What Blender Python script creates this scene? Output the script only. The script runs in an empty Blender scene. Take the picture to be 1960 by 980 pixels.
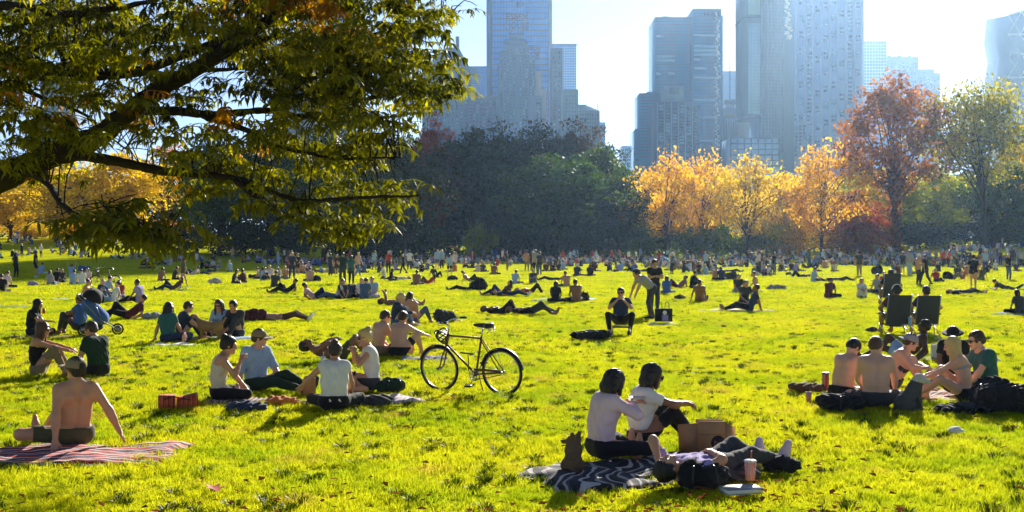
import bpy, math, random
import numpy as np
from mathutils import Vector, Matrix

# ------------------------------------------------------------------ camera, sky, sun, exposure
SC = bpy.context.scene
COL = SC.collection
PI = math.pi
FOC, CAMZ, YH = 2300.0, 2.2, 468.0          # focal length (photo px), eye height, horizon row
cam = bpy.data.cameras.new('camera')
cam.sensor_width = 36.0
cam.lens = 36.0 * FOC / 1960.0
cam.shift_y = -22.0 / 1960.0
cam.clip_start = 0.1
cam.clip_end = 8000.0
camo = bpy.data.objects.new('camera', cam)
COL.objects.link(camo)
camo.location = (0, 0, CAMZ)
camo.rotation_euler = (PI / 2, 0, 0)
SC.camera = camo

SUN_AZ, SUN_EL = math.radians(16.7), math.radians(21.0)     # azimuth to the right of the view axis
world = bpy.data.worlds.new('World')
SC.world = world
world.use_nodes = True
nt = world.node_tree
nt.nodes.clear()
sky = nt.nodes.new('ShaderNodeTexSky')
sky.sky_type = 'NISHITA'
sky.sun_disc = False
sky.sun_elevation = SUN_EL
sky.sun_rotation = SUN_AZ
sky.air_density = 0.42
sky.dust_density = 0.04
sky.ozone_density = 3.0
bgn = nt.nodes.new('ShaderNodeBackground')
bgn.inputs['Strength'].default_value = 0.060
hsv = nt.nodes.new('ShaderNodeHueSaturation')
hsv.inputs['Saturation'].default_value = 0.78
outw = nt.nodes.new('ShaderNodeOutputWorld')
nt.links.new(sky.outputs[0], hsv.inputs['Color'])
nt.links.new(hsv.outputs[0], bgn.inputs['Color'])
nt.links.new(bgn.outputs[0], outw.inputs['Surface'])

sunl = bpy.data.lights.new('sun', 'SUN')
sunl.energy = 5.0
sunl.angle = math.radians(0.53)
sunl.color = (1.0, 0.93, 0.80)
suno = bpy.data.objects.new('sun', sunl)
COL.objects.link(suno)
SUNDIR = Vector((math.sin(SUN_AZ) * math.cos(SUN_EL), math.cos(SUN_AZ) * math.cos(SUN_EL), math.sin(SUN_EL)))
suno.rotation_euler = SUNDIR.to_track_quat('Z', 'Y').to_euler()
suno.location = SUNDIR * 900

SC.view_settings.view_transform = 'Standard'
SC.view_settings.look = 'None'
SC.view_settings.exposure = 1.34
SC.view_settings.gamma = 1.0
SC.view_settings.use_curve_mapping = False
SC.render.engine = 'CYCLES'
cy = SC.cycles
cy.use_denoising = True
cy.use_adaptive_sampling = True
cy.adaptive_threshold = 0.02
cy.max_bounces = 6
cy.diffuse_bounces = 3
cy.glossy_bounces = 2
cy.transmission_bounces = 3
cy.transparent_max_bounces = 6
cy.volume_bounces = 0
cy.caustics_reflective = False
cy.caustics_refractive = False
cy.sample_clamp_indirect = 6.0

# ------------------------------------------------------------------ helpers
random.seed(7)
RNG = np.random.default_rng(7)


def ss(x, a, b):
    t = np.clip((np.asarray(x, float) - a) / (b - a), 0, 1)
    return t * t * (3 - 2 * t)


def hgt(x, y):
    """height of the lawn: level in front, rising gently at the far left and far right"""
    x = np.asarray(x, float); y = np.asarray(y, float)
    h = ss(y, 105, 205) * (3.4 * ss(-x, 14, 60) + 1.9 * ss(x, 40, 80))
    h = h + 0.05 * np.sin(x * 0.21 + 1.0) * np.sin(y * 0.17) * ss(y, 25, 60)
    return h + 1.5 * ss(y, 230, 320)


def H(x, y):
    return float(hgt(x, y))


def ground_at(px, py):
    """where the view ray through a photo pixel meets the lawn"""
    tx, tz = (px - 980) / FOC, -(py - YH) / FOC
    d0, d = 6.0, 6.0
    while d < 240:
        if CAMZ + tz * d <= H(tx * d, d):
            break
        d0 = d
        d *= 1.012
    for _ in range(12):
        m = (d0 + d) / 2
        if CAMZ + tz * m <= H(tx * m, m):
            d = m
        else:
            d0 = m
    return tx * d, d


MATS = {}


def nodes_of(m):
    m.use_nodes = True
    m.node_tree.nodes.clear()
    return m.node_tree, m.node_tree.nodes, m.node_tree.links


def mat(name, color, rough=0.8, var=0.15, scale=8.0, bump=0.0, bscale=60.0, metal=0.0, coat=0.0, spec=0.4, trans=0.0, sheen=0.0):
    """procedural material: base colour broken up by noise, optional fine relief"""
    if name in MATS:
        return MATS[name]
    m = bpy.data.materials.new(name)
    t, n, l = nodes_of(m)
    out = n.new('ShaderNodeOutputMaterial')
    b = n.new('ShaderNodeBsdfPrincipled')
    tc = n.new('ShaderNodeTexCoord')
    nz = n.new('ShaderNodeTexNoise')
    nz.inputs['Scale'].default_value = scale
    nz.inputs['Detail'].default_value = 4
    l.new(tc.outputs['Object'], nz.inputs['Vector'])
    mx = n.new('ShaderNodeMix')
    mx.data_type = 'RGBA'
    c = np.array(color[:3])
    mx.inputs['A'].default_value = (*np.clip(c * (1 - var), 0, 1), 1)
    mx.inputs['B'].default_value = (*np.clip(c * (1 + var), 0, 1), 1)
    l.new(nz.outputs['Fac'], mx.inputs['Factor'])
    l.new(mx.outputs['Result'], b.inputs['Base Color'])
    b.inputs['Roughness'].default_value = rough
    b.inputs['Metallic'].default_value = metal
    b.inputs['Specular IOR Level'].default_value = spec
    b.inputs['Coat Weight'].default_value = coat
    if trans:
        b.inputs['Transmission Weight'].default_value = trans
    if sheen:
        b.inputs['Sheen Weight'].default_value = sheen
    if bump:
        n2 = n.new('ShaderNodeTexNoise')
        n2.inputs['Scale'].default_value = bscale
        n2.inputs['Detail'].default_value = 3
        l.new(tc.outputs['Object'], n2.inputs['Vector'])
        bp = n.new('ShaderNodeBump')
        bp.inputs['Strength'].default_value = bump
        bp.inputs['Distance'].default_value = 0.02
        l.new(n2.outputs['Fac'], bp.inputs['Height'])
        l.new(bp.outputs[0], b.inputs['Normal'])
    l.new(b.outputs[0], out.inputs['Surface'])
    MATS[name] = m
    return m


def leafmat(name, cols, trans=0.5, clump=0.35, per_leaf=True, rough=0.55):
    """foliage: diffuse + light shining through, hue varied leaf by leaf and clump by clump"""
    if name in MATS:
        return MATS[name]
    m = bpy.data.materials.new(name)
    t, n, l = nodes_of(m)
    out = n.new('ShaderNodeOutputMaterial')
    geo = n.new('ShaderNodeNewGeometry')
    tc = n.new('ShaderNodeTexCoord')
    nz = n.new('ShaderNodeTexNoise')
    nz.inputs['Scale'].default_value = clump
    nz.inputs['Detail'].default_value = 2
    l.new(tc.outputs['Object'], nz.inputs['Vector'])
    mul = n.new('ShaderNodeMath'); mul.operation = 'MULTIPLY_ADD'
    mul.inputs[1].default_value = 0.45
    ad = n.new('ShaderNodeMath'); ad.operation = 'MULTIPLY_ADD'
    ad.inputs[1].default_value = 1.5
    ad.inputs[2].default_value = -0.5
    l.new(nz.outputs['Fac'], ad.inputs[0])
    l.new(geo.outputs['Random Per Island'], mul.inputs[0])
    l.new(ad.outputs[0], mul.inputs[2])
    rp = n.new('ShaderNodeValToRGB')
    e = rp.color_ramp.elements
    while len(e) < len(cols):
        e.new(0.5)
    for i, c in enumerate(cols):
        e[i].position = i / (len(cols) - 1)
        e[i].color = (*c, 1)
    l.new(mul.outputs[0], rp.inputs['Fac'])
    d = n.new('ShaderNodeBsdfPrincipled')
    d.inputs['Roughness'].default_value = rough
    d.inputs['Specular IOR Level'].default_value = 0.25
    tr = n.new('ShaderNodeBsdfTranslucent')
    hs = n.new('ShaderNodeHueSaturation')
    hs.inputs['Saturation'].default_value = 1.15
    hs.inputs['Value'].default_value = 1.5
    l.new(rp.outputs[0], d.inputs['Base Color'])
    l.new(rp.outputs[0], hs.inputs['Color'])
    l.new(hs.outputs[0], tr.inputs['Color'])
    mx = n.new('ShaderNodeMixShader')
    mx.inputs[0].default_value = trans
    l.new(d.outputs[0], mx.inputs[1])
    l.new(tr.outputs[0], mx.inputs[2])
    l.new(mx.outputs[0], out.inputs['Surface'])
    MATS[name] = m
    return m


def mesh_np(name, V, Q, mats=(), mid=None, smooth=False):
    """mesh from numpy arrays; Q is (n,3) or (n,4), or a list of such arrays"""
    me = bpy.data.meshes.new(name)
    V = np.asarray(V, np.float32).reshape(-1, 3)
    Qs = [np.asarray(q, np.int32) for q in (Q if isinstance(Q, list) else [Q]) if len(q)]
    nl = sum(q.size for q in Qs)
    npol = sum(len(q) for q in Qs)
    me.vertices.add(len(V))
    me.vertices.foreach_set('co', V.ravel())
    me.loops.add(nl)
    me.loops.foreach_set('vertex_index', np.concatenate([q.ravel() for q in Qs]) if Qs else [])
    me.polygons.add(npol)
    tot = np.concatenate([np.full(len(q), q.shape[1], np.int32) for q in Qs])
    st = np.concatenate([[0], np.cumsum(tot)[:-1]]).astype(np.int32)
    me.polygons.foreach_set('loop_start', st)
    for m_ in mats:
        me.materials.append(m_)
    if mid is not None:
        me.polygons.foreach_set('material_index', np.asarray(mid, np.int32))
    if smooth:
        me.polygons.foreach_set('use_smooth', np.ones(npol, bool))
    me.update(calc_edges=True)
    return me


def obj(name, me, parent=None, loc=None, rot=None, m=None):
    o = bpy.data.objects.new(name, me)
    COL.objects.link(o)
    if parent is not None:
        o.parent = parent
    if loc is not None:
        o.location = loc
    if rot is not None:
        o.rotation_euler = rot
    if m is not None and me is not None and len(me.materials) == 0:
        me.materials.append(m)
    return o


def tag(o, label=None, cat=None, group=None, kind=None):
    if label: o['label'] = label
    if cat: o['category'] = cat
    if group: o['group'] = group
    if kind: o['kind'] = kind
    return o


def empty(name, loc=(0, 0, 0), rz=0.0):
    o = bpy.data.objects.new(name, None)
    o.empty_display_size = 0.2
    COL.objects.link(o)
    o.location = loc
    o.rotation_euler = (0, 0, rz)
    return o


class MB:
    """collects boxes, tubes, lathes and sheets into one mesh"""
    def __init__(s):
        s.v, s.q, s.t, s.n = [], [], [], 0

    def add(s, V, Q=(), T=()):
        V = np.asarray(V, float).reshape(-1, 3)
        if len(Q): s.q.append(np.asarray(Q, int) + s.n)
        if len(T): s.t.append(np.asarray(T, int) + s.n)
        s.v.append(V)
        s.n += len(V)
        return s

    def box(s, lo, hi, rot=None, c=None):
        x0, y0, z0 = lo; x1, y1, z1 = hi
        V = np.array([[x0, y0, z0], [x1, y0, z0], [x1, y1, z0], [x0, y1, z0], [x0, y0, z1], [x1, y0, z1], [x1, y1, z1], [x0, y1, z1]], float)
        if rot is not None:
            M = np.array(rot)
            c_ = V.mean(0) if c is None else np.array(c)
            V = (V - c_) @ M.T + c_
        return s.add(V, [[0, 3, 2, 1], [4, 5, 6, 7], [0, 1, 5, 4], [1, 2, 6, 5], [2, 3, 7, 6], [3, 0, 4, 7]])

    def boxes(s, LO, HI):
        LO = np.asarray(LO, float).reshape(-1, 3); HI = np.asarray(HI, float).reshape(-1, 3)
        n = len(LO)
        pick = np.array([[0, 0, 0], [1, 0, 0], [1, 1, 0], [0, 1, 0], [0, 0, 1], [1, 0, 1], [1, 1, 1], [0, 1, 1]])
        V = LO[:, None, :] + (HI - LO)[:, None, :] * pick[None]
        F = np.array([[0, 3, 2, 1], [4, 5, 6, 7], [0, 1, 5, 4], [1, 2, 6, 5], [2, 3, 7, 6], [3, 0, 4, 7]])
        return s.add(V.reshape(-1, 3), (F[None] + 8 * np.arange(n)[:, None, None]).reshape(-1, 4))

    def tube(s, P, R, seg=8, closed=False, cap=True):
        P = np.asarray(P, float)
        n = len(P)
        R = np.full(n, R) if np.isscalar(R) else np.asarray(R, float)
        if closed:
            T = np.roll(P, -1, 0) - np.roll(P, 1, 0)
        else:
            T = np.gradient(P, axis=0)
        T /= np.linalg.norm(T, axis=1)[:, None] + 1e-9
        up = np.array([0, 0, 1.0]) if abs(T[0][2]) < 0.9 else np.array([1.0, 0, 0])
        A = np.zeros((n, 3)); a = np.cross(T[0], up); a /= np.linalg.norm(a)
        for i in range(n):
            a = a - T[i] * np.dot(a, T[i]); a /= np.linalg.norm(a) + 1e-9
            A[i] = a
        B = np.cross(T, A)
        th = np.arange(seg) * 2 * PI / seg
        V = P[:, None, :] + R[:, None, None] * (A[:, None, :] * np.cos(th)[None, :, None] + B[:, None, :] * np.sin(th)[None, :, None])
        V = V.reshape(-1, 3)
        i = np.arange(n if closed else n - 1)[:, None]
        j = np.arange(seg)[None, :]
        i2, j2 = (i + 1) % n, (j + 1) % seg
        Q = np.stack([i * seg + j, i2 * seg + j, i2 * seg + j2, i * seg + j2], -1).reshape(-1, 4)
        T_ = []
        if cap and not closed:
            V = np.vstack([V, P[0], P[-1]])
            a0, a1 = len(V) - 2, len(V) - 1
            for k in range(seg):
                T_.append([a0, k, (k + 1) % seg])
                T_.append([a1, (n - 1) * seg + (k + 1) % seg, (n - 1) * seg + k])
        return s.add(V, Q, T_)

    def lathe(s, prof, seg=16, c=(0, 0, 0), axis='z'):
        prof = np.asarray(prof, float)
        n = len(prof)
        th = np.arange(seg) * 2 * PI / seg
        V = np.zeros((n, seg, 3))
        V[..., 0] = prof[:, 0:1] * np.cos(th); V[..., 1] = prof[:, 0:1] * np.sin(th); V[..., 2] = prof[:, 1:2]
        V = V.reshape(-1, 3)
        if axis == 'x': V = V[:, [2, 0, 1]]
        if axis == 'y': V = V[:, [1, 2, 0]]
        V = V + np.array(c)
        i = np.arange(n - 1)[:, None]; j = np.arange(seg)[None, :]; j2 = (j + 1) % seg
        return s.add(V, np.stack([i * seg + j, i * seg + j2, (i + 1) * seg + j2, (i + 1) * seg + j], -1).reshape(-1, 4))

    def mesh(s, name, m=None, smooth=False):
        Q = []
        if s.q: Q.append(np.vstack(s.q))
        if s.t: Q.append(np.vstack(s.t))
        return mesh_np(name, np.vstack(s.v), Q, [m] if m else [], smooth=smooth)

    def build(s, name, m=None, parent=None, smooth=False, loc=None, rot=None):
        return obj(name, s.mesh(name, m, smooth), parent, loc, rot)


def rotz(a):
    c, s_ = math.cos(a), math.sin(a)
    return np.array([[c, -s_, 0], [s_, c, 0], [0, 0, 1]])


def spline(P, n):
    """smooth curve through control points (Catmull-Rom), n samples"""
    P = np.asarray(P, float)
    Q = np.vstack([2 * P[0] - P[1], P, 2 * P[-1] - P[-2]])
    u = np.linspace(0, len(P) - 1 - 1e-6, n)
    i = u.astype(int); t = (u - i)[:, None]
    a, b, c, d = Q[i], Q[i + 1], Q[i + 2], Q[i + 3]
    return 0.5 * (2 * b + (c - a) * t + (2 * a - 5 * b + 4 * c - d) * t ** 2 + (3 * b - a - 3 * c + d) * t ** 3)

# ------------------------------------------------------------------ the lawn
def sheet_coords(lo, hi, fine_lo, fine_hi, step, grow=1.25):
    c = list(np.arange(fine_lo, fine_hi + 1e-6, step))
    s = step
    while c[-1] < hi:
        s *= grow; c.append(min(hi, c[-1] + s))
    s = step
    while c[0] > lo:
        s *= grow; c.insert(0, max(lo, c[0] - s))
    return np.array(c)


def lawn_material():
    m = bpy.data.materials.new('lawn')
    t, n, l = nodes_of(m)
    out = n.new('ShaderNodeOutputMaterial'); b = n.new('ShaderNodeBsdfPrincipled')
    tc = n.new('ShaderNodeTexCoord')

    def noise(sc, det=4, rough=0.6):
        z = n.new('ShaderNodeTexNoise'); z.inputs['Scale'].default_value = sc
        z.inputs['Detail'].default_value = det; z.inputs['Roughness'].default_value = rough
        l.new(tc.outputs['Object'], z.inputs['Vector']); return z

    def ramp(src, p0, p1):
        r = n.new('ShaderNodeMapRange'); r.inputs[1].default_value = p0; r.inputs[2].default_value = p1
        l.new(src.outputs['Fac'], r.inputs[0]); return r

    def mix(f, a, bb):
        x = n.new('ShaderNodeMix'); x.data_type = 'RGBA'
        l.new(f.outputs[0], x.inputs['Factor'])
        for k, v in (('A', a), ('B', bb)):
            if isinstance(v, tuple): x.inputs[k].default_value = (*v, 1)
            else: l.new(v.outputs['Result'], x.inputs[k])
        return x
    base = mix(ramp(noise(0.35, 5), 0.35, 0.68), (0.60, 0.60, 0.012), (0.50, 0.54, 0.012))
    base = mix(ramp(noise(5.0, 5, 0.75), 0.50, 0.64), base, (0.14, 0.18, 0.010))
    base = mix(ramp(noise(0.9, 6, 0.65), 0.60, 0.74), base, (0.36, 0.30, 0.03))
    l.new(base.outputs['Result'], b.inputs['Base Color'])
    b.inputs['Roughness'].default_value = 0.9
    b.inputs['Specular IOR Level'].default_value = 0.0
    bp = n.new('ShaderNodeBump'); bp.inputs['Strength'].default_value = 0.7; bp.inputs['Distance'].default_value = 0.05
    l.new(noise(14.0, 4, 0.7).outputs['Fac'], bp.inputs['Height'])
    l.new(bp.outputs[0], b.inputs['Normal'])
    l.new(b.outputs[0], out.inputs['Surface'])
    return m


gx = sheet_coords(-1500, 1500, -90, 110, 3.0)
gy = sheet_coords(-60, 2500, 0, 240, 3.0)
GX, GY = np.meshgrid(gx, gy, indexing='ij')
GV = np.stack([GX, GY, hgt(GX, GY)], -1).reshape(-1, 3)
ni, nj = GX.shape
ii, jj = np.meshgrid(np.arange(ni - 1), np.arange(nj - 1), indexing='ij')
GQ = np.stack([ii * nj + jj, (ii + 1) * nj + jj, (ii + 1) * nj + jj + 1, ii * nj + jj + 1], -1).reshape(-1, 4)
ground = obj('ground', mesh_np('ground', GV, GQ, [lawn_material()], smooth=True))
tag(ground, 'broad sunlit meadow lawn running back to the tree line', kind='structure')

# blankets lie here: (x, y, half length, half width, heading) -- the grass is pressed flat under them
BLANKETS = {}


def blanket_spot(key, px, py, a, b, rz):
    x, y = ground_at(px, py)
    BLANKETS[key] = (x, y, a, b, math.radians(rz))


blanket_spot('stripe', 150, 873, 1.02, 0.60, 3)
blanket_spot('zebra', 1225, 905, 1.15, 0.62, 30)
blanket_spot('picnic', 1735, 762, 1.15, 0.6, 0)
blanket_spot('pastel', 735, 768, 0.55, 0.32, 12)
blanket_spot('blue', 812, 690, 0.45, 0.3, 4)
blanket_spot('quilt', 505, 772, 0.75, 0.2, 6)


def on_blanket(X, Y, grow=-0.12):
    hit = np.zeros(X.shape, bool)
    for (bx, by, a, b, r) in BLANKETS.values():
        dx, dy = X - bx, Y - by
        u = dx * math.cos(r) + dy * math.sin(r); v = -dx * math.sin(r) + dy * math.cos(r)
        hit |= (abs(u) < a + grow) & (abs(v) < b + grow)
    return hit


def value_noise(X, Y, s, seed):
    """cheap smooth noise in numpy for clumpy grass"""
    g = np.random.default_rng(seed).random((64, 64))
    u, v = X / s, Y / s
    i, j = np.floor(u).astype(int), np.floor(v).astype(int)
    fu, fv = u - i, v - j
    fu, fv = fu * fu * (3 - 2 * fu), fv * fv * (3 - 2 * fv)
    i, j = i % 64, j % 64
    i1, j1 = (i + 1) % 64, (j + 1) % 64
    return (g[i, j] * (1 - fu) + g[i1, j] * fu) * (1 - fv) + (g[i, j1] * (1 - fu) + g[i1, j1] * fu) * fv


def grass_material():
    m = bpy.data.materials.new('grass_blade')
    t, n, l = nodes_of(m)
    out = n.new('ShaderNodeOutputMaterial'); geo = n.new('ShaderNodeNewGeometry')

    def noise(sc, det, p0, p1):
        z = n.new('ShaderNodeTexNoise'); z.inputs['Scale'].default_value = sc; z.inputs['Detail'].default_value = det; z.inputs['Roughness'].default_value = .65
        l.new(geo.outputs['Position'], z.inputs['Vector'])
        r = n.new('ShaderNodeMapRange'); r.inputs[1].default_value = p0; r.inputs[2].default_value = p1
        l.new(z.outputs['Fac'], r.inputs[0]); return r.outputs[0]

    def mix(f, a, b):
        x = n.new('ShaderNodeMix'); x.data_type = 'RGBA'; l.new(f, x.inputs['Factor'])
        for k, v in (('A', a), ('B', b)):
            if isinstance(v, tuple): x.inputs[k].default_value = (*v, 1)
            else: l.new(v, x.inputs[k])
        return x.outputs['Result']
    c = mix(geo.outputs['Random Per Island'], (0.50, 0.53, 0.010), (0.74, 0.70, 0.016))
    c = mix(noise(.45, 3, .44, .64), c, (0.36, 0.47, 0.010))
    c = mix(noise(5.5, 4, .53, .68), c, (0.10, 0.16, 0.008))
    c = mix(noise(.8, 5, .57, .70), c, (0.56, 0.40, 0.06))
    d = n.new('ShaderNodeBsdfDiffuse'); tr = n.new('ShaderNodeBsdfTranslucent'); mx = n.new('ShaderNodeMixShader'); mx.inputs[0].default_value = .5
    l.new(c, d.inputs['Color']); l.new(c, tr.inputs['Color'])
    l.new(d.outputs[0], mx.inputs[1]); l.new(tr.outputs[0], mx.inputs[2]); l.new(mx.outputs[0], out.inputs['Surface'])
    return m


GRASS = grass_material()


def grass_patch(size, nb, h, w, seed, tsize=.09):
    r = np.random.default_rng(seed)
    X, Y = (r.random(nb) - 0.5) * size * 1.15, (r.random(nb) - 0.5) * size * 1.15
    tuft = value_noise(X + 9, Y + 9, tsize, seed + 1) * .65 + value_noise(X + 5, Y + 7, tsize * .45, seed + 2) * .35
    keep = r.random(nb) < 0.05 + 2.0 * np.clip(tuft - .34, 0, 1)
    X, Y, tuft = X[keep], Y[keep], tuft[keep]; nb = len(X)
    hh = h * (0.22 + 1.6 * tuft ** 1.7) * (0.7 + 0.6 * r.random(nb))
    a = r.random(nb) * 2 * PI
    la = r.random(nb) * 2 * PI
    lean = hh * (0.25 + 0.7 * r.random(nb))
    dx, dy = np.cos(a) * w / 2, np.sin(a) * w / 2
    lx, ly = np.cos(la) * lean, np.sin(la) * lean
    z = np.zeros(nb)
    V = np.stack([np.stack([X - dx, Y - dy, z - 0.01], -1), np.stack([X + dx, Y + dy, z - 0.01], -1),
                  np.stack([X + dx * 0.8 + lx * 0.35, Y + dy * 0.8 + ly * 0.35, hh * 0.6], -1),
                  np.stack([X - dx * 0.8 + lx * 0.35, Y - dy * 0.8 + ly * 0.35, hh * 0.6], -1),
                  np.stack([X + lx, Y + ly, hh], -1)], 1).reshape(-1, 3)
    k = np.arange(nb)[:, None] * 5
    me = mesh_np('grass_patch', V, [np.hstack([k, k + 1, k + 2, k + 3]), np.hstack([k + 3, k + 2, k + 4])], [GRASS])
    return bpy.data.objects.new('grass_patch', me)      # source shape only, never placed on its own


def grass_ring(y0, y1, step, patch, label, seed, keep=1.0):
    r = np.random.default_rng(seed)
    ys = np.arange(y0, y1, step)
    pts = []
    for y in ys:
        hw = y * 0.445 + 1.2
        xs = np.arange(-hw, hw, step)
        pts.append(np.stack([xs + (r.random(len(xs)) - .5) * step, y + (r.random(len(xs)) - .5) * step, 0 * xs], -1))
    P = np.vstack(pts)
    P = P[~on_blanket(P[:, 0], P[:, 1])]
    if keep < 1:
        P = P[r.random(len(P)) < keep * (.35 + 1.3 * value_noise(P[:, 0] + 300, P[:, 1], 3.0, 8))]
    P[:, 2] = hgt(P[:, 0], P[:, 1])
    me = bpy.data.meshes.new('grass')
    me.vertices.add(len(P)); me.vertices.foreach_set('co', P.astype(np.float32).ravel())
    clump = value_noise(P[:, 0] + 200, P[:, 1], 1.7, 5) * 0.7 + value_noise(P[:, 0] + 200, P[:, 1], 0.6, 6) * 0.5
    for nm, val in (('turn', r.random(len(P)) * 6.283), ('tall', 0.55 + 0.75 * clump)):
        at = me.attributes.new(nm, 'FLOAT', 'POINT'); at.data.foreach_set('value', val.astype(np.float32))
    me.materials.append(GRASS)
    o = obj('grass', me)
    g = bpy.data.node_groups.new('grass_scatter', 'GeometryNodeTree')
    g.interface.new_socket('Geometry', in_out='INPUT', socket_type='NodeSocketGeometry')
    g.interface.new_socket('Geometry', in_out='OUTPUT', socket_type='NodeSocketGeometry')
    N, L = g.nodes, g.links
    gi, go = N.new('NodeGroupInput'), N.new('NodeGroupOutput')
    iop = N.new('GeometryNodeInstanceOnPoints'); oi = N.new('GeometryNodeObjectInfo'); oi.inputs['Object'].default_value = patch
    oi.inputs['As Instance'].default_value = True
    na = N.new('GeometryNodeInputNamedAttribute'); na.data_type = 'FLOAT'; na.inputs['Name'].default_value = 'turn'
    nb = N.new('GeometryNodeInputNamedAttribute'); nb.data_type = 'FLOAT'; nb.inputs['Name'].default_value = 'tall'
    cr = N.new('ShaderNodeCombineXYZ'); cs = N.new('ShaderNodeCombineXYZ')
    cs.inputs[0].default_value = 1; cs.inputs[1].default_value = 1
    L.new(na.outputs['Attribute'], cr.inputs[2]); L.new(nb.outputs['Attribute'], cs.inputs[2])
    L.new(gi.outputs[0], iop.inputs['Points']); L.new(oi.outputs['Geometry'], iop.inputs['Instance'])
    L.new(cr.outputs[0], iop.inputs['Rotation']); L.new(cs.outputs[0], iop.inputs['Scale'])
    L.new(iop.outputs[0], go.inputs[0])
    md = o.modifiers.new('scatter', 'NODES'); md.node_group = g
    tag(o, label, 'grass', kind='stuff')
    return o


grass_ring(8.6, 24, 0.40, grass_patch(0.48, 1050, 0.052, 0.0065, 1, .085), 'short mown grass blades across the near lawn', 11)
grass_ring(24, 52, 0.85, grass_patch(1.0, 1500, 0.062, 0.013, 2, .16), 'short mown grass blades in the middle of the lawn', 12)
grass_ring(52, 108, 2.0, grass_patch(2.35, 1700, 0.085, 0.032, 3, .35), 'short mown grass blades on the farther lawn', 13)

def shade_tuft(seed):  # dark tufts added to give the lawn its shaded specks
    r = np.random.default_rng(seed)
    nb = 70
    q = np.sqrt(r.random(nb)) * .042; a = r.random(nb) * 6.283
    X, Y = q * np.cos(a) * 1.5, q * np.sin(a)
    hh = .035 + .04 * r.random(nb); w = .0045
    b = r.random(nb) * 6.283; dx, dy = np.cos(b) * w, np.sin(b) * w; z = np.zeros(nb)
    ox, oy = X * .9 + r.normal(size=nb) * .015, Y * .9 + r.normal(size=nb) * .015
    V = np.stack([np.stack([X - dx, Y - dy, z - .01], -1), np.stack([X + dx, Y + dy, z - .01], -1), np.stack([X + ox * .5 + dx, Y + oy * .5 + dy, hh * .7], -1), np.stack([X + ox * .5 - dx, Y + oy * .5 - dy, hh * .7], -1), np.stack([X + ox * 1.4, Y + oy * 1.4, hh], -1)], 1).reshape(-1, 3)
    k = np.arange(nb)[:, None] * 5
    me = mesh_np('shade_tuft', V, [np.hstack([k, k + 1, k + 2, k + 3]), np.hstack([k + 3, k + 2, k + 4])], [SHADE_BLADE])
    return bpy.data.objects.new('shade_tuft', me)


SHADE_BLADE = leafmat('shade_blade', [(.035, .05, .008), (.06, .09, .010), (.11, .14, .012)], .25, 1.0)
grass_ring(9, 30, .36, shade_tuft(4), 'dark green tufts added as shade specks through the near lawn', 21, .30)
grass_ring(30, 75, .7, shade_tuft(5), 'dark green tufts added as shade specks through the middle lawn', 22, .42)

# ------------------------------------------------------------------ skyline
GLASS_BLUE = mat('glass_blue', (0.04, 0.30, 0.88), 0.18, 0.15, 0.02, spec=0.35)
GLASS_TEAL = mat('glass_teal', (0.04, 0.22, 0.42), 0.18, 0.2, 0.03, spec=0.35)
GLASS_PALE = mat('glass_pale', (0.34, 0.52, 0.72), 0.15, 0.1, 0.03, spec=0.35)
GLASS_DARK = mat('glass_dark', (0.03, 0.05, 0.08), 0.2, 0.3, 0.05, spec=0.3)
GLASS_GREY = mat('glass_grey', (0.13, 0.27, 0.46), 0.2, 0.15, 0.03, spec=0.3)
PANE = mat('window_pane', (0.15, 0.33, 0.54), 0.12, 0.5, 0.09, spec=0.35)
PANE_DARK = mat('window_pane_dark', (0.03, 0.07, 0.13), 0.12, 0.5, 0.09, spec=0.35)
STONE_BLUE = mat('stone_slate', (0.045, 0.125, 0.25), 0.85, 0.15, 0.05)
STONE_TAN = mat('stone_tan', (0.42, 0.36, 0.29), 0.85, 0.12, 0.05)
STONE_GREY = mat('stone_grey', (0.19, 0.28, 0.40), 0.85, 0.12, 0.05)
STONE_DARK = mat('stone_dark', (0.04, 0.08, 0.13), 0.8, 0.2, 0.05)
COPPER = mat('roof_green', (0.07, 0.20, 0.27), 0.7, 0.2, 0.1)
MULL_DARK = mat('mullion_dark', (0.04, 0.08, 0.15), 0.4, 0.1, 0.1)
MULL_LIGHT = mat('mullion_light', (0.45, 0.52, 0.58), 0.4, 0.1, 0.1)
FRAMEW = mat('window_frame', (0.06, 0.15, 0.27), 0.7, 0.1, 0.2)
SIGN_RED = mat('sign_letters', (0.035, 0.008, 0.02), 0.5, 0.1, 1.0)


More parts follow.
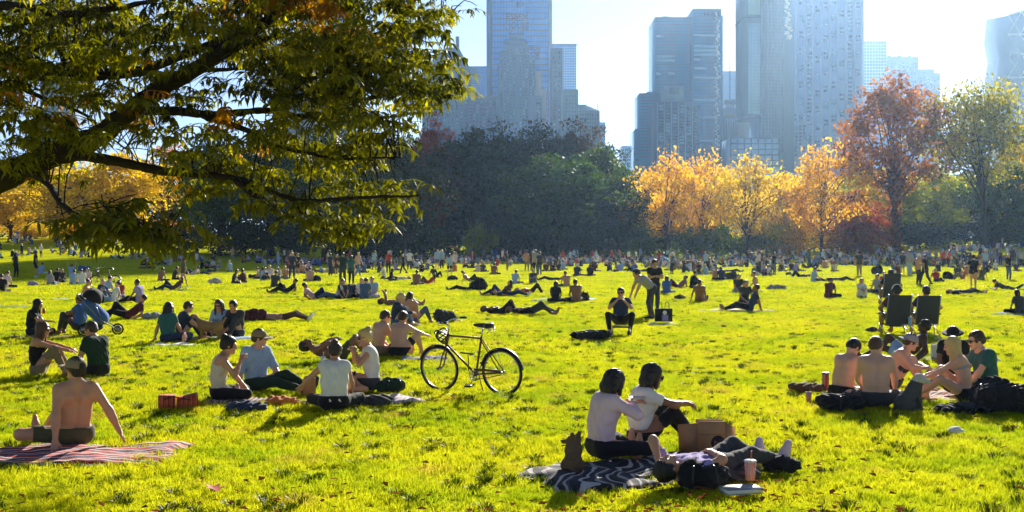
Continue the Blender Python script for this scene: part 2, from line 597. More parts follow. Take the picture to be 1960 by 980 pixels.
class Bldg:
    """a building whose front stands at distance D; photo columns / rows are turned into metres there"""
    def __init__(s, name, D, pxc, label, group='skyline beyond the park'):
        s.D = D
        s.x0 = (pxc - 980) / FOC * D
        s.z0 = H(s.x0, D)
        s.root = empty(name, (s.x0, D, s.z0))
        tag(s.root, label, 'building', group)

    def X(s, px): return (px - 980) / FOC * s.D - s.x0
    def Z(s, py): return CAMZ + (YH - py) / FOC * s.D - s.z0

    def block(s, name, px0, px1, ytop, m, depth=30, y=0.0, ybot=None, parent=None):
        zb = -2.0 if ybot is None else s.Z(ybot)
        return MB().box((s.X(px0), y, zb), (s.X(px1), y + depth, s.Z(ytop))).build(name, m, parent or s.root)

    def grid(s, px0, px1, y0, y1, nx, nz, m, proud=0.25, wv=0.35, wh=0.5, y=0.0, name='mullion'):
        """mullions and floor bands standing proud of a curtain wall; each bar is a part while they are few"""
        x0, x1, z1, z0 = s.X(px0), s.X(px1), s.Z(y0), s.Z(y1)
        lo, hi = [], []
        for i in range(nx + 1):
            x = x0 + (x1 - x0) * i / nx
            lo.append((x - wv / 2, y - proud, z0)); hi.append((x + wv / 2, y + 0.3, z1))
        for k in range(nz + 1):
            z = z0 + (z1 - z0) * k / nz
            lo.append((x0 - wv / 2, y - proud + 0.04, z - wh / 2)); hi.append((x1 + wv / 2, y + 0.3, z + wh / 2))
        o = MB().boxes(lo, hi).build(name, m, s.root)
        if len(lo) > 12: o['kind'] = 'stuff'
        return o

    def windows(s, px0, px1, y0, y1, nx, nz, m, fw=0.55, fh=0.55, y=0.0, frame=None, pick=None, parent=None):
        """single windows: each a pane in a projecting surround, sharing one mesh"""
        x0, x1, z1, z0 = s.X(px0), s.X(px1), s.Z(y0), s.Z(y1)
        cw, ch = (x1 - x0) / nx, (z1 - z0) / nz
        w, h = cw * fw, ch * fh
        b = MB().box((-w / 2, -0.06, -h / 2), (w / 2, 0.2, h / 2))
        nq = 6
        t = 0.14
        for lo, hi in (((-w / 2 - t, -0.3, -h / 2 - t * 1.6), (w / 2 + t, 0.2, -h / 2)), ((-w / 2 - t, -0.22, h / 2), (w / 2 + t, 0.2, h / 2 + t)),
                       ((-w / 2 - t, -0.2, -h / 2), (-w / 2, 0.2, h / 2)), ((w / 2, -0.2, -h / 2), (w / 2 + t, 0.2, h / 2))):
            b.box(lo, hi)
        me = mesh_np('window', np.vstack(b.v), np.vstack(b.q), [m, frame or FRAMEW], [0] * nq + [1] * (len(np.vstack(b.q)) - nq))
        me2 = None
        if m is PANE:                     # most panes are dark, a few coloured paler as if catching light
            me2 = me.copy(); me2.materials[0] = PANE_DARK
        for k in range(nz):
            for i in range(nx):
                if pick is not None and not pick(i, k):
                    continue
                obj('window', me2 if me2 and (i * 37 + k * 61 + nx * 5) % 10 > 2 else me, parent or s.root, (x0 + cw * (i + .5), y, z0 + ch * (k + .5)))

    def bands(s, px0, px1, rows, hpx, m, y=0.0, name='lit_tint_floor'):  # pale boxes put the look of lit floors into colour
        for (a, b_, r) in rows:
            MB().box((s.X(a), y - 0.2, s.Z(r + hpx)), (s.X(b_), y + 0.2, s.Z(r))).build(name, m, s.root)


# -- blue glass tower behind the stepped hotel
B = Bldg('glass_tower', 850, 995, 'tall blue glass tower rising out of frame behind the stepped masonry tower')
B.block('wall', 942, 1050, -170, GLASS_BLUE, 40)
B.block('side_fin', 931, 942, -165, mat('glass_navy', (0.03, 0.09, 0.2), 0.25, 0.1, 0.05), 38, 2)
B.block('edge_strip', 1050, 1057, -165, STONE_TAN, 38, 1.5)  # tan colour stands for a sunlit side face
B.grid(942, 1050, -170, 330, 20, 46, mat('mullion_blue', (0.02, 0.13, 0.36), 0.4, 0.1, 0.1), 0.25, 0.3, 0.9)
for a in (988, 998):
    B.block('reflection_bar', a, a + 4, 4, STONE_DARK, 1.0, -0.5, 15)  # dark bars stand in for a reflection on the glass

# -- stepped hotel tower with its roof sign
B = Bldg('hotel_tower', 780, 990, 'stepped slate coloured masonry tower carrying the red lettered roof sign')
B.block('wall', 955, 1012, 104, STONE_BLUE, 34)
B.block('lower_wall', 949, 1036, 182, STONE_BLUE, 40, 3)
B.block('shoulder', 1012, 1025, 106, STONE_BLUE, 28, 5, 190)
B.block('left_shoulder', 952, 955, 124, STONE_BLUE, 28, 4, 190)
B.block('upper_stage', 963, 1010, 84, STONE_BLUE, 28, 2, 104)
B.block('upper_stage', 966, 1007, 73, STONE_BLUE, 22, 4, 84)
B.block('crown', 974, 1003, 60, STONE_BLUE, 16, 6, 73)
for a in (964, 1006): B.block('pinnacle', a, a + 4, 78, STONE_BLUE, 4, 2.2, 90)
for a in (956, 1004): B.block('pinnacle', a, a + 7, 97, STONE_BLUE, 5, 0.3, 104)
for a, t in ((976, 55), (984, 57), (992, 57), (999, 55)): B.block('sign_post', a, a + 1.5, t, STONE_DARK, 1, 8, 61)
B.windows(957, 1011, 108, 262, 9, 26, PANE, 0.36, 0.5, pick=lambda i, k: (i * 7 + k * 5) % 3 != 1 or i in (0, 8))
B.windows(967, 1006, 86, 103, 6, 3, PANE, 0.4, 0.5, 2, pick=lambda i, k: k != 2)
B.windows(1026, 1035, 186, 250, 2, 10, PANE, 0.5, 0.5, 3)
B.windows(1014, 1024, 112, 182, 2, 11, PANE, 0.45, 0.5, 5)
for k in range(6): B.block('pier', 958 + k * 10.3, 959.6 + k * 10.3, 105, STONE_BLUE, 0.5, -0.45, 290)
B.block('sun_tinted_side', 1036, 1047, 165, mat('stone_sun_tint', (0.55, 0.42, 0.30), 0.85, 0.1, 0.05), 30, 12)  # cream blocks paint the sunlit right side of the slate tower
B.block('sun_tinted_side', 1025, 1036, 132, mat('stone_sun_tint', (0.55, 0.42, 0.30)), 24, 10, 182)


def letters(bl, text, px0, px1, ytop, ybot, y, parent, name):
    cu = bpy.data.curves.new(name, 'FONT')
    cu.body = text; cu.align_x = 'LEFT'; cu.size = 1.0; cu.extrude = 0.05; cu.offset = 0.025
    o = bpy.data.objects.new(name, cu); COL.objects.link(o)
    bpy.context.view_layer.update()
    w, h = max(o.dimensions.x, .1), max(o.dimensions.y, .1)
    me = bpy.data.meshes.new_from_object(o)
    bpy.data.objects.remove(o); bpy.data.curves.remove(cu)
    me.materials.clear(); me.materials.append(SIGN_RED)
    o = obj(name, me, parent)
    sx, sz = (bl.X(px1) - bl.X(px0)) / w, (bl.Z(ytop) - bl.Z(ybot)) / h
    o.scale = (sx, sz, 8)
    o.rotation_euler = (PI / 2, 0, 0)
    o.location = (bl.X(px0), y, bl.Z(ybot))
    return o


S = Bldg('sign_or_reflection', 783, 990, 'dark red two line roof sign on the tip of the stepped tower', None)
S.root['category'] = 'sign'
letters(S, 'ESSEX', 968, 1011, 25.5, 37, 0, S.root, 'letters')
letters(S, 'HOUSE', 968, 1011, 42, 54, 0, S.root, 'letters')
fr = MB()
for a in (970, 980, 990, 1000, 1009): fr.box((S.X(a) - .12, 0.5, S.Z(60)), (S.X(a) + .12, 0.8, S.Z(25)))
for r in (24.8, 39, 55): fr.box((S.X(968), 0.42, S.Z(r) - .15), (S.X(1011), 0.9, S.Z(r) + .15))
fr.build('frame', STONE_DARK, S.root)
S = Bldg('sign_or_reflection', 806, 1018, 'reflection of the roof sign built as solid letters beside the stepped tower', None)  # letters and frame imitate the sign mirrored in the glass tower
S.root['category'] = 'sign'
letters(S, 'ESSEX', 1000, 1033, 86, 95.5, 0, S.root, 'letters')
letters(S, 'HOUSE', 1000, 1033, 99, 108, 0, S.root, 'letters')
fr = MB()
for a in (1002, 1012, 1022, 1031): fr.box((S.X(a) - .12, 0.5, S.Z(190)), (S.X(a) + .12, 0.9, S.Z(86)))
for r in (97, 110): fr.box((S.X(1000), 0.45, S.Z(r) - .12), (S.X(1033), 0.95, S.Z(r) + .12))
fr.build('frame', MULL_DARK, S.root)

# -- slabs to the right of the hotel
B = Bldg('office_slab', 800, 1065, 'narrow dark slab with two columns of bright windows right of the blue tower')
B.block('wall', 1055, 1076, 92, STONE_DARK, 30)
B.block('edge_strip', 1076, 1078, 93, STONE_GREY, 28, 1)
B.windows(1057, 1075, 95, 262, 2, 18, PANE, 0.32, 0.36)
B = Bldg('office_slab', 950, 1080, 'pale grey glass slab with flat roof behind the narrow dark slab')
B.block('wall', 1058, 1103, 85, GLASS_GREY, 30)
B.grid(1058, 1103, 86, 260, 14, 36, MULL_LIGHT, 0.2, 0.25, 0.4)
B.block('parapet', 1057, 1104, 84, STONE_DARK, 31, -0.6, 86.5)
B = Bldg('apartment_block', 760, 1092, 'dark green blank box building at the edge of the dark trees')
B.block('wall', 1078, 1107, 171, mat('wall_green', (0.06, 0.12, 0.13), 0.8, 0.1, 0.05), 26)
B.block('tank_house', 1081, 1085, 169, STONE_DARK, 5, 4, 171)
B.windows(1081, 1105, 180, 270, 4, 12, PANE_DARK, 0.4, 0.45)
B = Bldg('apartment_block', 790, 1128, 'green roofed low block with sloping top right of the green box')
B.block('wall', 1100, 1148, 212, mat('wall_teal', (0.10, 0.17, 0.18), 0.8, 0.1, 0.05), 30)
B.block('penthouse', 1108, 1124, 198, COPPER, 14, 6, 212)
rv = [(B.X(1106), 0, B.Z(212)), (B.X(1148), 0, B.Z(212)), (B.X(1148), 30, B.Z(212)), (B.X(1106), 30, B.Z(212)), (B.X(1112), 5, B.Z(201)), (B.X(1127), 5, B.Z(201)), (B.X(1127), 22, B.Z(201)), (B.X(1112), 22, B.Z(201))]
MB().add(rv, [[0, 1, 5, 4], [1, 2, 6, 5], [2, 3, 7, 6], [3, 0, 4, 7], [4, 5, 6, 7]]).build('roof', COPPER, B.root)
MB().tube([(B.X(1146), 8, B.Z(212)), (B.X(1146), 8, B.Z(196))], 0.3, 5).build('mast', STONE_DARK, B.root)
B.windows(1104, 1146, 216, 276, 9, 8, PANE_DARK, 0.45, 0.5)
B = Bldg('apartment_block', 900, 1153, 'slim pale block peeping out right of the green roofed block')
B.block('wall', 1148, 1159, 234, GLASS_PALE, 20)
B.windows(1149, 1158, 238, 280, 3, 8, PANE_DARK, 0.5, 0.5)
B = Bldg('apartment_block', 1150, 1203, 'low pale far block in the gap above the green tree')
B.block('wall', 1190, 1217, 279, GLASS_PALE, 30)
B.block('mast', 1207, 1207.8, 250, STONE_GREY, 1, 4, 280)
B.windows(1191, 1216, 284, 316, 6, 5, PANE_DARK, 0.5, 0.5)

# -- left of the hotel: steep roofed hotel, blank slab, low block
B = Bldg('mansard_hotel', 780, 850, 'steep green roofed tower with tall chimney beside the near tree foliage')
B.block('wall', 808, 898, 128, STONE_BLUE, 40)
zr, zt = B.Z(128), B.Z(84)
rv = [(B.X(812), 0, zr), (B.X(898), 0, zr), (B.X(898), 40, zr), (B.X(812), 40, zr), (B.X(852), 14, zt), (B.X(876), 14, zt), (B.X(876), 26, zt), (B.X(852), 26, zt)]
MB().add(rv, [[0, 1, 5, 4], [1, 2, 6, 5], [2, 3, 7, 6], [3, 0, 4, 7], [4, 5, 6, 7]]).build('roof', COPPER, B.root)
B.block('chimney', 870, 876.5, 62, STONE_DARK, 6, 15, 90)
B.block('dormer', 866, 876, 124, STONE_BLUE, 6, -0.4, 150)
MB().add([(B.X(866), -0.4, B.Z(124)), (B.X(876), -0.4, B.Z(124)), (B.X(871), -0.4, B.Z(116)), (B.X(866), 8, B.Z(124)), (B.X(876), 8, B.Z(124)), (B.X(871), 8, B.Z(116))],
         [[1, 4, 5, 2], [3, 0, 2, 5]], [[0, 1, 2]]).build('dormer_roof', COPPER, B.root)
B.block('cornice', 807, 899, 127, STONE_GREY, 41, -0.7, 130)
B.windows(812, 896, 134, 252, 10, 18, PANE, 0.35, 0.45, pick=lambda i, k: (i * 5 + k * 3) % 4 != 2)
B = Bldg('office_slab', 900, 915, 'blank pale blue slab between the steep roofed hotel and blue tower')
B.block('wall', 898, 934, 127, GLASS_GREY, 30)
B.grid(898, 934, 127, 240, 10, 26, mat('mullion_pale', (0.22, 0.3, 0.38), 0.4, 0.1, 0.1), 0.15, 0.2, 0.3)
B = Bldg('apartment_block', 790, 922, 'low windowed block at the foot of the blank pale slab')
B.block('wall', 896, 950, 186, STONE_BLUE, 34)
B.block('parapet', 895, 951, 184, STONE_GREY, 35, -0.5, 188)
B.windows(898, 949, 192, 256, 8, 10, PANE, 0.5, 0.42)

# -- towers glimpsed through the near tree
B = Bldg('glass_tower', 900, 622, 'blue tower glimpsed through the near foliage at the top of the picture')
B.block('wall', 575, 670, -120, GLASS_BLUE, 40)
B.block('edge_strip', 662, 670.5, -119, MULL_DARK, 2, -1.2)
B.grid(575, 662, -120, 260, 12, 40, MULL_DARK, 0.25, 0.3, 0.8)
B = Bldg('apartment_tower', 780, 545, 'dark blue tower with pale stone neighbour seen through the gap in the leaves')
B.block('wall', 522, 566, 122, mat('wall_navy', (0.06, 0.12, 0.2), 0.7, 0.1, 0.05), 30)
B.block('bay', 538, 552, 128, mat('wall_slate', (0.10, 0.13, 0.17), 0.7, 0.1, 0.05), 3, -2.5, 300)
B.windows(524, 536, 128, 220, 4, 16, PANE_DARK, 0.5, 0.55)
B = Bldg('apartment_tower', 800, 603, 'pale silver stone block low in the leaf gap with striped top')
B.block('wall', 582, 632, 150, STONE_GREY, 30)
B.block('lower_wall', 575, 640, 185, STONE_TAN, 34, -2.5)
B.windows(583, 602, 155, 184, 5, 6, PANE_DARK, 0.4, 0.7)
B.windows(606, 631, 155, 184, 6, 6, PANE_DARK, 0.4, 0.55)
B = Bldg('apartment_tower', 820, 105, 'grey tower barely visible through the thick leaves high on the left')
B.block('wall', 78, 132, 140, STONE_BLUE, 30)
B.grid(78, 132, 142, 300, 8, 20, STONE_GREY, 0.3, 0.8, 0.8, name='pier')

# -- centre right: twin glass slabs and the gridded block below them
B = Bldg('office_block', 830, 1235, 'teal glass block with stepped roof at the left foot of the twin slab tower')
B.block('wall', 1224, 1258, 178, GLASS_TEAL, 34)
B.block('penthouse', 1240, 1256, 174, GLASS_TEAL, 20, 4, 178)
B.block('lower_wall', 1217, 1226, 246, GLASS_TEAL, 28, 3)
B.grid(1224, 1256, 180, 300, 8, 20, MULL_DARK, 0.2, 0.25, 0.4)
B = Bldg('twin_slab_tower', 830, 1320, 'teal glass twin slab tower with floors tinted pale as if lit over the yellow trees')
B.block('wall', 1255, 1326, 31, GLASS_TEAL, 40, 3)
B.block('front_slab', 1326, 1380, 17, GLASS_TEAL, 46)
B.block('edge_strip', 1380, 1385.5, 28, mat('glass_slate', (0.05, 0.10, 0.16), 0.3, 0.1, 0.05), 40, 4)
B.block('recess', 1322, 1326.2, 40, MULL_DARK, 4, 2.2)
B.grid(1255, 1322, 33, 300, 16, 42, MULL_DARK, 0.2, 0.22, 0.35, 3)
B.grid(1327, 1380, 19, 300, 13, 44, MULL_DARK, 0.2, 0.22, 0.35)
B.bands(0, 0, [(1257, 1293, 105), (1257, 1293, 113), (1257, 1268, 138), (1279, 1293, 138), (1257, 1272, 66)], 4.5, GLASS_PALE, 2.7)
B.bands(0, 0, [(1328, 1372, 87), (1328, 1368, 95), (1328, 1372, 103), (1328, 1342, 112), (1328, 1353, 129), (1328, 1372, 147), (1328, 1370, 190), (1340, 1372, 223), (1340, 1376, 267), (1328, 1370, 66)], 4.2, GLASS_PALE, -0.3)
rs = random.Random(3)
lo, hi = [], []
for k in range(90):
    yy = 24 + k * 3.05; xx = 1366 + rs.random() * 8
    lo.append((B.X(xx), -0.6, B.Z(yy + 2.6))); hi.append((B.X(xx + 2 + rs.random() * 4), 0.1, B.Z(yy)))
MB().boxes(lo, hi).build('painted_glints', mat('glint_bright', (0.75, 0.8, 0.82), 0.2, 0.1, 0.3, spec=0.3), B.root)['kind'] = 'stuff'  # bright boxes paint the shine along the tower edge
B.block('roof_dome', 1272, 1284, 25, STONE_DARK, 8, 12, 31)
B.block('mast', 1341.5, 1343, 8, STONE_GREY, 0.6, 10, 17)
for xx in (1348, 1354, 1360, 1368, 1374): B.windows(xx, xx + 3, 24, 30, 1, 1, PANE, 0.9, 0.9)
B = Bldg('apartment_block', 740, 1297, 'gridded masonry apartment block with square louvre penthouse before the twin slabs')
B.block('wall', 1257, 1326, 195, STONE_BLUE, 34)
B.block('side_wall', 1326, 1341, 199, STONE_BLUE, 30, 4)
B.block('penthouse', 1274, 1311, 162, STONE_GREY, 20, 5, 195)
lv = B.block('louvre', 1284, 1302, 166, STONE_DARK, 0.4, 4.7, 178)
for k in range(5): B.block('slat', 1284.5, 1301.5, 167 + k * 2.2, STONE_GREY, 0.15, 4.5, 168 + k * 2.2)
B.windows(1259, 1325, 200, 300, 5, 17, PANE, 0.62, 0.5)
B.windows(1327, 1340, 203, 300, 2, 17, PANE_DARK, 0.6, 0.5, 4)
for k in range(6): B.block('pier', 1257.5 + k * 13.4, 1258.8 + k * 13.4, 196, STONE_GREY, 0.5, -0.5)

# -- between the twin slabs and the dark tower
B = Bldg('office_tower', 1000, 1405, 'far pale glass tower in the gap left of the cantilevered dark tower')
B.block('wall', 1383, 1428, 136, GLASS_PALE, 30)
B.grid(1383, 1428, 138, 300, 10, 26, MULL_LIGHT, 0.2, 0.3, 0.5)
B = Bldg('office_block', 850, 1400, 'stone block with white columned top and antenna mast')
B.block('wall', 1385, 1428, 207, STONE_GREY, 30)
B.block('tank_house', 1390, 1411, 189, STONE_DARK, 8, 4, 197)
B.block('tank_base', 1393, 1408, 197, STONE_GREY, 6, 5, 207)
MB().tube([(B.X(1401), 8, B.Z(189)), (B.X(1401), 8, B.Z(112))], [0.5, 0.2], 6).build('mast', STONE_DARK, B.root)
for k in range(6): B.block('column', 1387 + k * 4.4, 1389.4 + k * 4.4, 226, MULL_LIGHT, 0.7, -0.7, 265)
B.block('cornice', 1384, 1429, 218, STONE_TAN, 1.5, -1.2, 223)
B = Bldg('office_block', 830, 1432, 'sandstone block with sunlit ornament at the foot of the cantilevered dark tower')
B.block('wall', 1413, 1452, 234, STONE_TAN, 28)
B.block('ornament', 1418, 1430, 224, STONE_TAN, 8, 2, 234)
for k in range(8): B.block('pier', 1414 + k * 4.6, 1415.8 + k * 4.6, 240, STONE_TAN, 0.5, -0.5, 300)
B = Bldg('glass_hall', 735, 1444, 'low gridded glass block behind the yellow treetops')
B.block('wall', 1398, 1491, 264, GLASS_PALE, 30)
B.grid(1398, 1491, 264.5, 318, 7, 5, MULL_DARK, 0.4, 0.6, 0.6)

# -- the very tall dark tower whose shadow crosses the lawn
B = Bldg('dark_tower', 750, 1475, 'very tall dark tower with a hanging pale glass bay over the yellow trees')
B.block('wall', 1457, 1520, -370, mat('tower_dark', (0.06, 0.105, 0.19), 0.45, 0.25, 0.04), 36)
B.block('bay', 1426, 1457, -362, mat('bay_blue', (0.10, 0.17, 0.27), 0.3, 0.1, 0.05), 30, 2, 224)
B.block('core', 1452, 1457, 224, STONE_BLUE, 26, 3)
B.block('bay_glass', 1433, 1456, 44, GLASS_PALE, 0.8, 1.3, 217)
B.block('bay_glass', 1433, 1456, -190, GLASS_PALE, 0.8, 1.3, 27)
B.block('bay_sill', 1425, 1458, 218.5, STONE_DARK, 31, 0.9, 224.5)
B.block('bay_sill', 1425.5, 1457.8, 29, STONE_DARK, 31, 0.9, 33)
B.grid(1433, 1456, 44, 217, 4, 27, mat('mullion_soft', (0.25, 0.36, 0.5), 0.4, 0.1, 0.1), 0.15, 0.2, 0.25, 1.3)
B.grid(1458, 1500, -370, 290, 7, 100, mat('spandrel_dark', (0.10, 0.13, 0.17), 0.5, 0.2, 0.1), 0.3, 0.9, 0.7)
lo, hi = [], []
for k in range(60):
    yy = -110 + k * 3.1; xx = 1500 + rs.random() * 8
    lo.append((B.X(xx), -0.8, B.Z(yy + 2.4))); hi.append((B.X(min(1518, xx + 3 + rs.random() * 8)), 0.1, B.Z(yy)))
MB().boxes(lo, hi).build('painted_glints', mat('glint_warm', (0.8, 0.72, 0.55), 0.25, 0.15, 0.3, spec=0.3), B.root)['kind'] = 'stuff'  # cream boxes paint a sunlit strip on the dark wall
# -- broad hazy towers to the right
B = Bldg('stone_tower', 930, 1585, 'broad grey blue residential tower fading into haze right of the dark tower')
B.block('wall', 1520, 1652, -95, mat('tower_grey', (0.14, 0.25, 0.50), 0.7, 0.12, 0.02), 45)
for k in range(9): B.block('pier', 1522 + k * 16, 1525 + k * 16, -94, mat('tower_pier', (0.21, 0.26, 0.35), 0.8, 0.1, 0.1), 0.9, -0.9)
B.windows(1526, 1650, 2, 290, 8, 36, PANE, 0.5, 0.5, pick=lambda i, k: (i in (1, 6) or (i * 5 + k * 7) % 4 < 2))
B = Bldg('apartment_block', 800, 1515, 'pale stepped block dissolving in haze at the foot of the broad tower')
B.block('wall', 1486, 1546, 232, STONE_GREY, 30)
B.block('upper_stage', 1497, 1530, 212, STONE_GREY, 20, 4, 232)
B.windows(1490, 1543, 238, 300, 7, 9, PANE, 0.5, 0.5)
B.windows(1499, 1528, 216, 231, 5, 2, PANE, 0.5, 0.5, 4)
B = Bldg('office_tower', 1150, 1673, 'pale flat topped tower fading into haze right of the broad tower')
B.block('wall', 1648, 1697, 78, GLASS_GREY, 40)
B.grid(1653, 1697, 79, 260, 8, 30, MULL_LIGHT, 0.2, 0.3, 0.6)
B = Bldg('apartment_tower', 1150, 1722, 'hazy block with scalloped roofline above the orange tree')
B.block('wall', 1700, 1758, 109, STONE_BLUE, 36)
B.block('lower_wall', 1680, 1701, 126, STONE_BLUE, 34, 1)
for k in range(6): B.block('merlon', 1701 + k * 9.6, 1707 + k * 9.6, 106 + (k % 2) * 1.5, STONE_BLUE, 4, 1, 110)
B.windows(1703, 1756, 118, 200, 7, 12, PANE, 0.45, 0.45)
B = Bldg('apartment_tower', 1150, 1778, 'lower hazy stepped block at the right end of the skyline row')
B.block('wall', 1757, 1801, 139, STONE_BLUE, 36, 2)
B.block('penthouse', 1762, 1794, 130, STONE_BLUE, 18, 8, 139)
B.windows(1760, 1799, 146, 200, 6, 9, PANE, 0.45, 0.45)

# -- faceted tower cut by the right edge of the picture
B = Bldg('faceted_tower', 790, 1962, 'faceted diagonal gridded glass tower cut by the right edge')
rows = [(16, 1934, 2018), (66, 1929, 2024), (104, 1936, 2014), (148, 1929, 2024), (188, 1936, 2014), (232, 1929, 2024), (272, 1936, 2014), (470, 1934, 2016)]
fv, fq, ft = [], [], []
for (r, a, c) in rows:
    fv += [(B.X(a), 0 if a < 1932 else 3, B.Z(r + (12 if r == 16 else 0))), (B.X((a + c) / 2), -4 if a > 1932 else 0, B.Z(r)), (B.X(c), 0 if a < 1932 else 3, B.Z(r)),
           (B.X(c), 40, B.Z(r)), (B.X(a), 40, B.Z(r))]
for k in range(len(rows) - 1):
    for j in range(5):
        fq.append([k * 5 + j, (k + 1) * 5 + j, (k + 1) * 5 + (j + 1) % 5, k * 5 + (j + 1) % 5])
MB().add(fv, fq, [[0, 1, 2], [0, 2, 3], [0, 3, 4]]).build('wall', mat('glass_steel', (0.10, 0.16, 0.23), 0.2, 0.1, 0.05, spec=0.35), B.root)
for k in range(len(rows)):
    p = np.array(fv[k * 5:k * 5 + 3])
    MB().tube(p - np.array([0, .3, 0]), 0.55, 5).build('ring_beam', MULL_LIGHT, B.root)
    if k < len(rows) - 1:
        q = np.array(fv[k * 5 + 5:k * 5 + 8])
        for a_, b_ in ((p[0], (q[0] + q[1]) / 2), ((p[0] + p[1]) / 2, q[0]), ((p[0] + p[1]) / 2, q[1]), (p[1], (q[0] + q[1]) / 2), (p[1], (q[1] + q[2]) / 2)):
            MB().tube(np.array([a_, b_]) - np.array([0, .3, 0]), 0.3, 5).build('diagonal_brace', MULL_LIGHT, B.root)

# ------------------------------------------------------------------ haze over park and city
hz = MB().box((-1550, -100, -1.5), (1550, 2550, 292)).build('haze')
m = bpy.data.materials.new('haze_air')
t, n, l = nodes_of(m)
o_ = n.new('ShaderNodeOutputMaterial'); v_ = n.new('ShaderNodeVolumePrincipled')
v_.inputs['Color'].default_value = (0.40, 0.64, 1.0, 1)
v_.inputs['Density'].default_value = 0.00011
v_.inputs['Anisotropy'].default_value = 0.70
l.new(v_.outputs[0], o_.inputs['Volume'])
hz.data.materials.append(m)
tag(hz, 'thin bright autumn haze hanging over meadow and skyline', 'haze', kind='stuff')

# ------------------------------------------------------------------ trees
BARK = mat('bark', (0.055, 0.043, 0.032), 0.9, 0.4, 3.0, 0.6, 14.0, spec=0.1)
BARK_NEAR = mat('bark_near', (0.022, 0.017, 0.013), 0.9, 0.4, 6.0, 0.8, 30.0, spec=0.1)
LF = {
    'yellow': leafmat('leaf_yellow', [(0.24, 0.12, 0.010), (0.56, 0.28, 0.010), (0.70, 0.43, 0.015), (0.42, 0.38, 0.03)], 0.6, 0.28),
    'gold': leafmat('leaf_gold', [(0.16, 0.12, 0.012), (0.46, 0.30, 0.014), (0.66, 0.46, 0.02), (0.34, 0.36, 0.03)], 0.6, 0.28),
    'orange': leafmat('leaf_orange', [(0.13, 0.045, 0.015), (0.34, 0.11, 0.015), (0.46, 0.19, 0.02), (0.48, 0.30, 0.04)], 0.55, 0.25),
    'rust': leafmat('leaf_rust', [(0.09, 0.04, 0.012), (0.22, 0.08, 0.016), (0.40, 0.15, 0.025), (0.20, 0.15, 0.02)], 0.5, 0.25),
    'red': leafmat('leaf_red', [(0.14, 0.025, 0.012), (0.32, 0.05, 0.012), (0.42, 0.10, 0.02), (0.30, 0.16, 0.03)], 0.5, 0.3),
    'green': leafmat('leaf_green', [(0.018, 0.032, 0.008), (0.036, 0.070, 0.010), (0.075, 0.125, 0.012), (0.16, 0.16, 0.015)], 0.4, 0.25),
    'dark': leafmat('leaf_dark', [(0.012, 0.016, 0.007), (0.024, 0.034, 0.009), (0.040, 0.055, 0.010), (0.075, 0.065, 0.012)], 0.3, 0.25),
    'purple': leafmat('leaf_purple', [(0.030, 0.018, 0.016), (0.055, 0.030, 0.020), (0.075, 0.050, 0.020), (0.12, 0.065, 0.02)], 0.35, 0.25),
    'olive': leafmat('leaf_olive', [(0.07, 0.08, 0.010), (0.18, 0.18, 0.012), (0.36, 0.32, 0.016), (0.46, 0.29, 0.02)], 0.55, 0.25),
    'lime': leafmat('leaf_lime', [(0.14, 0.17, 0.012), (0.28, 0.32, 0.018), (0.40, 0.40, 0.02), (0.50, 0.42, 0.04)], 0.6, 0.28),
}


def unit(r, n):
    v = r.normal(size=(n, 3))
    return v / np.linalg.norm(v, axis=1)[:, None]


def leaf_quads(C, size, r, aspect=0.62):
    """rhombic leaf faces, each with its own tilt"""
    n = len(C)
    a = unit(r, n)
    b = np.cross(a, unit(r, n)); b /= np.linalg.norm(b, axis=1)[:, None] + 1e-9
    s = size * (0.6 + 0.8 * r.random(n))[:, None]
    V = np.stack([C - a * s * .5, C + b * s * aspect * .5, C + a * s * .5, C - b * s * aspect * .5], 1).reshape(-1, 3)
    return V, np.arange(n * 4).reshape(n, 4)


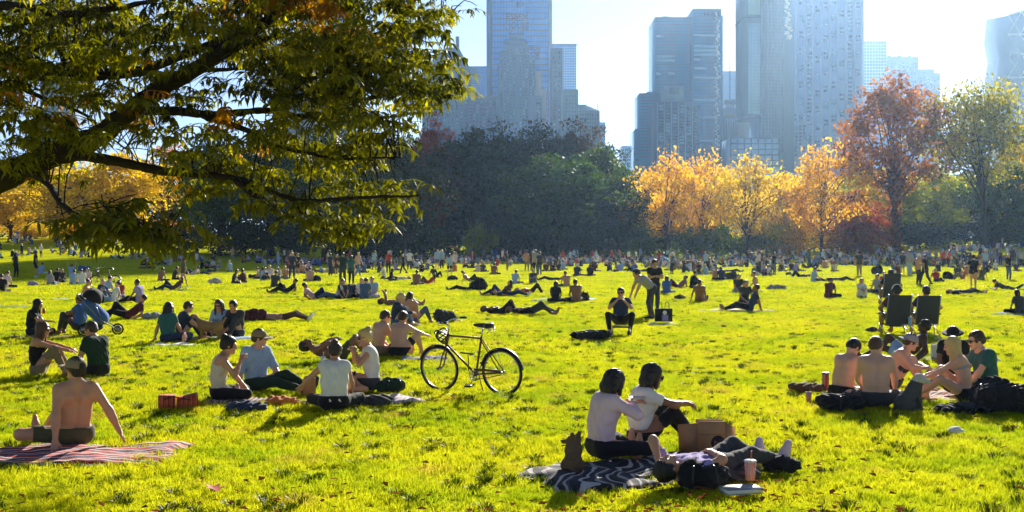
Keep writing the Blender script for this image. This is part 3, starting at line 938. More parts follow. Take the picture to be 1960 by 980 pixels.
def make_tree(seed, Ht, W, bole=0.3, nclump=90, per=85, leaf=0.62, spread=1.0, top=1.0, ivy=False, cr=0.15):
    """returns (trunk mesh, crown mesh) for one kind of tree, base at the origin"""
    r = np.random.default_rng(seed)
    mb = MB()
    zt = Ht * (bole + 0.30)
    ctrl = [(0, 0, -0.4), (r.normal() * .15, r.normal() * .15, zt * 0.3), (r.normal() * .35, r.normal() * .35, zt * 0.65), (r.normal() * .6, r.normal() * .6, zt)]
    tp = spline(ctrl, 10)
    rad = Ht * 0.019
    tr = rad * np.linspace(1.25, 0.45, 10); tr[0] *= 1.35
    mb.tube(tp, tr, 7)
    # clump centres: an uneven dome
    C = []
    zlo, zhi = Ht * bole, Ht * 0.97
    while len(C) < nclump:
        u = unit(r, 1)[0] * r.random() ** 0.28
        z = (zlo + zhi) / 2 + u[2] * (zhi - zlo) / 2
        f = (z - zlo) / (zhi - zlo)
        wid = W / 2 * (0.72 + 0.28 * math.sin(PI * min(1, f * 1.1))) * (1 if top >= 1 else 1 - (1 - top) * f)
        wob = 1 + 0.22 * math.sin(3 * math.atan2(u[1], u[0]) + seed) + 0.15 * r.normal()
        C.append((u[0] * wid * wob * spread, u[1] * wid * wob * spread, z + r.normal() * 0.03 * Ht))
    C = np.array(C)
    # limbs out to some of the clumps
    order = r.permutation(nclump)[:22]
    for q, k in enumerate(order):
        e = C[k]
        i = int(np.clip((0.35 + 0.6 * r.random()) * 9, 3, 9))
        b = tp[i]
        if e[2] < b[2] - 1: continue
        mid = b + (e - b) * 0.5 + np.array([0, 0, 0.04 * Ht * r.random()]) + r.normal(size=3) * 0.02 * Ht
        P = spline([b, b + (mid - b) * .5 + np.array([0, 0, .01 * Ht]), mid, e], 8)
        mb.tube(P, np.linspace(tr[i] * 0.6, 0.035, 8), 5, cap=False)
        for _ in range(2):
            j = r.integers(3, 7)
            e2 = C[np.argsort(np.linalg.norm(C - P[j], axis=1))[r.integers(1, 6)]]
            mb.tube(spline([P[j], (P[j] + e2) / 2 + r.normal(size=3) * .25, e2], 5), np.linspace(tr[i] * .28, 0.025, 5), 4, cap=False)
    trunk = mb.mesh('trunk', BARK, True)
    L = []
    for c in C:
        n = int(per * 1.25 * (0.5 + r.random()))
        rr = cr * W * (0.55 + 0.6 * r.random())
        d = unit(r, n) * (r.random(n)[:, None] ** 0.45) * rr * np.array([1.15, 1.15, 0.75])
        L.append(c + d)
    if ivy:
        n = 1500
        k = r.random(n) * 8.99
        i = k.astype(int)
        L.append(tp[i] + (tp[np.minimum(i + 1, 9)] - tp[i]) * (k - i)[:, None] + unit(r, n) * (0.5 + 0.7 * r.random(n))[:, None] * np.array([1, 1, .5]))
    V, Q = leaf_quads(np.vstack(L), leaf, r)
    return trunk, mesh_np('crown', V, Q, [LF['green']])


KINDS = {
    'round': make_tree(21, 20, 17, 0.22, 95, 85),
    'tall': make_tree(22, 24, 15, 0.25, 95, 85),
    'broad': make_tree(23, 22, 22, 0.25, 120, 80),
    'airy': make_tree(24, 20, 18, 0.20, 75, 56, 0.58),
    'vase': make_tree(25, 27, 20, 0.42, 100, 68, 0.62, 1.0),
    'flat': make_tree(26, 26, 26, 0.46, 115, 92, 0.6),
    'low': make_tree(27, 8, 9, 0.03, 60, 85, 0.34, cr=0.15),
    'shrub': make_tree(28, 5, 8, 0.0, 55, 80, 0.30, cr=0.17),
    'ivy': make_tree(29, 28, 18, 0.30, 110, 70, 0.62, ivy=True),
}
KH = {'round': 20, 'tall': 24, 'broad': 22, 'airy': 20, 'vase': 27, 'flat': 26, 'low': 8, 'shrub': 5, 'ivy': 28}
KW = {'round': 17, 'tall': 15, 'broad': 22, 'airy': 18, 'vase': 20, 'flat': 26, 'low': 9, 'shrub': 8, 'ivy': 18}


def plant_tree(kind, px, ytop, halfw, D, leaf, label, group, name='tree', zoff=0.0, turn=None):
    x = (px - 980) / FOC * D
    z0 = H(x, D) + zoff
    ht = CAMZ + (YH - ytop) / FOC * D - z0
    sz = ht / KH[kind]
    sw = 2 * halfw / FOC * D / KW[kind]
    root = empty(name, (x, D, z0), random.random() * 6.28 if turn is None else turn)
    root.scale = (sw, sw, sz)
    tag(root, label, 'shrub' if name == 'shrub' else 'tree', group)
    tk, cm = KINDS[kind]
    if name != 'shrub':
        obj('trunk', tk, root)
    else:
        obj('stem', tk, root)
    c = obj('crown', cm, root)
    c.material_slots[0].link = 'OBJECT'
    c.material_slots[0].material = LF[leaf]
    return root


G1 = 'trees along the far edge of the meadow'
TREES = [
    ('round', -75, 335, 80, 180, 'gold', 'golden tree at the left end of the row, just beyond the edge'),
    ('broad', -190, 320, 95, 190, 'green', 'green tree beyond the golden tree outside the left edge'),
    ('broad', 2090, 230, 90, 200, 'olive', 'olive tree beyond the right edge of the row'),
    ('round', 20, 345, 70, 185, 'gold', 'gold leaved tree at the far left edge under the thick limb'),
    ('airy', 110, 298, 100, 172, 'gold', 'bright yellow tree with forked dark trunk on the left rise'),
    ('round', 235, 292, 95, 182, 'gold', 'golden tree behind the low drooping bough'),
    ('tall', 330, 270, 70, 205, 'rust', 'rust brown tree between the yellow trees and the dark wood'),
    ('broad', 420, 258, 100, 190, 'green', 'dull green tree seen between the two long boughs'),
    ('tall', 520, 240, 85, 200, 'dark', 'dark green tall tree behind the middle of the near boughs'),
    ('broad', 620, 250, 100, 186, 'green', 'broad dull green tree behind the drooping bough tips'),
    ('tall', 700, 232, 80, 205, 'dark', 'tall dark tree left of the red topped tree'),
    ('round', 775, 275, 75, 178, 'dark', 'dark tree standing before the red topped tree'),
    ('tall', 835, 221, 48, 200, 'red', 'red topped tree at the tip of the near foliage'),
    ('vase', 905, 248, 85, 182, 'dark', 'dark tree with open fork of trunks right of the red topped tree'),
    ('tall', 955, 236, 70, 205, 'dark', 'near black crowned tree beneath the stepped tower'),
    ('broad', 1030, 246, 95, 200, 'dark', 'broad near black tree beneath the narrow slab'),
    ('tall', 1100, 234, 78, 208, 'purple', 'tallest dark purple tree at the top of the dark clump'),
    ('round', 1062, 295, 105, 176, 'green', 'rounded moss green tree in front of the dark clump'),
    ('round', 1150, 275, 70, 190, 'green', 'green tree with sunlit edge at the right end of the dark clump'),
    ('round', 1185, 345, 55, 180, 'dark', 'low dark tree beside the first yellow tree'),
    ('airy', 1275, 288, 78, 182, 'yellow', 'orange yellow tree first right of the dark clump'),
    ('airy', 1345, 290, 75, 198, 'yellow', 'yellow tree below the gridded apartment block'),
    ('airy', 1430, 292, 82, 185, 'gold', 'golden tree with dark branching trunk below the glass hall'),
    ('round', 1500, 330, 60, 205, 'gold', 'small golden tree in the dip between the golden and orange trees'),
    ('airy', 1572, 268, 82, 184, 'yellow', 'orange gold tree left of the tall rust tree'),
    ('ivy', 1712, 142, 108, 190, 'rust', 'tall rust orange tree with ivy wrapped trunk'),
    ('flat', 1882, 163, 128, 186, 'olive', 'tall open yellow green tree with spreading bare limbs at right'),
    ('round', 1705, 318, 80, 215, 'lime', 'yellow green tree seen under the tall rust tree'),
    ('round', 1800, 320, 70, 218, 'lime', 'yellow green tree seen between the two tall trunks'),
    ('round', 1640, 360, 50, 196, 'rust', 'small reddish tree left of the ivy wrapped trunk'),
    ('round', 1930, 310, 75, 200, 'green', 'dark green tree at the far right under the open crown'),
    ('round', 1868, 345, 55, 214, 'lime', 'yellow green tree behind the right hand bare trunk'),
    ('tall', 1985, 240, 70, 215, 'gold', 'golden tree cut by the right edge'),
]
for q, (px, yt) in enumerate([(60, 330), (180, 325), (330, 300), (450, 285), (560, 270), (660, 275), (760, 262), (860, 272), (990, 268), (1120, 275), (1240, 330), (1380, 330), (1520, 340), (1640, 330), (1780, 335), (1900, 325)]):
    TREES.append((('broad', 'round', 'tall')[q % 3], px, yt, 105, 232 + (q % 3) * 6, 'dark' if 300 < px < 1200 else ('green', 'gold', 'lime')[q % 3],
                  f"back row tree {('far left', 'left of the dark wood', 'behind the rust brown tree', 'behind the dull green tree', 'behind the second bough', 'behind the drooping tips', 'behind the red topped tree', 'behind the forked trunks', 'behind the near black crown', 'behind the moss green tree', 'behind the first yellow tree', 'behind the golden tree', 'behind the golden dip', 'behind the red bush', 'between the two tall trunks', 'behind the bare right trunk')[q]} closing the tree line"))
for (k, px, yt, hw, D, lf, lab) in TREES:
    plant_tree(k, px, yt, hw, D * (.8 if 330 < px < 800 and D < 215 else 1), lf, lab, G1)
G2 = 'understory shrubs at the foot of the tree line'
SHRUBS = [
    (60, 425, 60, 190, 'gold', 'golden bush on the left rise'), (175, 415, 60, 196, 'yellow', 'orange bush behind the low drooping bough tip'),
    (300, 420, 60, 190, 'rust', 'rust brown bush left of the dark wood'), (380, 415, 70, 186, 'dark', 'dark bush at the left start of the dark wood'),
    (470, 425, 70, 182, 'dark', 'dark bush under the second bough'), (560, 410, 75, 190, 'green', 'green bush under the drooping bough tips'),
    (650, 425, 60, 180, 'dark', 'dark bush below the lowest hanging leaves'), (725, 415, 65, 186, 'dark', 'dark bush left of the forked trunks'),
    (800, 425, 55, 192, 'green', 'green bush behind the forked trunks'), (915, 428, 30, 176, 'lime', 'small sunlit lime bush right of the forked trunks'),
    (960, 415, 70, 184, 'dark', 'dark bush beneath the near black crown'), (1050, 420, 80, 178, 'dark', 'dark bush under the moss green tree'),
    (1140, 415, 75, 182, 'dark', 'dark bush at the right of the dark clump'), (1230, 420, 70, 186, 'green', 'dull green bush left of the yellow trees'),
    (1320, 428, 70, 190, 'green', 'green bush under the second yellow tree'), (1400, 432, 70, 192, 'green', 'green bush under the golden tree'),
    (1480, 425, 65, 196, 'lime', 'lime bush under the golden dip'), (1545, 428, 60, 190, 'gold', 'golden bush under the orange gold tree'),
    (1620, 415, 60, 188, 'rust', 'grey brown bush left of the ivy wrapped trunk'), (1668, 385, 42, 186, 'red', 'red bush beside the ivy wrapped trunk'),
    (1760, 425, 60, 196, 'dark', 'dark bush between the two tall trunks'), (1815, 395, 50, 200, 'lime', 'lime bush left of the bare right hand trunk'),
    (1890, 405, 60, 194, 'dark', 'dark bush right of the bare right hand trunk'), (1950, 415, 50, 190, 'green', 'green bush at the right edge'),
]
for (px, yt, hw, D, lf, lab) in SHRUBS:
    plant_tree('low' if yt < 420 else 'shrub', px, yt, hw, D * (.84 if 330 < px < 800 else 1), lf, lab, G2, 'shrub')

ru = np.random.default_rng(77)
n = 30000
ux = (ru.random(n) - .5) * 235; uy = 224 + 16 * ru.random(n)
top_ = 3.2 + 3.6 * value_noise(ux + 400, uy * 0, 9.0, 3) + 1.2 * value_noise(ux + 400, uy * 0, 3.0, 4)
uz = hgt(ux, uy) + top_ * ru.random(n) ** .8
V, Q = leaf_quads(np.stack([ux, uy, uz], -1), .75, ru)
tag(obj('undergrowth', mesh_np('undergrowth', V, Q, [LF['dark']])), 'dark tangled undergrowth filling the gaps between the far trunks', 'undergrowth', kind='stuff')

# ------------------------------------------------------------------ the near tree whose boughs hang into the picture from the left
LEAF_NEAR = leafmat('leaf_near', [(0.012, 0.015, 0.004), (0.04, 0.045, 0.006), (0.17, 0.165, 0.008), (0.46, 0.39, 0.014)], 0.58, 1.3)
LEAF_TURN = leafmat('leaf_near_turning', [(0.12, 0.05, 0.008), (0.30, 0.13, 0.012), (0.40, 0.20, 0.014)], 0.55, 1.2)


def at(px, py, D):
    return np.array([(px - 980) / FOC * D, D, CAMZ + (YH - py) / FOC * D])


TX, TY = at(-300, 400, 17.5)[:2]
oak = empty('near_tree', (TX, TY, 0))
tag(oak, 'near tree with dark limbs and narrow drooping leaves filling the upper left', 'tree')
OFF = np.array([TX, TY, 0.0])
rb = np.random.default_rng(5)
tb = MB()
tb.tube(spline([(0, 0, -.3), (.1, 0, 1.5), (.25, .1, 3.2), (.1, .2, 6), (-.2, .3, 9.5)], 16), np.concatenate([[0.75, 0.6], np.linspace(0.5, 0.3, 14)]), 12)
tb.build('trunk', BARK_NEAR, oak, True)
LIMBS = [
    ([(-300, 395, 17.5), (-120, 372, 17.2), (0, 338, 17), (100, 292, 17), (190, 250, 16.8), (250, 206, 16.6), (310, 170, 16.4), (420, 100, 16), (520, 30, 15.6), (610, -40, 15.4)], .25, .05),
    ([(245, 208, 16.6), (300, 212, 16.7), (400, 218, 17), (500, 212, 17.2), (600, 225, 17.4), (700, 222, 17.6), (810, 210, 17.8)], .075, .015),
    ([(380, 216, 17), (470, 245, 16.6), (560, 287, 16.3), (650, 302, 16), (760, 302, 15.8)], .05, .012),
    ([(110, 292, 17), (200, 305, 16.5), (290, 326, 16), (370, 336, 15.6), (450, 346, 15.2), (560, 385, 15), (680, 384, 14.8), (805, 384, 14.6)], .08, .012),
    ([(450, 346, 15.2), (520, 398, 14.6), (600, 428, 14.0), (685, 440, 13.6)], .04, .01),
    ([(30, 330, 17), (88, 345, 15.6), (130, 396, 14.2), (180, 430, 13), (240, 450, 12), (305, 470, 11.4)], .055, .01),
    ([(-280, 230, 18), (-100, 150, 18), (0, 116, 18), (70, 140, 17.8), (150, 140, 17.6), (250, 135, 17.4), (330, 108, 17.2), (480, 48, 17), (600, 20, 17), (665, 4, 17)], .14, .03),
    ([(405, 92, 16), (440, 78, 16.4), (520, 72, 16.8), (640, 76, 17.2), (760, 62, 17.6), (865, 30, 18)], .05, .012),
    ([(520, 212, 17.2), (565, 172, 17.4), (640, 142, 17.8), (740, 130, 18), (855, 100, 18.4)], .04, .012),
    ([(600, 225, 17.4), (700, 190, 16.8), (800, 176, 16.4), (882, 186, 16)], .035, .01),
    ([(-280, 120, 16), (-100, 45, 15.8), (0, 20, 15.5), (150, 32, 15.3), (300, 10, 15)], .10, .03),
    ([(-280, 250, 19), (-100, 195, 19), (0, 166, 19), (80, 196, 18.8), (160, 232, 18.5), (240, 300, 18)], .07, .012),
    ([(310, 170, 16.4), (380, 140, 17.5), (460, 135, 18.5), (560, 120, 19.5)], .05, .012),
    ([(650, 302, 16), (700, 285, 16.3), (740, 262, 16.6), (790, 240, 17)], .018, .008),
    ([(88, 345, 16.6), (110, 372, 17.2), (118, 420, 17.5)], .02, .008),
    ([(500, 212, 17.2), (540, 195, 16.2), (590, 190, 15.6), (640, 205, 15.2)], .02, .008),
]
BP = []
for ctrl, r0, r1 in LIMBS:
    P = spline([at(*c) for c in ctrl], 10 * len(ctrl))
    P = P + np.cumsum(rb.normal(size=P.shape) * 0.006, 0)
    MB().tube(P - OFF, np.linspace(r0, r1, len(P)) * (1 + 0.06 * rb.normal(size=len(P))), 9).build('limb', BARK_NEAR, oak, True)
    BP.append(P)
BP = np.vstack(BP)
BLOBS = [(180, 55, 250, 95, 640, 1), (200, 190, 220, 60, 210, 0), (50, 240, 95, 60, 120, 0), (330, 250, 120, 40, 70, 0), (530, 50, 120, 85, 330, 1), (560, 172, 110, 42, 120, 0),
         (700, 60, 110, 62, 170, 0), (800, 40, 80, 42, 85, 0), (855, 20, 32, 28, 35, 0), (805, 108, 60, 28, 45, 0), (745, 142, 90, 42, 120, 0), (832, 178, 55, 24, 55, 0), (690, 205, 110, 30, 105, 0),
         (785, 240, 42, 20, 30, 0), (600, 250, 70, 22, 32, 0), (720, 275, 60, 20, 36, 0), (540, 300, 90, 18, 42, 0), (640, 312, 70, 22, 42, 0), (745, 308, 36, 20, 24, 0), (400, 300, 60, 36, 45, 0),
         (440, 360, 70, 24, 45, 0), (560, 388, 80, 22, 48, 0), (680, 384, 70, 26, 50, 0), (772, 388, 50, 26, 50, 0), (600, 428, 40, 18, 16, 0), (672, 442, 42, 26, 34, 0), (195, 440, 60, 16, 22, 0),
         (250, 422, 58, 32, 40, 0), (292, 470, 36, 20, 26, 0), (212, 472, 45, 13, 18, 0), (310, 400, 28, 36, 22, 0), (25, 292, 45, 34, 36, 0), (370, 376, 38, 26, 18, 0), (120, 320, 60, 25, 18, 0),
         (480, 330, 50, 25, 22, 0), (520, 240, 60, 16, 20, 0), (630, 345, 30, 14, 8, 0), (-80, 150, 120, 170, 200, 1)]


def spray_mesh(seed):
    """one hanging twig end with a dozen and a half long narrow leaves"""
    r = np.random.default_rng(seed)
    n, m = 18, 7
    V, Q = [], []
    for k in range(m):                     # the twig: a thin bent ribbon the leaves grow from
        t = k / (m - 1) - .5
        c = np.array([t * .34, .02 * math.sin(5 * t + seed), .05 - .22 * t * t - .06 * t])
        V += [c + np.array([0, 0, .004]), c - np.array([0, 0, .004])]
    for k in range(m - 1): Q.append([2 * k, 2 * k + 1, 2 * k + 3, 2 * k + 2])
    for k in range(n):
        i0 = 2 * int(r.integers(0, m)) if k > 2 else 2 * (m - 1)
        p0 = V[i0]
        sgn = 1 if k % 2 else -1
        out = np.array([.35 + .8 * r.normal() * .6, sgn * (.5 + .6 * r.random()), .15 - 1.0 * r.random()]); out /= np.linalg.norm(out)
        side = np.cross(out, [0, 0, 1.0]); side /= np.linalg.norm(side)
        nrm_ = np.cross(side, out)
        tw = r.normal() * .6
        side = side * math.cos(tw) + nrm_ * math.sin(tw)
        L = .085 + .055 * r.random(); w = .0135 + .005 * r.random()
        droop = np.array([0, 0, -.02 - .03 * r.random()])
        p1, p2, p3 = p0 + out * L * .38, p0 + out * L * .72 + droop * .5, p0 + out * L + droop * 1.4
        b = len(V)
        V += [p1 + side * w, p1 - nrm_ * .004, p1 - side * w, p2 + side * w * .8, p2 - nrm_ * .004, p2 - side * w * .8, p3]
        Q += [[i0, b, b + 1, b + 1], [i0, b + 1, b + 2, b + 2], [b, b + 3, b + 4, b + 1], [b + 1, b + 4, b + 5, b + 2], [b + 3, b + 6, b + 4, b + 4], [b + 4, b + 6, b + 5, b + 5]]
    Q = np.array(Q)
    tri = Q[Q[:, 2] == Q[:, 3]][:, :3]; qd = Q[Q[:, 2] != Q[:, 3]]
    return np.array(V), qd, tri


SPR = [spray_mesh(s) for s in range(6)]
SPR_ME = [mesh_np('leaf_spray', v, [q, t_], [LEAF_NEAR]) for v, q, t_ in SPR]
pts, dense = [], []
for (cx, cy_, rx, ry, n, back) in BLOBS:
    if cx > 680: cx, rx = cx - 30, rx * .78
    a = rb.random(n) * 2 * PI; q = np.sqrt(rb.random(n)) * (1 + 0.12 * rb.normal(size=n))
    D = 13.6 + rb.random(n) * (8.0 if back else 5.5)
    if cx < 340 and cy_ > 395: D = 11.0 + rb.random(n) * 1.8
    if 560 < cx < 700 and cy_ > 410: D = 13.2 + rb.random(n) * 1.2
    m = max(2, int(n * (.20 if cy_ < 200 else .13)))              # clumps of sprays, flattened into layers
    for i in range(m):
        c0 = at(cx + rx * q[i] * math.cos(a[i]), cy_ + ry * q[i] * math.sin(a[i]), D[i])
        for _ in range(int(rb.integers(3, 7))):
            pts.append(c0 + rb.normal(size=3) * np.array([.25, .25, .055]))
pts = np.array(pts)
# pull each spray part of the way towards its nearest bough so the leaves hang in layers
for c in range(0, len(pts), 400):
    d = np.linalg.norm(pts[c:c + 400, None] - BP[None], axis=2)
    j = d.argmin(1); near = BP[j]
    pts[c:c + 400] = pts[c:c + 400] + (near - pts[c:c + 400]) * np.array([0.12, 0.35, 0.16])
turn = rb.random(len(pts)) * 6.28
scl = 0.8 + 0.5 * rb.random(len(pts))
kind = rb.integers(0, 6, len(pts))
hot = [at(x_, y_, 16.5) for x_, y_ in ((615, 50), (650, 62), (190, 232), (430, 250), (500, 20))]
warm = np.array([min(np.linalg.norm((p - q)[[0, 2]]) for q in hot) < 0.2 for p in pts]) | (rb.random(len(pts)) < 0.012)
# the sprays that show largest stay single parts, the rest is one mass of foliage
vis = (pts[:, 0] / pts[:, 1] * FOC + 980 > 10) & (CAMZ + 0 * pts[:, 2] < 99) & (YH - (pts[:, 2] - CAMZ) / pts[:, 1] * FOC > 8)
rank = np.argsort(np.where(vis, pts[:, 1] - 2.5 * (YH - (pts[:, 2] - CAMZ) / pts[:, 1] * FOC > 230), 99))
single = set(rank[:280].tolist())
for mname, flag in (('foliage', False), ('turning_foliage', True)):
    mm = MB()
    for i in range(len(pts)):
        if bool(warm[i]) != flag: continue
        if i in single and not flag: continue
        v, q, t_ = SPR[kind[i]]
        mm.add((v * scl[i]) @ rotz(turn[i]).T + pts[i] - OFF, q, t_)
    o = mm.build(mname, LEAF_TURN if flag else LEAF_NEAR, oak)
    o['kind'] = 'stuff'
for i in sorted(single):
    if warm[i]: continue
    o = obj('leaf_spray', SPR_ME[kind[i]], oak, tuple(pts[i] - OFF), (0, 0, turn[i]))
    o.scale = (scl[i],) * 3
# thin twigs from the boughs to the sprays
tw = MB()
for i in range(0, len(pts), 2):
    d = np.linalg.norm(BP - pts[i], axis=1)
    k = int(d.argmin())
    if d[k] > .8: continue
    b = BP[k]; e = pts[i] + np.array([0, 0, .1 * scl[i]])
    m_ = (b + e) / 2 + rb.normal(size=3) * .06 + np.array([0, 0, .08])
    tw.tube(spline([b, m_, e], 5) - OFF, np.linspace(0.011, 0.004, 5), 4, cap=False)
tw.build('twigs', BARK_NEAR, oak)['kind'] = 'stuff'

# ------------------------------------------------------------------ figures: distance fields meshed into one continuous body
class Field:
    def __init__(s, lo, hi, h):
        s.h = h
        s.lo = np.array(lo, float) - 3 * h
        n = np.ceil((np.array(hi) + 3 * h - s.lo) / h).astype(int) + 1
        s.n = n
        s.ax = [s.lo[k] + h * np.arange(n[k], dtype=np.float32) for k in range(3)]
        s.F = np.full(n, 1.0, np.float32)
        s.I = np.zeros(n, np.int8)

    def sub(s, lo, hi):
        a = np.clip(((np.array(lo) - s.lo) / s.h).astype(int), 0, s.n - 1)
        b = np.clip(np.ceil((np.array(hi) - s.lo) / s.h).astype(int) + 1, 1, s.n)
        sl = tuple(slice(a[k], max(b[k], a[k] + 1)) for k in range(3))
        return sl, [s.ax[k][sl[k]] for k in range(3)]

    def put(s, sl, d, k, i):
        f = s.F[sl]
        s.I[sl] = np.where(d < f, i, s.I[sl])
        hh = np.clip(0.5 + 0.5 * (f - d) / k, 0, 1)
        s.F[sl] = f + (d - f) * hh - k * hh * (1 - hh)

    def cone(s, a, b, ra, rb, k=0.03, i=0, cut=False, fold=0.0):
        a = np.asarray(a, np.float32); b = np.asarray(b, np.float32)
        pad = k + 2 * s.h + abs(fold)
        sl, (x, y, z) = s.sub(np.minimum(a - ra, b - rb) - pad, np.maximum(a + ra, b + rb) + pad)
        x = x[:, None, None]; y = y[None, :, None]; z = z[None, None, :]
        ab = b - a; L2 = float(ab @ ab) + 1e-9
        t = ((x - a[0]) * ab[0] + (y - a[1]) * ab[1] + (z - a[2]) * ab[2]) / L2
        tc = np.clip(t, 0, 1)
        d = np.sqrt((x - a[0] - tc * ab[0]) ** 2 + (y - a[1] - tc * ab[1]) ** 2 + (z - a[2] - tc * ab[2]) ** 2) - (ra + (rb - ra) * tc)
        if fold:
            d = d + fold * np.sin(t * math.sqrt(L2) * 60 + 14 * x + 31 * z) * np.sin(26 * x + 23 * y - 12 * z + 1.3)
        if cut:
            d = np.maximum(d, (t - 1) * math.sqrt(L2))
        s.put(sl, d, k, i)

    def ell(s, c, R, rad, k=0.02, i=0, carve=False):
        c = np.asarray(c, float); m = max(rad)
        pad = m + k + 2 * s.h
        sl, (x, y, z) = s.sub(c - pad, c + pad)
        P = np.stack(np.broadcast_arrays(x[:, None, None] - c[0], y[None, :, None] - c[1], z[None, None, :] - c[2]), -1).astype(np.float32)
        q = P @ np.asarray(R, np.float32) / np.asarray(rad, np.float32)
        d = (np.sqrt((q ** 2).sum(-1)) - 1) * min(rad)
        if carve:
            s.F[sl] = np.maximum(s.F[sl], -d)
        else:
            s.put(sl, d, k, i)

    def grid(s):
        return np.stack(np.meshgrid(*s.ax, indexing='ij'), -1)

    def mesh(s):
        """surface nets"""
        F = s.F; S = F < 0
        c = np.zeros(np.array(F.shape) - 1, np.int8)
        for dx in (0, 1):
            for dy in (0, 1):
                for dz in (0, 1):
                    c += S[dx:F.shape[0] - 1 + dx, dy:F.shape[1] - 1 + dy, dz:F.shape[2] - 1 + dz]
        act = (c > 0) & (c < 8)
        ijk = np.argwhere(act)
        if len(ijk) == 0:
            return np.zeros((0, 3)), np.zeros((0, 4), int), np.zeros(0, int)
        idx = np.full(act.shape, -1, np.int32)
        idx[act] = np.arange(len(ijk))
        off = np.array([[x, y, z] for x in (0, 1) for y in (0, 1) for z in (0, 1)])
        val = np.stack([F[tuple((ijk + o).T)] for o in off], 1)
        acc = np.zeros((len(ijk), 3)); cnt = np.zeros(len(ijk))
        for a in range(8):
            for b in range(a + 1, 8):
                if np.abs(off[a] - off[b]).sum() != 1: continue
                fa, fb = val[:, a], val[:, b]
                m = (fa < 0) != (fb < 0)
                t = np.where(m, fa / np.where(m, fa - fb, 1), 0)
                acc += np.where(m[:, None], off[a] + (off[b] - off[a]) * t[:, None], 0)
                cnt += m
        V = s.lo + (ijk + acc / cnt[:, None]) * s.h
        Q = []
        for ax in range(3):
            o1, o2 = [(1, 2), (2, 0), (0, 1)][ax]
            A = [slice(None)] * 3; B = [slice(None)] * 3
            A[ax] = slice(0, -1); B[ax] = slice(1, None)
            for o in (o1, o2):
                A[o] = slice(1, -1); B[o] = slice(1, -1)
            sa, sb = S[tuple(A)], S[tuple(B)]
            for flip in (0, 1):
                e = np.argwhere((sa & ~sb) if not flip else (~sa & sb))
                if len(e) == 0: continue
                e[:, o1] += 1; e[:, o2] += 1
                d1 = np.zeros(3, int); d1[o1] = 1
                d2 = np.zeros(3, int); d2[o2] = 1
                q = np.stack([idx[tuple((e - d1 - d2).T)], idx[tuple((e - d2).T)], idx[tuple(e.T)], idx[tuple((e - d1).T)]], 1)
                Q.append(q[:, ::-1] if flip else q)
        Q = np.vstack(Q)
        Q = Q[(Q >= 0).all(1)]
        fc = V[Q].mean(1)
        g = np.clip(np.rint((fc - s.lo) / s.h).astype(int), 0, s.n - 1)
        return V, Q, s.I[tuple(g.T)]


def nrm(v):
    v = np.asarray(v, float); return v / (np.linalg.norm(v) + 1e-9)


def ik(a, t, l1, l2, pole):
    """two bone chain from a to t, bending towards pole"""
    a, t = np.asarray(a, float), np.asarray(t, float)
    d = t - a; L = np.linalg.norm(d)
    if L > (l1 + l2) * 0.995:
        t = a + d / L * (l1 + l2) * 0.995; d = t - a; L = np.linalg.norm(d)
    L = max(L, abs(l1 - l2) + .02)
    u = d / (np.linalg.norm(d) + 1e-9)
    x = (l1 * l1 - l2 * l2 + L * L) / (2 * L)
    hh = math.sqrt(max(0, l1 * l1 - x * x))
    p = np.asarray(pole, float); p = p - u * (p @ u); p = nrm(p)
    return a + u * x + p * hh, t


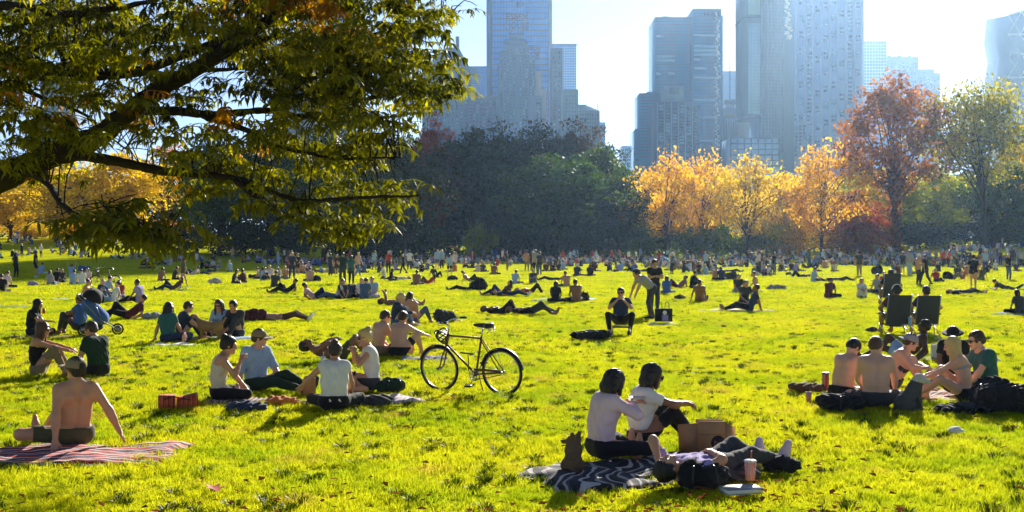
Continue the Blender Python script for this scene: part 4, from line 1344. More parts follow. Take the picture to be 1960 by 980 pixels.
BASE = dict(pz=0.11, lean=8, curve=10, roll=0, twist=0, hyaw=0, hpitch=0, ha=None, la=(1, 1), lh=(-.12, .34, .16), rh=(.12, .34, .16),
            lp=(-.8, -.4, -.5), rp=(.8, -.4, -.5), lf=(-.12, .34, .06), rf=(.12, .34, .06), lk=(-1, 0, .25), rk=(1, 0, .25), hx=0, curl=0.5)
POSES = {
    'cross': dict(lf=(.10, .26, .06), rf=(-.10, .32, .06), lk=(-1, .25, .1), rk=(1, .25, .1), curve=14),
    'knees': dict(lean=5, curve=14, lf=(-.10, .46, .06), rf=(.10, .46, .06), lk=(-.1, .3, 1), rk=(.1, .3, 1), lh=(-.03, .46, .36), rh=(.04, .47, .34), lp=(-1, 0, -.5), rp=(1, 0, -.5)),
    'back': dict(lean=-24, curve=4, lh=(-.30, -.36, .03), rh=(.30, -.36, .03), lp=(-.5, -1, .2), rp=(.5, -1, .2), lf=(-.10, .80, .06), rf=(.12, .84, .06), lk=(-.15, 0, 1), rk=(.15, 0, 1)),
    'backknees': dict(lean=-20, curve=4, lh=(-.30, -.34, .03), rh=(.30, -.34, .03), lp=(-.5, -1, .2), rp=(.5, -1, .2), lf=(-.16, .50, .06), rf=(.16, .52, .06), lk=(-.2, .2, 1), rk=(.2, .2, 1)),
    'side': dict(lean=4, curve=8, roll=-6, lf=(.36, .12, .06), rf=(.44, -.02, .06), lk=(-.6, 1, .1), rk=(.3, 1, .1), lh=(-.34, -.05, .03), rh=(.14, .30, .16), lp=(-1, -.5, .2)),
    'legs': dict(lean=2, curve=14, lf=(-.09, .82, .06), rf=(.10, .84, .06), lk=(0, 0, 1), rk=(0, 0, 1), lh=(-.14, .36, .17), rh=(.14, .36, .17)),
    'eat': dict(lean=2, curve=14, lf=(.10, .26, .06), rf=(-.10, .32, .06), lk=(-1, .25, .1), rk=(1, .25, .1), rh=(.06, .24, .62), lh=(-.05, .30, .42), rp=(1, -.1, -1), lp=(-1, -.1, -1), hpitch=-8),
    'up': dict(lean=0, curve=4, lh=(-.32, .05, 1.15), rh=(.32, .05, 1.15), lp=(-1, 0, 0), rp=(1, 0, 0), lf=(.10, .26, .06), rf=(-.10, .32, .06), lk=(-1, .25, .1), rk=(1, .25, .1)),
    'kneel': dict(pz=.24, lean=4, curve=8, lf=(-.10, -.12, .05), rf=(.10, -.12, .05), lk=(-.25, 1, -.15), rk=(.25, 1, -.15), lh=(-.13, .30, .30), rh=(.13, .30, .30)),
    'lie': dict(pz=.10, lean=-88, curve=1, lf=(-.10, .80, .07), rf=(.12, .82, .07), lk=(0, 0, 1), rk=(0, 0, 1), lh=(-.34, .10, .05), rh=(.34, .05, .05), lp=(-1, 0, 0), rp=(1, 0, 0), hpitch=8),
    'lieknees': dict(pz=.10, lean=-86, curve=2, lf=(-.12, .48, .06), rf=(.12, .52, .06), lk=(0, .2, 1), rk=(.1, .2, 1), lh=(-.10, -.22, .24), rh=(.10, -.20, .24), lp=(-1, 0, .1), rp=(1, 0, .1), hpitch=16),
    'liearm': dict(pz=.10, lean=-88, curve=1, lf=(-.10, .80, .07), rf=(.12, .66, .07), lk=(0, 0, 1), rk=(0, .2, 1), lh=(-.02, -.72, .20), rh=(.12, -.10, .22), lp=(-.5, -.3, 1), rp=(1, 0, .1), hpitch=10),
    'prone': dict(pz=.11, lean=84, curve=2, lf=(-.10, -.80, .06), rf=(.12, -.82, .06), lk=(0, 0, -1), rk=(0, 0, -1), lh=(-.20, .86, .06), rh=(.20, .86, .06), lp=(-1, 0, 0), rp=(1, 0, 0), hpitch=-40),
    'elbows': dict(pz=.11, lean=70, curve=-16, lf=(-.10, -.80, .06), rf=(.12, -.78, .30), lk=(0, 0, -1), rk=(0, 0, -1), lh=(-.08, .72, .10), rh=(.08, .72, .10), lp=(-1, 0, -1), rp=(1, 0, -1), hpitch=-30),
    'recline': dict(pz=.12, lean=-58, curve=16, lf=(-.10, .80, .06), rf=(.12, .50, .06), lk=(0, 0, 1), rk=(.1, .2, 1), lh=(-.32, -.18, .03), rh=(.30, -.20, .03), lp=(-.4, -1, -.6), rp=(.4, -1, -.6)),
    'stand': dict(pz=.93, lean=0, curve=1, lf=(-.10, 0, .08), rf=(.11, .03, .08), lk=(0, 1, 0), rk=(.1, 1, 0), lh=(-.25, .06, .84), rh=(.25, .06, .84), lp=(-.4, -1, 0), rp=(.4, -1, 0)),
    'hips': dict(pz=.93, lean=-2, curve=1, lf=(-.13, 0, .08), rf=(.14, .05, .08), lk=(0, 1, 0), rk=(.1, 1, 0), lh=(-.17, .05, 1.02), rh=(.17, .05, 1.02), lp=(-1, -.5, 0), rp=(1, -.5, 0)),
    'phone': dict(pz=.93, lean=2, curve=3, lf=(-.10, 0, .08), rf=(.12, .05, .08), lk=(0, 1, 0), rk=(.1, 1, 0), lh=(-.05, .32, 1.18), rh=(.05, .32, 1.20), lp=(-1, -.5, -1), rp=(1, -.5, -1), hpitch=-14),
    'walk': dict(pz=.91, lean=3, curve=1, lf=(-.09, .30, .09), rf=(.09, -.34, .14), lk=(0, 1, 0), rk=(0, 1, 0), lh=(-.25, -.16, .88), rh=(.25, .22, .90), lp=(-.3, -1, 0), rp=(.3, -1, 0)),
    'bend': dict(pz=.90, lean=48, curve=6, lf=(-.12, .10, .08), rf=(.12, -.10, .08), lk=(0, 1, 0), rk=(0, 1, 0), lh=(-.18, .62, .70), rh=(.18, .60, .72), lp=(-.4, 0, 1), rp=(.4, 0, 1), hpitch=10),
    'raise': dict(pz=.93, lean=0, curve=1, lf=(-.10, 0, .08), rf=(.11, .03, .08), lk=(0, 1, 0), rk=(.1, 1, 0), lh=(-.42, .1, 1.85), rh=(.42, .1, 1.85), lp=(-1, 0, 0), rp=(1, 0, 0)),
    'chair': dict(pz=.34, lean=-18, curve=5, lf=(-.16, .50, .07), rf=(.16, .52, .07), lk=(-.1, .4, 1), rk=(.1, .4, 1), lh=(-.24, .22, .48), rh=(.24, .22, .48), lp=(-1, -.5, -.3), rp=(1, -.5, -.3)),
}


def joints(pose, male=True, over=None, size=1.0):
    p = dict(BASE); p.update(POSES[pose]); p.update(over or {})
    R = math.radians
    J = {}
    right = np.array([1.0, 0, 0])
    P = np.array([p['hx'], 0, p['pz']])

    def dirn(a):
        v = np.array([0, math.sin(R(a)), math.cos(R(a))])
        rr = R(p['roll']); return np.array([v[0] * math.cos(rr) + v[2] * math.sin(rr), v[1], -v[0] * math.sin(rr) + v[2] * math.cos(rr)])
    a = p['lean']; cu = p['curve']
    u1, u2, u3 = dirn(a - cu * .4), dirn(a + cu * .6), dirn(a + cu * 1.5)
    M = P + u1 * .20; C = M + u2 * .20; N = C + u3 * .13
    ax = right
    if p['roll']:
        ax = nrm(np.array([math.cos(R(p['roll'])), 0, -math.sin(R(p['roll']))]))
    tw = R(p['twist'])
    f2 = nrm(np.cross(u2, ax))
    sax = nrm(ax * math.cos(tw) + f2 * -math.sin(tw) * -1)
    f3 = nrm(np.cross(u3, sax))
    sw = 0.172 if male else 0.152
    hw = 0.085 if male else 0.092
    ls, rs_ = C + u2 * .068 - sax * sw, C + u2 * .068 + sax * sw
    # head frame
    hy, hp = R(p['hyaw']), R(p['hpitch'])
    up = nrm(u3 * 0.55 + np.array([0, 0, .45])) if abs(a) < 60 else nrm(u3)
    fw = nrm(np.cross(up, sax))
    fw = nrm(fw * math.cos(hy) + sax * math.sin(hy))
    up = nrm(up - fw * (up @ fw))
    fw2 = nrm(fw * math.cos(hp) + up * math.sin(hp)); up2 = nrm(up * math.cos(hp) - fw * math.sin(hp))
    rt = np.cross(fw2, up2)
    Hc = N + up * .142 + fw2 * .024
    J.update(P=P, M=M, C=C, N=N, u1=u1, u2=u2, u3=u3, ax=ax, sax=sax, f2=f2, f3=f3, LS=ls, RS=rs_, HR=np.stack([rt, fw2, up2], 1), Hc=Hc, sw=sw, hw=hw)
    LH, RH = P - ax * hw - np.array([0, 0, .0]), P + ax * hw
    J['LH'], J['RH'] = LH, RH
    for s, h, f, k in (('L', LH, 'lf', 'lk'), ('R', RH, 'rf', 'rk')):
        J[s + 'K'], J[s + 'A'] = ik(h, p[f], .43, .43, p[k])
    for s, f in ((-1, 'lh'), (1, 'rh')):
        if isinstance(p[f], str): p[f] = Hc + J['HR'] @ np.array([s * .045, .12, -.06]) + np.array([0, 0, -.125]) + nrm(J['f2'] * np.array([1, 1, 0])) * .05 + sax * s * .05
    for s, h, f, k in (('L', ls, 'lh', 'lp'), ('R', rs_, 'rh', 'rp')):
        J[s + 'E'], J[s + 'W'] = ik(h, p[f], .275, .245, p[k])
    for s in 'LR':
        K, A = J[s + 'K'], J[s + 'A']
        sh = nrm(A - K)
        # toes: away from the calf, level when the foot is on the ground
        knee_f = nrm(np.cross(sh, ax)) * -1
        t = knee_f
        if pose in ('kneel', 'prone', 'elbows'): t = nrm(sh + np.array([0, 0, -.25]))
        elif A[2] < .16:
            t = nrm(np.array([t[0], t[1], 0]) + 1e-4)
            if p['pz'] < .6 and abs(sh[2]) < .45: t = nrm(np.array([0, 0, 1.0]) + 0.35 * np.array([sh[0], sh[1], 0]) + 0.2 * ax * (1 if s == 'R' else -1))
        if t @ np.array([0, 1, 0]) < -.3 and pose not in ('prone', 'elbows', 'kneel'): t = -t if abs(t[2]) < .3 else t
        J[s + 'T'] = A + t * .17 + nrm(sh) * .035
        J[s + 'B'] = A - t * .045 + nrm(sh) * .035
    J['p'] = p
    return J


def body_bounds(J, pad=0.16):
    P = np.array([J[k] for k in ('P', 'M', 'C', 'N', 'Hc', 'LS', 'RS', 'LE', 'RE', 'LW', 'RW', 'LK', 'RK', 'LA', 'RA', 'LT', 'RT', 'LB', 'RB')])
    return P.min(0) - pad, P.max(0) + pad


def torso(F, J, male, g=0.0, i=0, fold=0.0, lowcut=None):
    P, M, C, N, ax, sax, u1, u2, f2 = (J[k] for k in ('P', 'M', 'C', 'N', 'ax', 'sax', 'u1', 'u2', 'f2'))
    bx = nrm(ax + sax)
    F.cone(P - ax * .075, P + ax * .075, .108 + g, .108 + g, .05, i, fold=fold)
    F.cone(M - u1 * .03 - bx * .06, M - u1 * .03 + bx * .06, .096 + g + (.006 if male else -.006), .096 + g + (.006 if male else -.006), .07, i, fold=fold)
    F.cone(M + u2 * .07 - bx * .068, M + u2 * .07 + bx * .068, .096 + g, .096 + g, .07, i, fold=fold)
    ch = .088 if male else .072
    F.cone(C - sax * ch - u2 * .01, C + sax * ch - u2 * .01, .104 + g, .104 + g, .06, i, fold=fold)
    cc = C + u2 * .058
    F.cone(cc - sax * (J['sw'] - .04), cc + sax * (J['sw'] - .04), .060 + g, .060 + g, .06, i, fold=fold)
    for s in (-1, 1): F.cone(J['N'] - J['u3'] * .035, cc + sax * s * (J['sw'] - .03), .050 + g * .5, .046 + g, .05, i)
    if not male:
        for s in (-1, 1): F.ell(C + f2 * .085 + sax * .065 * s - u2 * .03, np.eye(3), (.055 + g,) * 3, .04, i)


def arm(F, J, s, g=0.0, i=0, upto=1.0, fold=0.0, male=True, k=.03):
    S_, E, W = J[s + 'S'], J[s + 'E'], J[s + 'W']
    r = 1.0 if male else 0.86
    if upto <= 1:
        F.cone(S_, S_ + (E - S_) * upto, .056 * r + g, (.056 - .016 * upto) * r + g, .045, i, cut=upto < 1, fold=fold)
        return
    F.cone(S_, E, .056 * r + g, .040 * r + g, .045, i, fold=fold)
    e = E + (W - E) * (upto - 1)
    F.cone(E, e, .041 * r + g, (.041 - .013 * (upto - 1)) * r + g, k, i, cut=upto < 2, fold=fold)
    if g == 0: F.cone(E + (W - E) * .15, E + (W - E) * .45, .040 * r, .037 * r, k, i)


def leg(F, J, s, g=0.0, i=0, upto=2.0, fold=0.0, male=True):
    Hh, K, A = J[s + 'H'], J[s + 'K'], J[s + 'A']
    r = 1.0 if male else 0.95
    e = Hh + (K - Hh) * min(1, upto)
    F.cone(Hh, e, .088 * r + g, (.088 - .032 * min(1, upto)) * r + g, .05, i, cut=upto < 1, fold=fold)
    if upto > 1:
        e = K + (A - K) * (upto - 1)
        F.cone(K, e, .056 * r + g, (.056 - .020 * (upto - 1)) * r + g, .03, i, cut=upto < 2, fold=fold)
        if upto > 1.4:
            b = nrm(J[s + 'T'] - J[s + 'B'])
            F.cone(K + (A - K) * .18 - b * .014, K + (A - K) * .5 - b * .012, .050 * r + g, .043 * r + g, .03, i)


def foot(F, J, s, g=0.0, i=0):
    A, T, B = J[s + 'A'], J[s + 'T'], J[s + 'B']
    F.cone(A, B, .038 + g, .034 + g, .03, i)
    m = B + (T - B) * .65
    F.cone(B, m, .034 + g, .036 + g, .03, i)
    F.cone(A, m, .034 + g, .030 + g, .03, i)
    F.cone(m, T, .036 + g, .026 + g, .02, i)


def head(F, J, i=0, ie=5, il=6, fine=True):
    R, c = J['HR'], J['Hc']
    w = lambda x, y, z: c + R @ np.array([x, y, z])
    F.ell(w(0, -.008, .022), R, (.076, .094, .090), .02, i)
    F.ell(w(0, .022, -.035), R, (.060, .074, .088), .03, i)
    if fine:
        F.cone(w(-.018, .078, -.098), w(.018, .078, -.098), .020, .020, .025, i)
        F.cone(w(0, .096, .012), w(0, .112, -.028), .009, .014, .014, i)
        F.cone(w(-.045, .082, .022), w(.045, .082, .022), .014, .014, .015, i)
        for s in (-1, 1):
            F.ell(w(s * .033, .110, -.002), R, (.017, .016, .011), .01, i, carve=True)
            F.ell(w(s * .033, .088, -.002), R, (.012, .012, .009), .004, ie)
            F.ell(w(s * .078, -.004, -.012), R, (.010, .020, .030), .008, i)
        F.cone(w(-.018, .094, -.064), w(.018, .094, -.064), .009, .009, .008, il)
    F.cone(J['N'] - J['u3'] * .03, w(0, -.015, -.055), .056, .050, .035, i)


def hand(J, s, curl, h=0.0065, side=None):
    """palm, four unequal bent fingers and a thumb off the side of the palm"""
    E, W = J[s + 'E'], J[s + 'W']
    d = nrm(W - E)
    planted = W[2] < .07
    if planted:
        d = nrm(np.array([d[0], d[1], 0]) + J['f2'] * .01 + np.array([0, 0, -.12]))
    n = np.array([0, 0, -1.0]) - d * (-d[2])
    if np.linalg.norm(n) < .3: n = J['f2'] - d * (J['f2'] @ d)
    n = nrm(n)                                   # palm normal
    t = np.cross(d, n) * (1 if s == 'L' else -1)  # thumb side
    if side is not None:
        t = nrm(side - d * (np.asarray(side) @ d)); n = nrm(np.cross(t, d)) * (1 if s == 'L' else -1)
    F = Field(W - .17, W + .19, h)
    for q in (-.026, -.009, .009, .026):
        F.cone(W + d * .005 + t * q * .7, W + d * .085 + t * q, .016, .015, .012, 0)
    for q, L, sp in ((.029, .068, .10), (.010, .076, .03), (-.010, .071, -.03), (-.028, .055, -.10)):
        a = W + d * .088 + t * q
        d1 = nrm(d + t * sp + n * curl * .6); d2 = nrm(d + t * sp + n * curl * 1.9); d3 = nrm(d * (1 - curl * .5) + n * curl * 2.6)
        b = a + d1 * L * .45; c = b + d2 * L * .32; e = c + d3 * L * .25
        F.cone(a, b, .0095, .009, .004, 0); F.cone(b, c, .009, .0085, .004, 0); F.cone(c, e, .0085, .007, .004, 0)
    a = W + d * .022 + t * .026; b = a + nrm(t + d * .8 + n * .3) * .042; c = b + nrm(d + t * .35 + n * .5 * curl) * .034
    F.cone(a, b, .014, .011, .012, 0); F.cone(b, c, .011, .008, .004, 0)
    F.cone(W - d * .03, W + d * .02, .028, .024, .015, 0)
    return F.mesh()


def hair_field(J, style, h):
    R, c = J['HR'], J['Hc']
    w = lambda x, y, z: c + R @ np.array([x, y, z])
    pad = .42 if style in ('long', 'bob', 'pony') else .2
    F = Field(c - pad, c + pad, h)
    g = .014 if style == 'short' else .020
    F.ell(w(0, -.014, .028), R, (.076 + g, .094 + g, .088 + g), .02)
    if style == 'short':
        F.cone(w(-.03, -.07, -.03), w(.03, -.07, -.03), .040, .040, .03)
    dn = np.array([0, 0, -1.0]) if J['u3'][2] > .3 else -J['HR'][:, 2]
    if style in ('long', 'bob', 'pony'):
        L = .30 if style == 'long' else (.15 if style == 'bob' else .2)
        if style == 'pony':
            a = w(0, -.10, .03)
            F.cone(a, a + R @ np.array([0, -.04, 0]) + dn * .05, .030, .032, .02); F.cone(a + R @ np.array([0, -.04, 0]) + dn * .05, a + dn * L - J['f2'] * .05, .032, .018, .02)
        else:
            for x in (-.07, -.035, 0, .035, .07):
                a = w(x, -.055 + .2 * abs(x), .0)
                m_ = a + dn * L * .5 + R @ np.array([x * .25, -.03, 0])
                e = a + dn * L * (1 - 1.2 * abs(x)) + R @ np.array([x * .35, -.025, 0]) - J['f2'] * .02
                F.cone(a, m_, .050, .046, .03); F.cone(m_, e, .046, .026, .03)
            for x in (-1, 1):
                a = w(.074 * x, .03, .0); F.cone(a, a + dn * L * .75 + R @ np.array([.012 * x, -.02, 0]), .026, .020, .02)
    if style == 'bun':
        F.cone(w(-.03, -.075, -.03), w(.03, -.075, -.03), .040, .040, .03)
        F.ell(w(0, -.085, .118), R, (.045, .042, .040), .012)
    # keep the face clear
    q = (F.grid() - c) @ R
    face = np.maximum(-(q[..., 1] - .058), np.maximum(q[..., 2] - .058, -1))
    F.F = np.maximum(F.F, -np.maximum(face, np.abs(q[..., 0]) - .066))
    low = np.maximum(-(q[..., 2] + .045), 0 if style in ('long', 'bob', 'pony') else -1)
    if style in ('short', 'bun'):
        F.F = np.maximum(F.F, -(q[..., 2] + .055 + .35 * np.minimum(q[..., 1], .05) * -1))
    # strands
    F.F = F.F + (0.0055 * np.sin(q[..., 0] * 230 + 30 * q[..., 1]) + 0.002 * np.sin(q[..., 0] * 520 + 50 * q[..., 2])).astype(np.float32)
    return F


SK = {
    'fair': mat('skin_fair', (0.62, 0.36, 0.25), 0.5, 0.10, 14, spec=0.35),
    'tan': mat('skin_tan', (0.52, 0.27, 0.165), 0.5, 0.10, 14, spec=0.35),
    'brown': mat('skin_brown', (0.26, 0.125, 0.072), 0.5, 0.10, 14, spec=0.35),
    'dark': mat('skin_dark', (0.085, 0.042, 0.028), 0.5, 0.10, 14, spec=0.35),
}
EYE = mat('eye', (0.05, 0.04, 0.04), 0.2, 0.1)
LIP = mat('lip', (0.34, 0.12, 0.10), 0.5, 0.1)
HR = {k: mat('hair_' + k, c, 0.45, 0.35, 60, 0.4, 150, spec=0.45) for k, c in dict(black=(0.012, 0.010, 0.010), brown=(0.045, 0.026, 0.016), chestnut=(0.09, 0.045, 0.02), blonde=(0.60, 0.43, 0.16), grey=(0.3, 0.29, 0.28)).items()}
CLOTH_COL = dict(white=(0.72, 0.71, 0.68), cream=(0.62, 0.55, 0.43), black=(0.018, 0.018, 0.021), charcoal=(0.05, 0.053, 0.06), grey=(0.30, 0.31, 0.33), navy=(0.03, 0.045, 0.10),
                 blue=(0.06, 0.14, 0.42), skyblue=(0.32, 0.46, 0.66), denim=(0.08, 0.13, 0.24), teal=(0.035, 0.12, 0.12), green=(0.03, 0.075, 0.045), forest=(0.02, 0.045, 0.03), olive=(0.10, 0.095, 0.045), khaki=(0.25, 0.20, 0.12),
                 red=(0.45, 0.05, 0.04), maroon=(0.11, 0.03, 0.035), pink=(0.68, 0.40, 0.44), rose=(0.70, 0.52, 0.56), lilac=(0.34, 0.28, 0.55), orange=(0.62, 0.19, 0.05), yellow=(0.62, 0.46, 0.08), brown=(0.13, 0.07, 0.04))
CL = {k: mat('cloth_' + k, c, 0.9, 0.14, 9, 0.35, 90, spec=0.15, sheen=0.1) for k, c in CLOTH_COL.items()}
LENS = mat('sunglass_lens', (0.01, 0.01, 0.012), 0.1, 0.1, spec=0.8)


def hdg(a):
    return -math.radians(a)


def near_person(px, py, heading, pose, label, top=None, topc='white', bottom='trousers', botc='black', hair='short', hairc='black', skin='fair', male=True,
                over=None, size=1.0, shoes=None, glasses=False, cap=None, lift=0.02, h=0.0165, xy=None, group=None, sleeve=None, hem=.02):
    """a figure close enough to show its clothes: body mesh with hair and garments as parts"""
    J = joints(pose, male, over)
    p = J['p']
    lo, hi = body_bounds(J)
    F = Field(lo, hi, h)
    torso(F, J, male)
    for s in 'LR':
        arm(F, J, s, upto=2, male=male); leg(F, J, s, male=male); foot(F, J, s)
    F.cone(J['N'] - J['u3'] * .02, J['Hc'] - J['HR'][:, 2] * .05, .055, .048, .03)
    for s, sg in (('L', -1), ('R', 1)):   # shoulder blade / trapezius line
        F.cone(J['N'] + J['u3'] * .0, J[s + 'S'] - J['sax'] * sg * .03, .045, .040, .05)
    if not top and abs(p['lean']) < 60:      # bare back: shoulder blades and the groove of the spine
        for sg in (-1, 1): F.ell(J['C'] - J['f2'] * .072 + J['sax'] * .075 * sg, np.eye(3), (.045,) * 3, .05)
        G = F.grid()
        sl = np.abs((G - J['C']) @ J['sax']); bk = (G - J['C']) @ J['f2']; hz_ = (G - J['P']) @ J['u2']
        F.F = F.F + (.013 * np.exp(-(sl / .02) ** 2) * (bk < -.02) * ss(hz_, .0, .1) * (1 - ss(hz_, .42, .5))).astype(np.float32)
    V, Q, I = F.mesh()
    parts = [(V, Q, np.zeros(len(Q), int))]
    Fh = Field(J['Hc'] - .16, J['Hc'] + .16, .009 if h < .015 else .0105)
    head(Fh, J, 0, 1, 2)
    v, q, i = Fh.mesh()
    parts.append((v, q, i))
    for s in 'LR':
        v, q, i = hand(J, s, p['curl'], .0068 if h < .015 else .0085)
        parts.append((v, q, i))
    VV, QQ, II, n = [], [], [], 0
    for v, q, i in parts:
        VV.append(v); QQ.append(q + n); II.append(i); n += len(v)
    me = mesh_np('person', np.vstack(VV), np.vstack(QQ), [SK[skin], EYE, LIP], np.concatenate(II), True)
    x, y = xy if xy is not None else ground_at(px, py)
    root = obj('person', me, None, (x, y, H(x, y) + lift), (0, 0, hdg(heading)))
    root.scale = (size,) * 3
    tag(root, label, 'person', group)

    def part(name, F, m, par=root):
        v, q, i = F.mesh()
        if len(q): return obj(name, mesh_np(name, v, q, [m], smooth=True), par)

    if hair:
        part('hair', hair_field(J, hair, .0105 if h < .015 else .0125), HR[hairc])
    if top:
        F = Field(lo, hi, h)
        fo = .010 if top != 'bikini' else 0
        if top == 'bikini':
            C, sax = J['C'], J['sax']
            F.cone(C - sax * .07 - J['u2'] * .03, C + sax * .07 - J['u2'] * .03, .108, .108, .03)
            F.ell(C + J['f2'] * .09 + sax * .065 - J['u2'] * .03, np.eye(3), (.060,) * 3, .03); F.ell(C + J['f2'] * .09 - sax * .065 - J['u2'] * .03, np.eye(3), (.060,) * 3, .03)
            G = F.grid(); t = (G - C) @ J['u2']
            F.F = np.maximum(F.F, np.abs(t + .03) - .038)
        else:
            torso(F, J, male, .017 if top != 'tank' else .011, 0, fo)
            ln = sleeve if sleeve is not None else {'tee': .62, 'long': 1.93, 'tank': 0.0, 'shirt': 1.5}[top]
            if ln > 0:
                for s in 'LR': arm(F, J, s, .017, 0, ln, .004, male)
            G = F.grid()
            zN = (G - J['N']) @ J['u3']
            # neckline, hem
            ring = np.linalg.norm(G - J['N'] - (zN[..., None]) * J['u3'], axis=-1)
            cutn = np.maximum(zN + (.035 if top != 'tank' else .06), ring - (.085 if top != 'tank' else .115))
            F.F = np.maximum(F.F, -cutn * 0 + np.where(ring < (.082 if top != 'tank' else .11), zN + (.02 if top != 'tank' else .05), -1))
            if top == 'tank':
                sd = np.abs((G - J['C']) @ J['sax']); zC = (G - J['C']) @ J['u2']
                F.F = np.maximum(F.F, np.where(zC > -.01, sd - (.118 if male else .098), -1))
            zP = (G - J['P']) @ J['u1']
            dP = np.linalg.norm(G - J['P'], axis=-1)
            F.F = np.maximum(F.F, np.where(dP < .42, -(zP - hem), -1))
        part({'tee': 'shirt', 'long': 'sweater', 'tank': 'tank_top', 'shirt': 'shirt', 'bikini': 'bikini_top'}[top], F, CL[topc])
    if bottom:
        F = Field(lo, hi, h)
        P, ax = J['P'], J['ax']
        F.cone(P - ax * .075, P + ax * .075, .122, .122, .05, fold=.003)
        F.cone(P + J['u1'] * .07 - ax * .06, P + J['u1'] * .07 + ax * .06, .112, .112, .05)
        up_ = {'trousers': 1.9, 'shorts': .72, 'capri': 1.5, 'briefs': .22}[bottom]
        for s in 'LR': leg(F, J, s, .013 if bottom != 'shorts' else .018, 0, up_, .004, male)
        G = F.grid(); zP = (G - P) @ J['u1']; dP = np.linalg.norm(G - P, axis=-1)
        F.F = np.maximum(F.F, np.where(dP < .3, zP - .075, -1))
        part({'trousers': 'trousers', 'shorts': 'shorts', 'capri': 'leggings', 'briefs': 'bikini_bottom'}[bottom], F, CL[botc])
    if shoes:
        for s in 'LR':
            F = Field(np.minimum(J[s + 'A'], np.minimum(J[s + 'T'], J[s + 'B'])) - .09, np.maximum(J[s + 'A'], np.maximum(J[s + 'T'], J[s + 'B'])) + .09, .0105)
            foot(F, J, s, .012)
            part('shoe' if shoes != 'rose' else 'sock', F, CL[shoes])
    R, c = J['HR'], J['Hc']
    w = lambda x_, y_, z_: c + R @ np.array([x_, y_, z_])
    if glasses:
        mb = MB()
        for s in (-1, 1):
            mb.tube([w(s * .034, .104, .002), w(s * .034, .112, .002)], [.026, .025], 10)
            mb.tube([w(s * .058, .100, .006), w(s * .080, .055, .008), w(s * .084, -.01, .006)], .004, 5)
        mb.tube([w(-.012, .112, .006), w(.012, .112, .006)], .004, 5)
        mb.build('sunglasses', LENS, root)
    if cap:
        col, kind, yaw = cap
        F = Field(c - .2, c + .2, .0095)
        F.ell(w(0, -.012, .030), R, (.100, .117, .096), .02)
        q = (F.grid() - c) @ R
        F.F = np.maximum(F.F, -(q[..., 2] - .022))
        if kind == 'cap':   # rear opening of a snapback
            a = math.radians(yaw)
            bq = -(q[..., 0] * math.sin(a) + q[..., 1] * math.cos(a)); bs = q[..., 0] * math.cos(a) - q[..., 1] * math.sin(a)
            F.F = np.maximum(F.F, -np.maximum(np.sqrt(bs ** 2 + (q[..., 2] - .042) ** 2) - .034, -(bq - .06)))
        co = part('cap' if kind == 'cap' else 'hat', F, CL[col])
        mb = MB()
        a = math.radians(yaw)
        ring = []
        n = 14
        if kind == 'cap':
            inner, outer = [], []
            for k in range(n + 1):
                t = -1.05 + 2.1 * k / n
                inner.append((math.sin(t + a) * .098, math.cos(t + a) * .112, .026)); outer.append((math.sin(t * .82 + a) * .155, math.cos(t * .82 + a) * .195, .012))
        else:
            inner = [(math.sin(2 * PI * k / n) * .096, math.cos(2 * PI * k / n) * .112, .034) for k in range(n + 1)]
            outer = [(math.sin(2 * PI * k / n) * .17, math.cos(2 * PI * k / n) * .19, .024) for k in range(n + 1)]
        for dz in (0, -.006): ring += [w(x_, y_, z_ + dz) for (x_, y_, z_) in inner] + [w(x_, y_, z_ + dz) for (x_, y_, z_) in outer]
        m_ = n + 1
        Qb = []
        for k in range(n):
            Qb += [[k, k + 1, m_ + k + 1, m_ + k], [2 * m_ + k, 3 * m_ + k, 3 * m_ + k + 1, 2 * m_ + k + 1], [m_ + k, m_ + k + 1, 3 * m_ + k + 1, 3 * m_ + k], [k, 2 * m_ + k, 2 * m_ + k + 1, k + 1]]
        mb.add(ring, Qb).build('brim', CL[col], co, True)
    return root, J


# -- smaller figures farther off: one mesh per pose and hair, colours set per person
LOD = {}


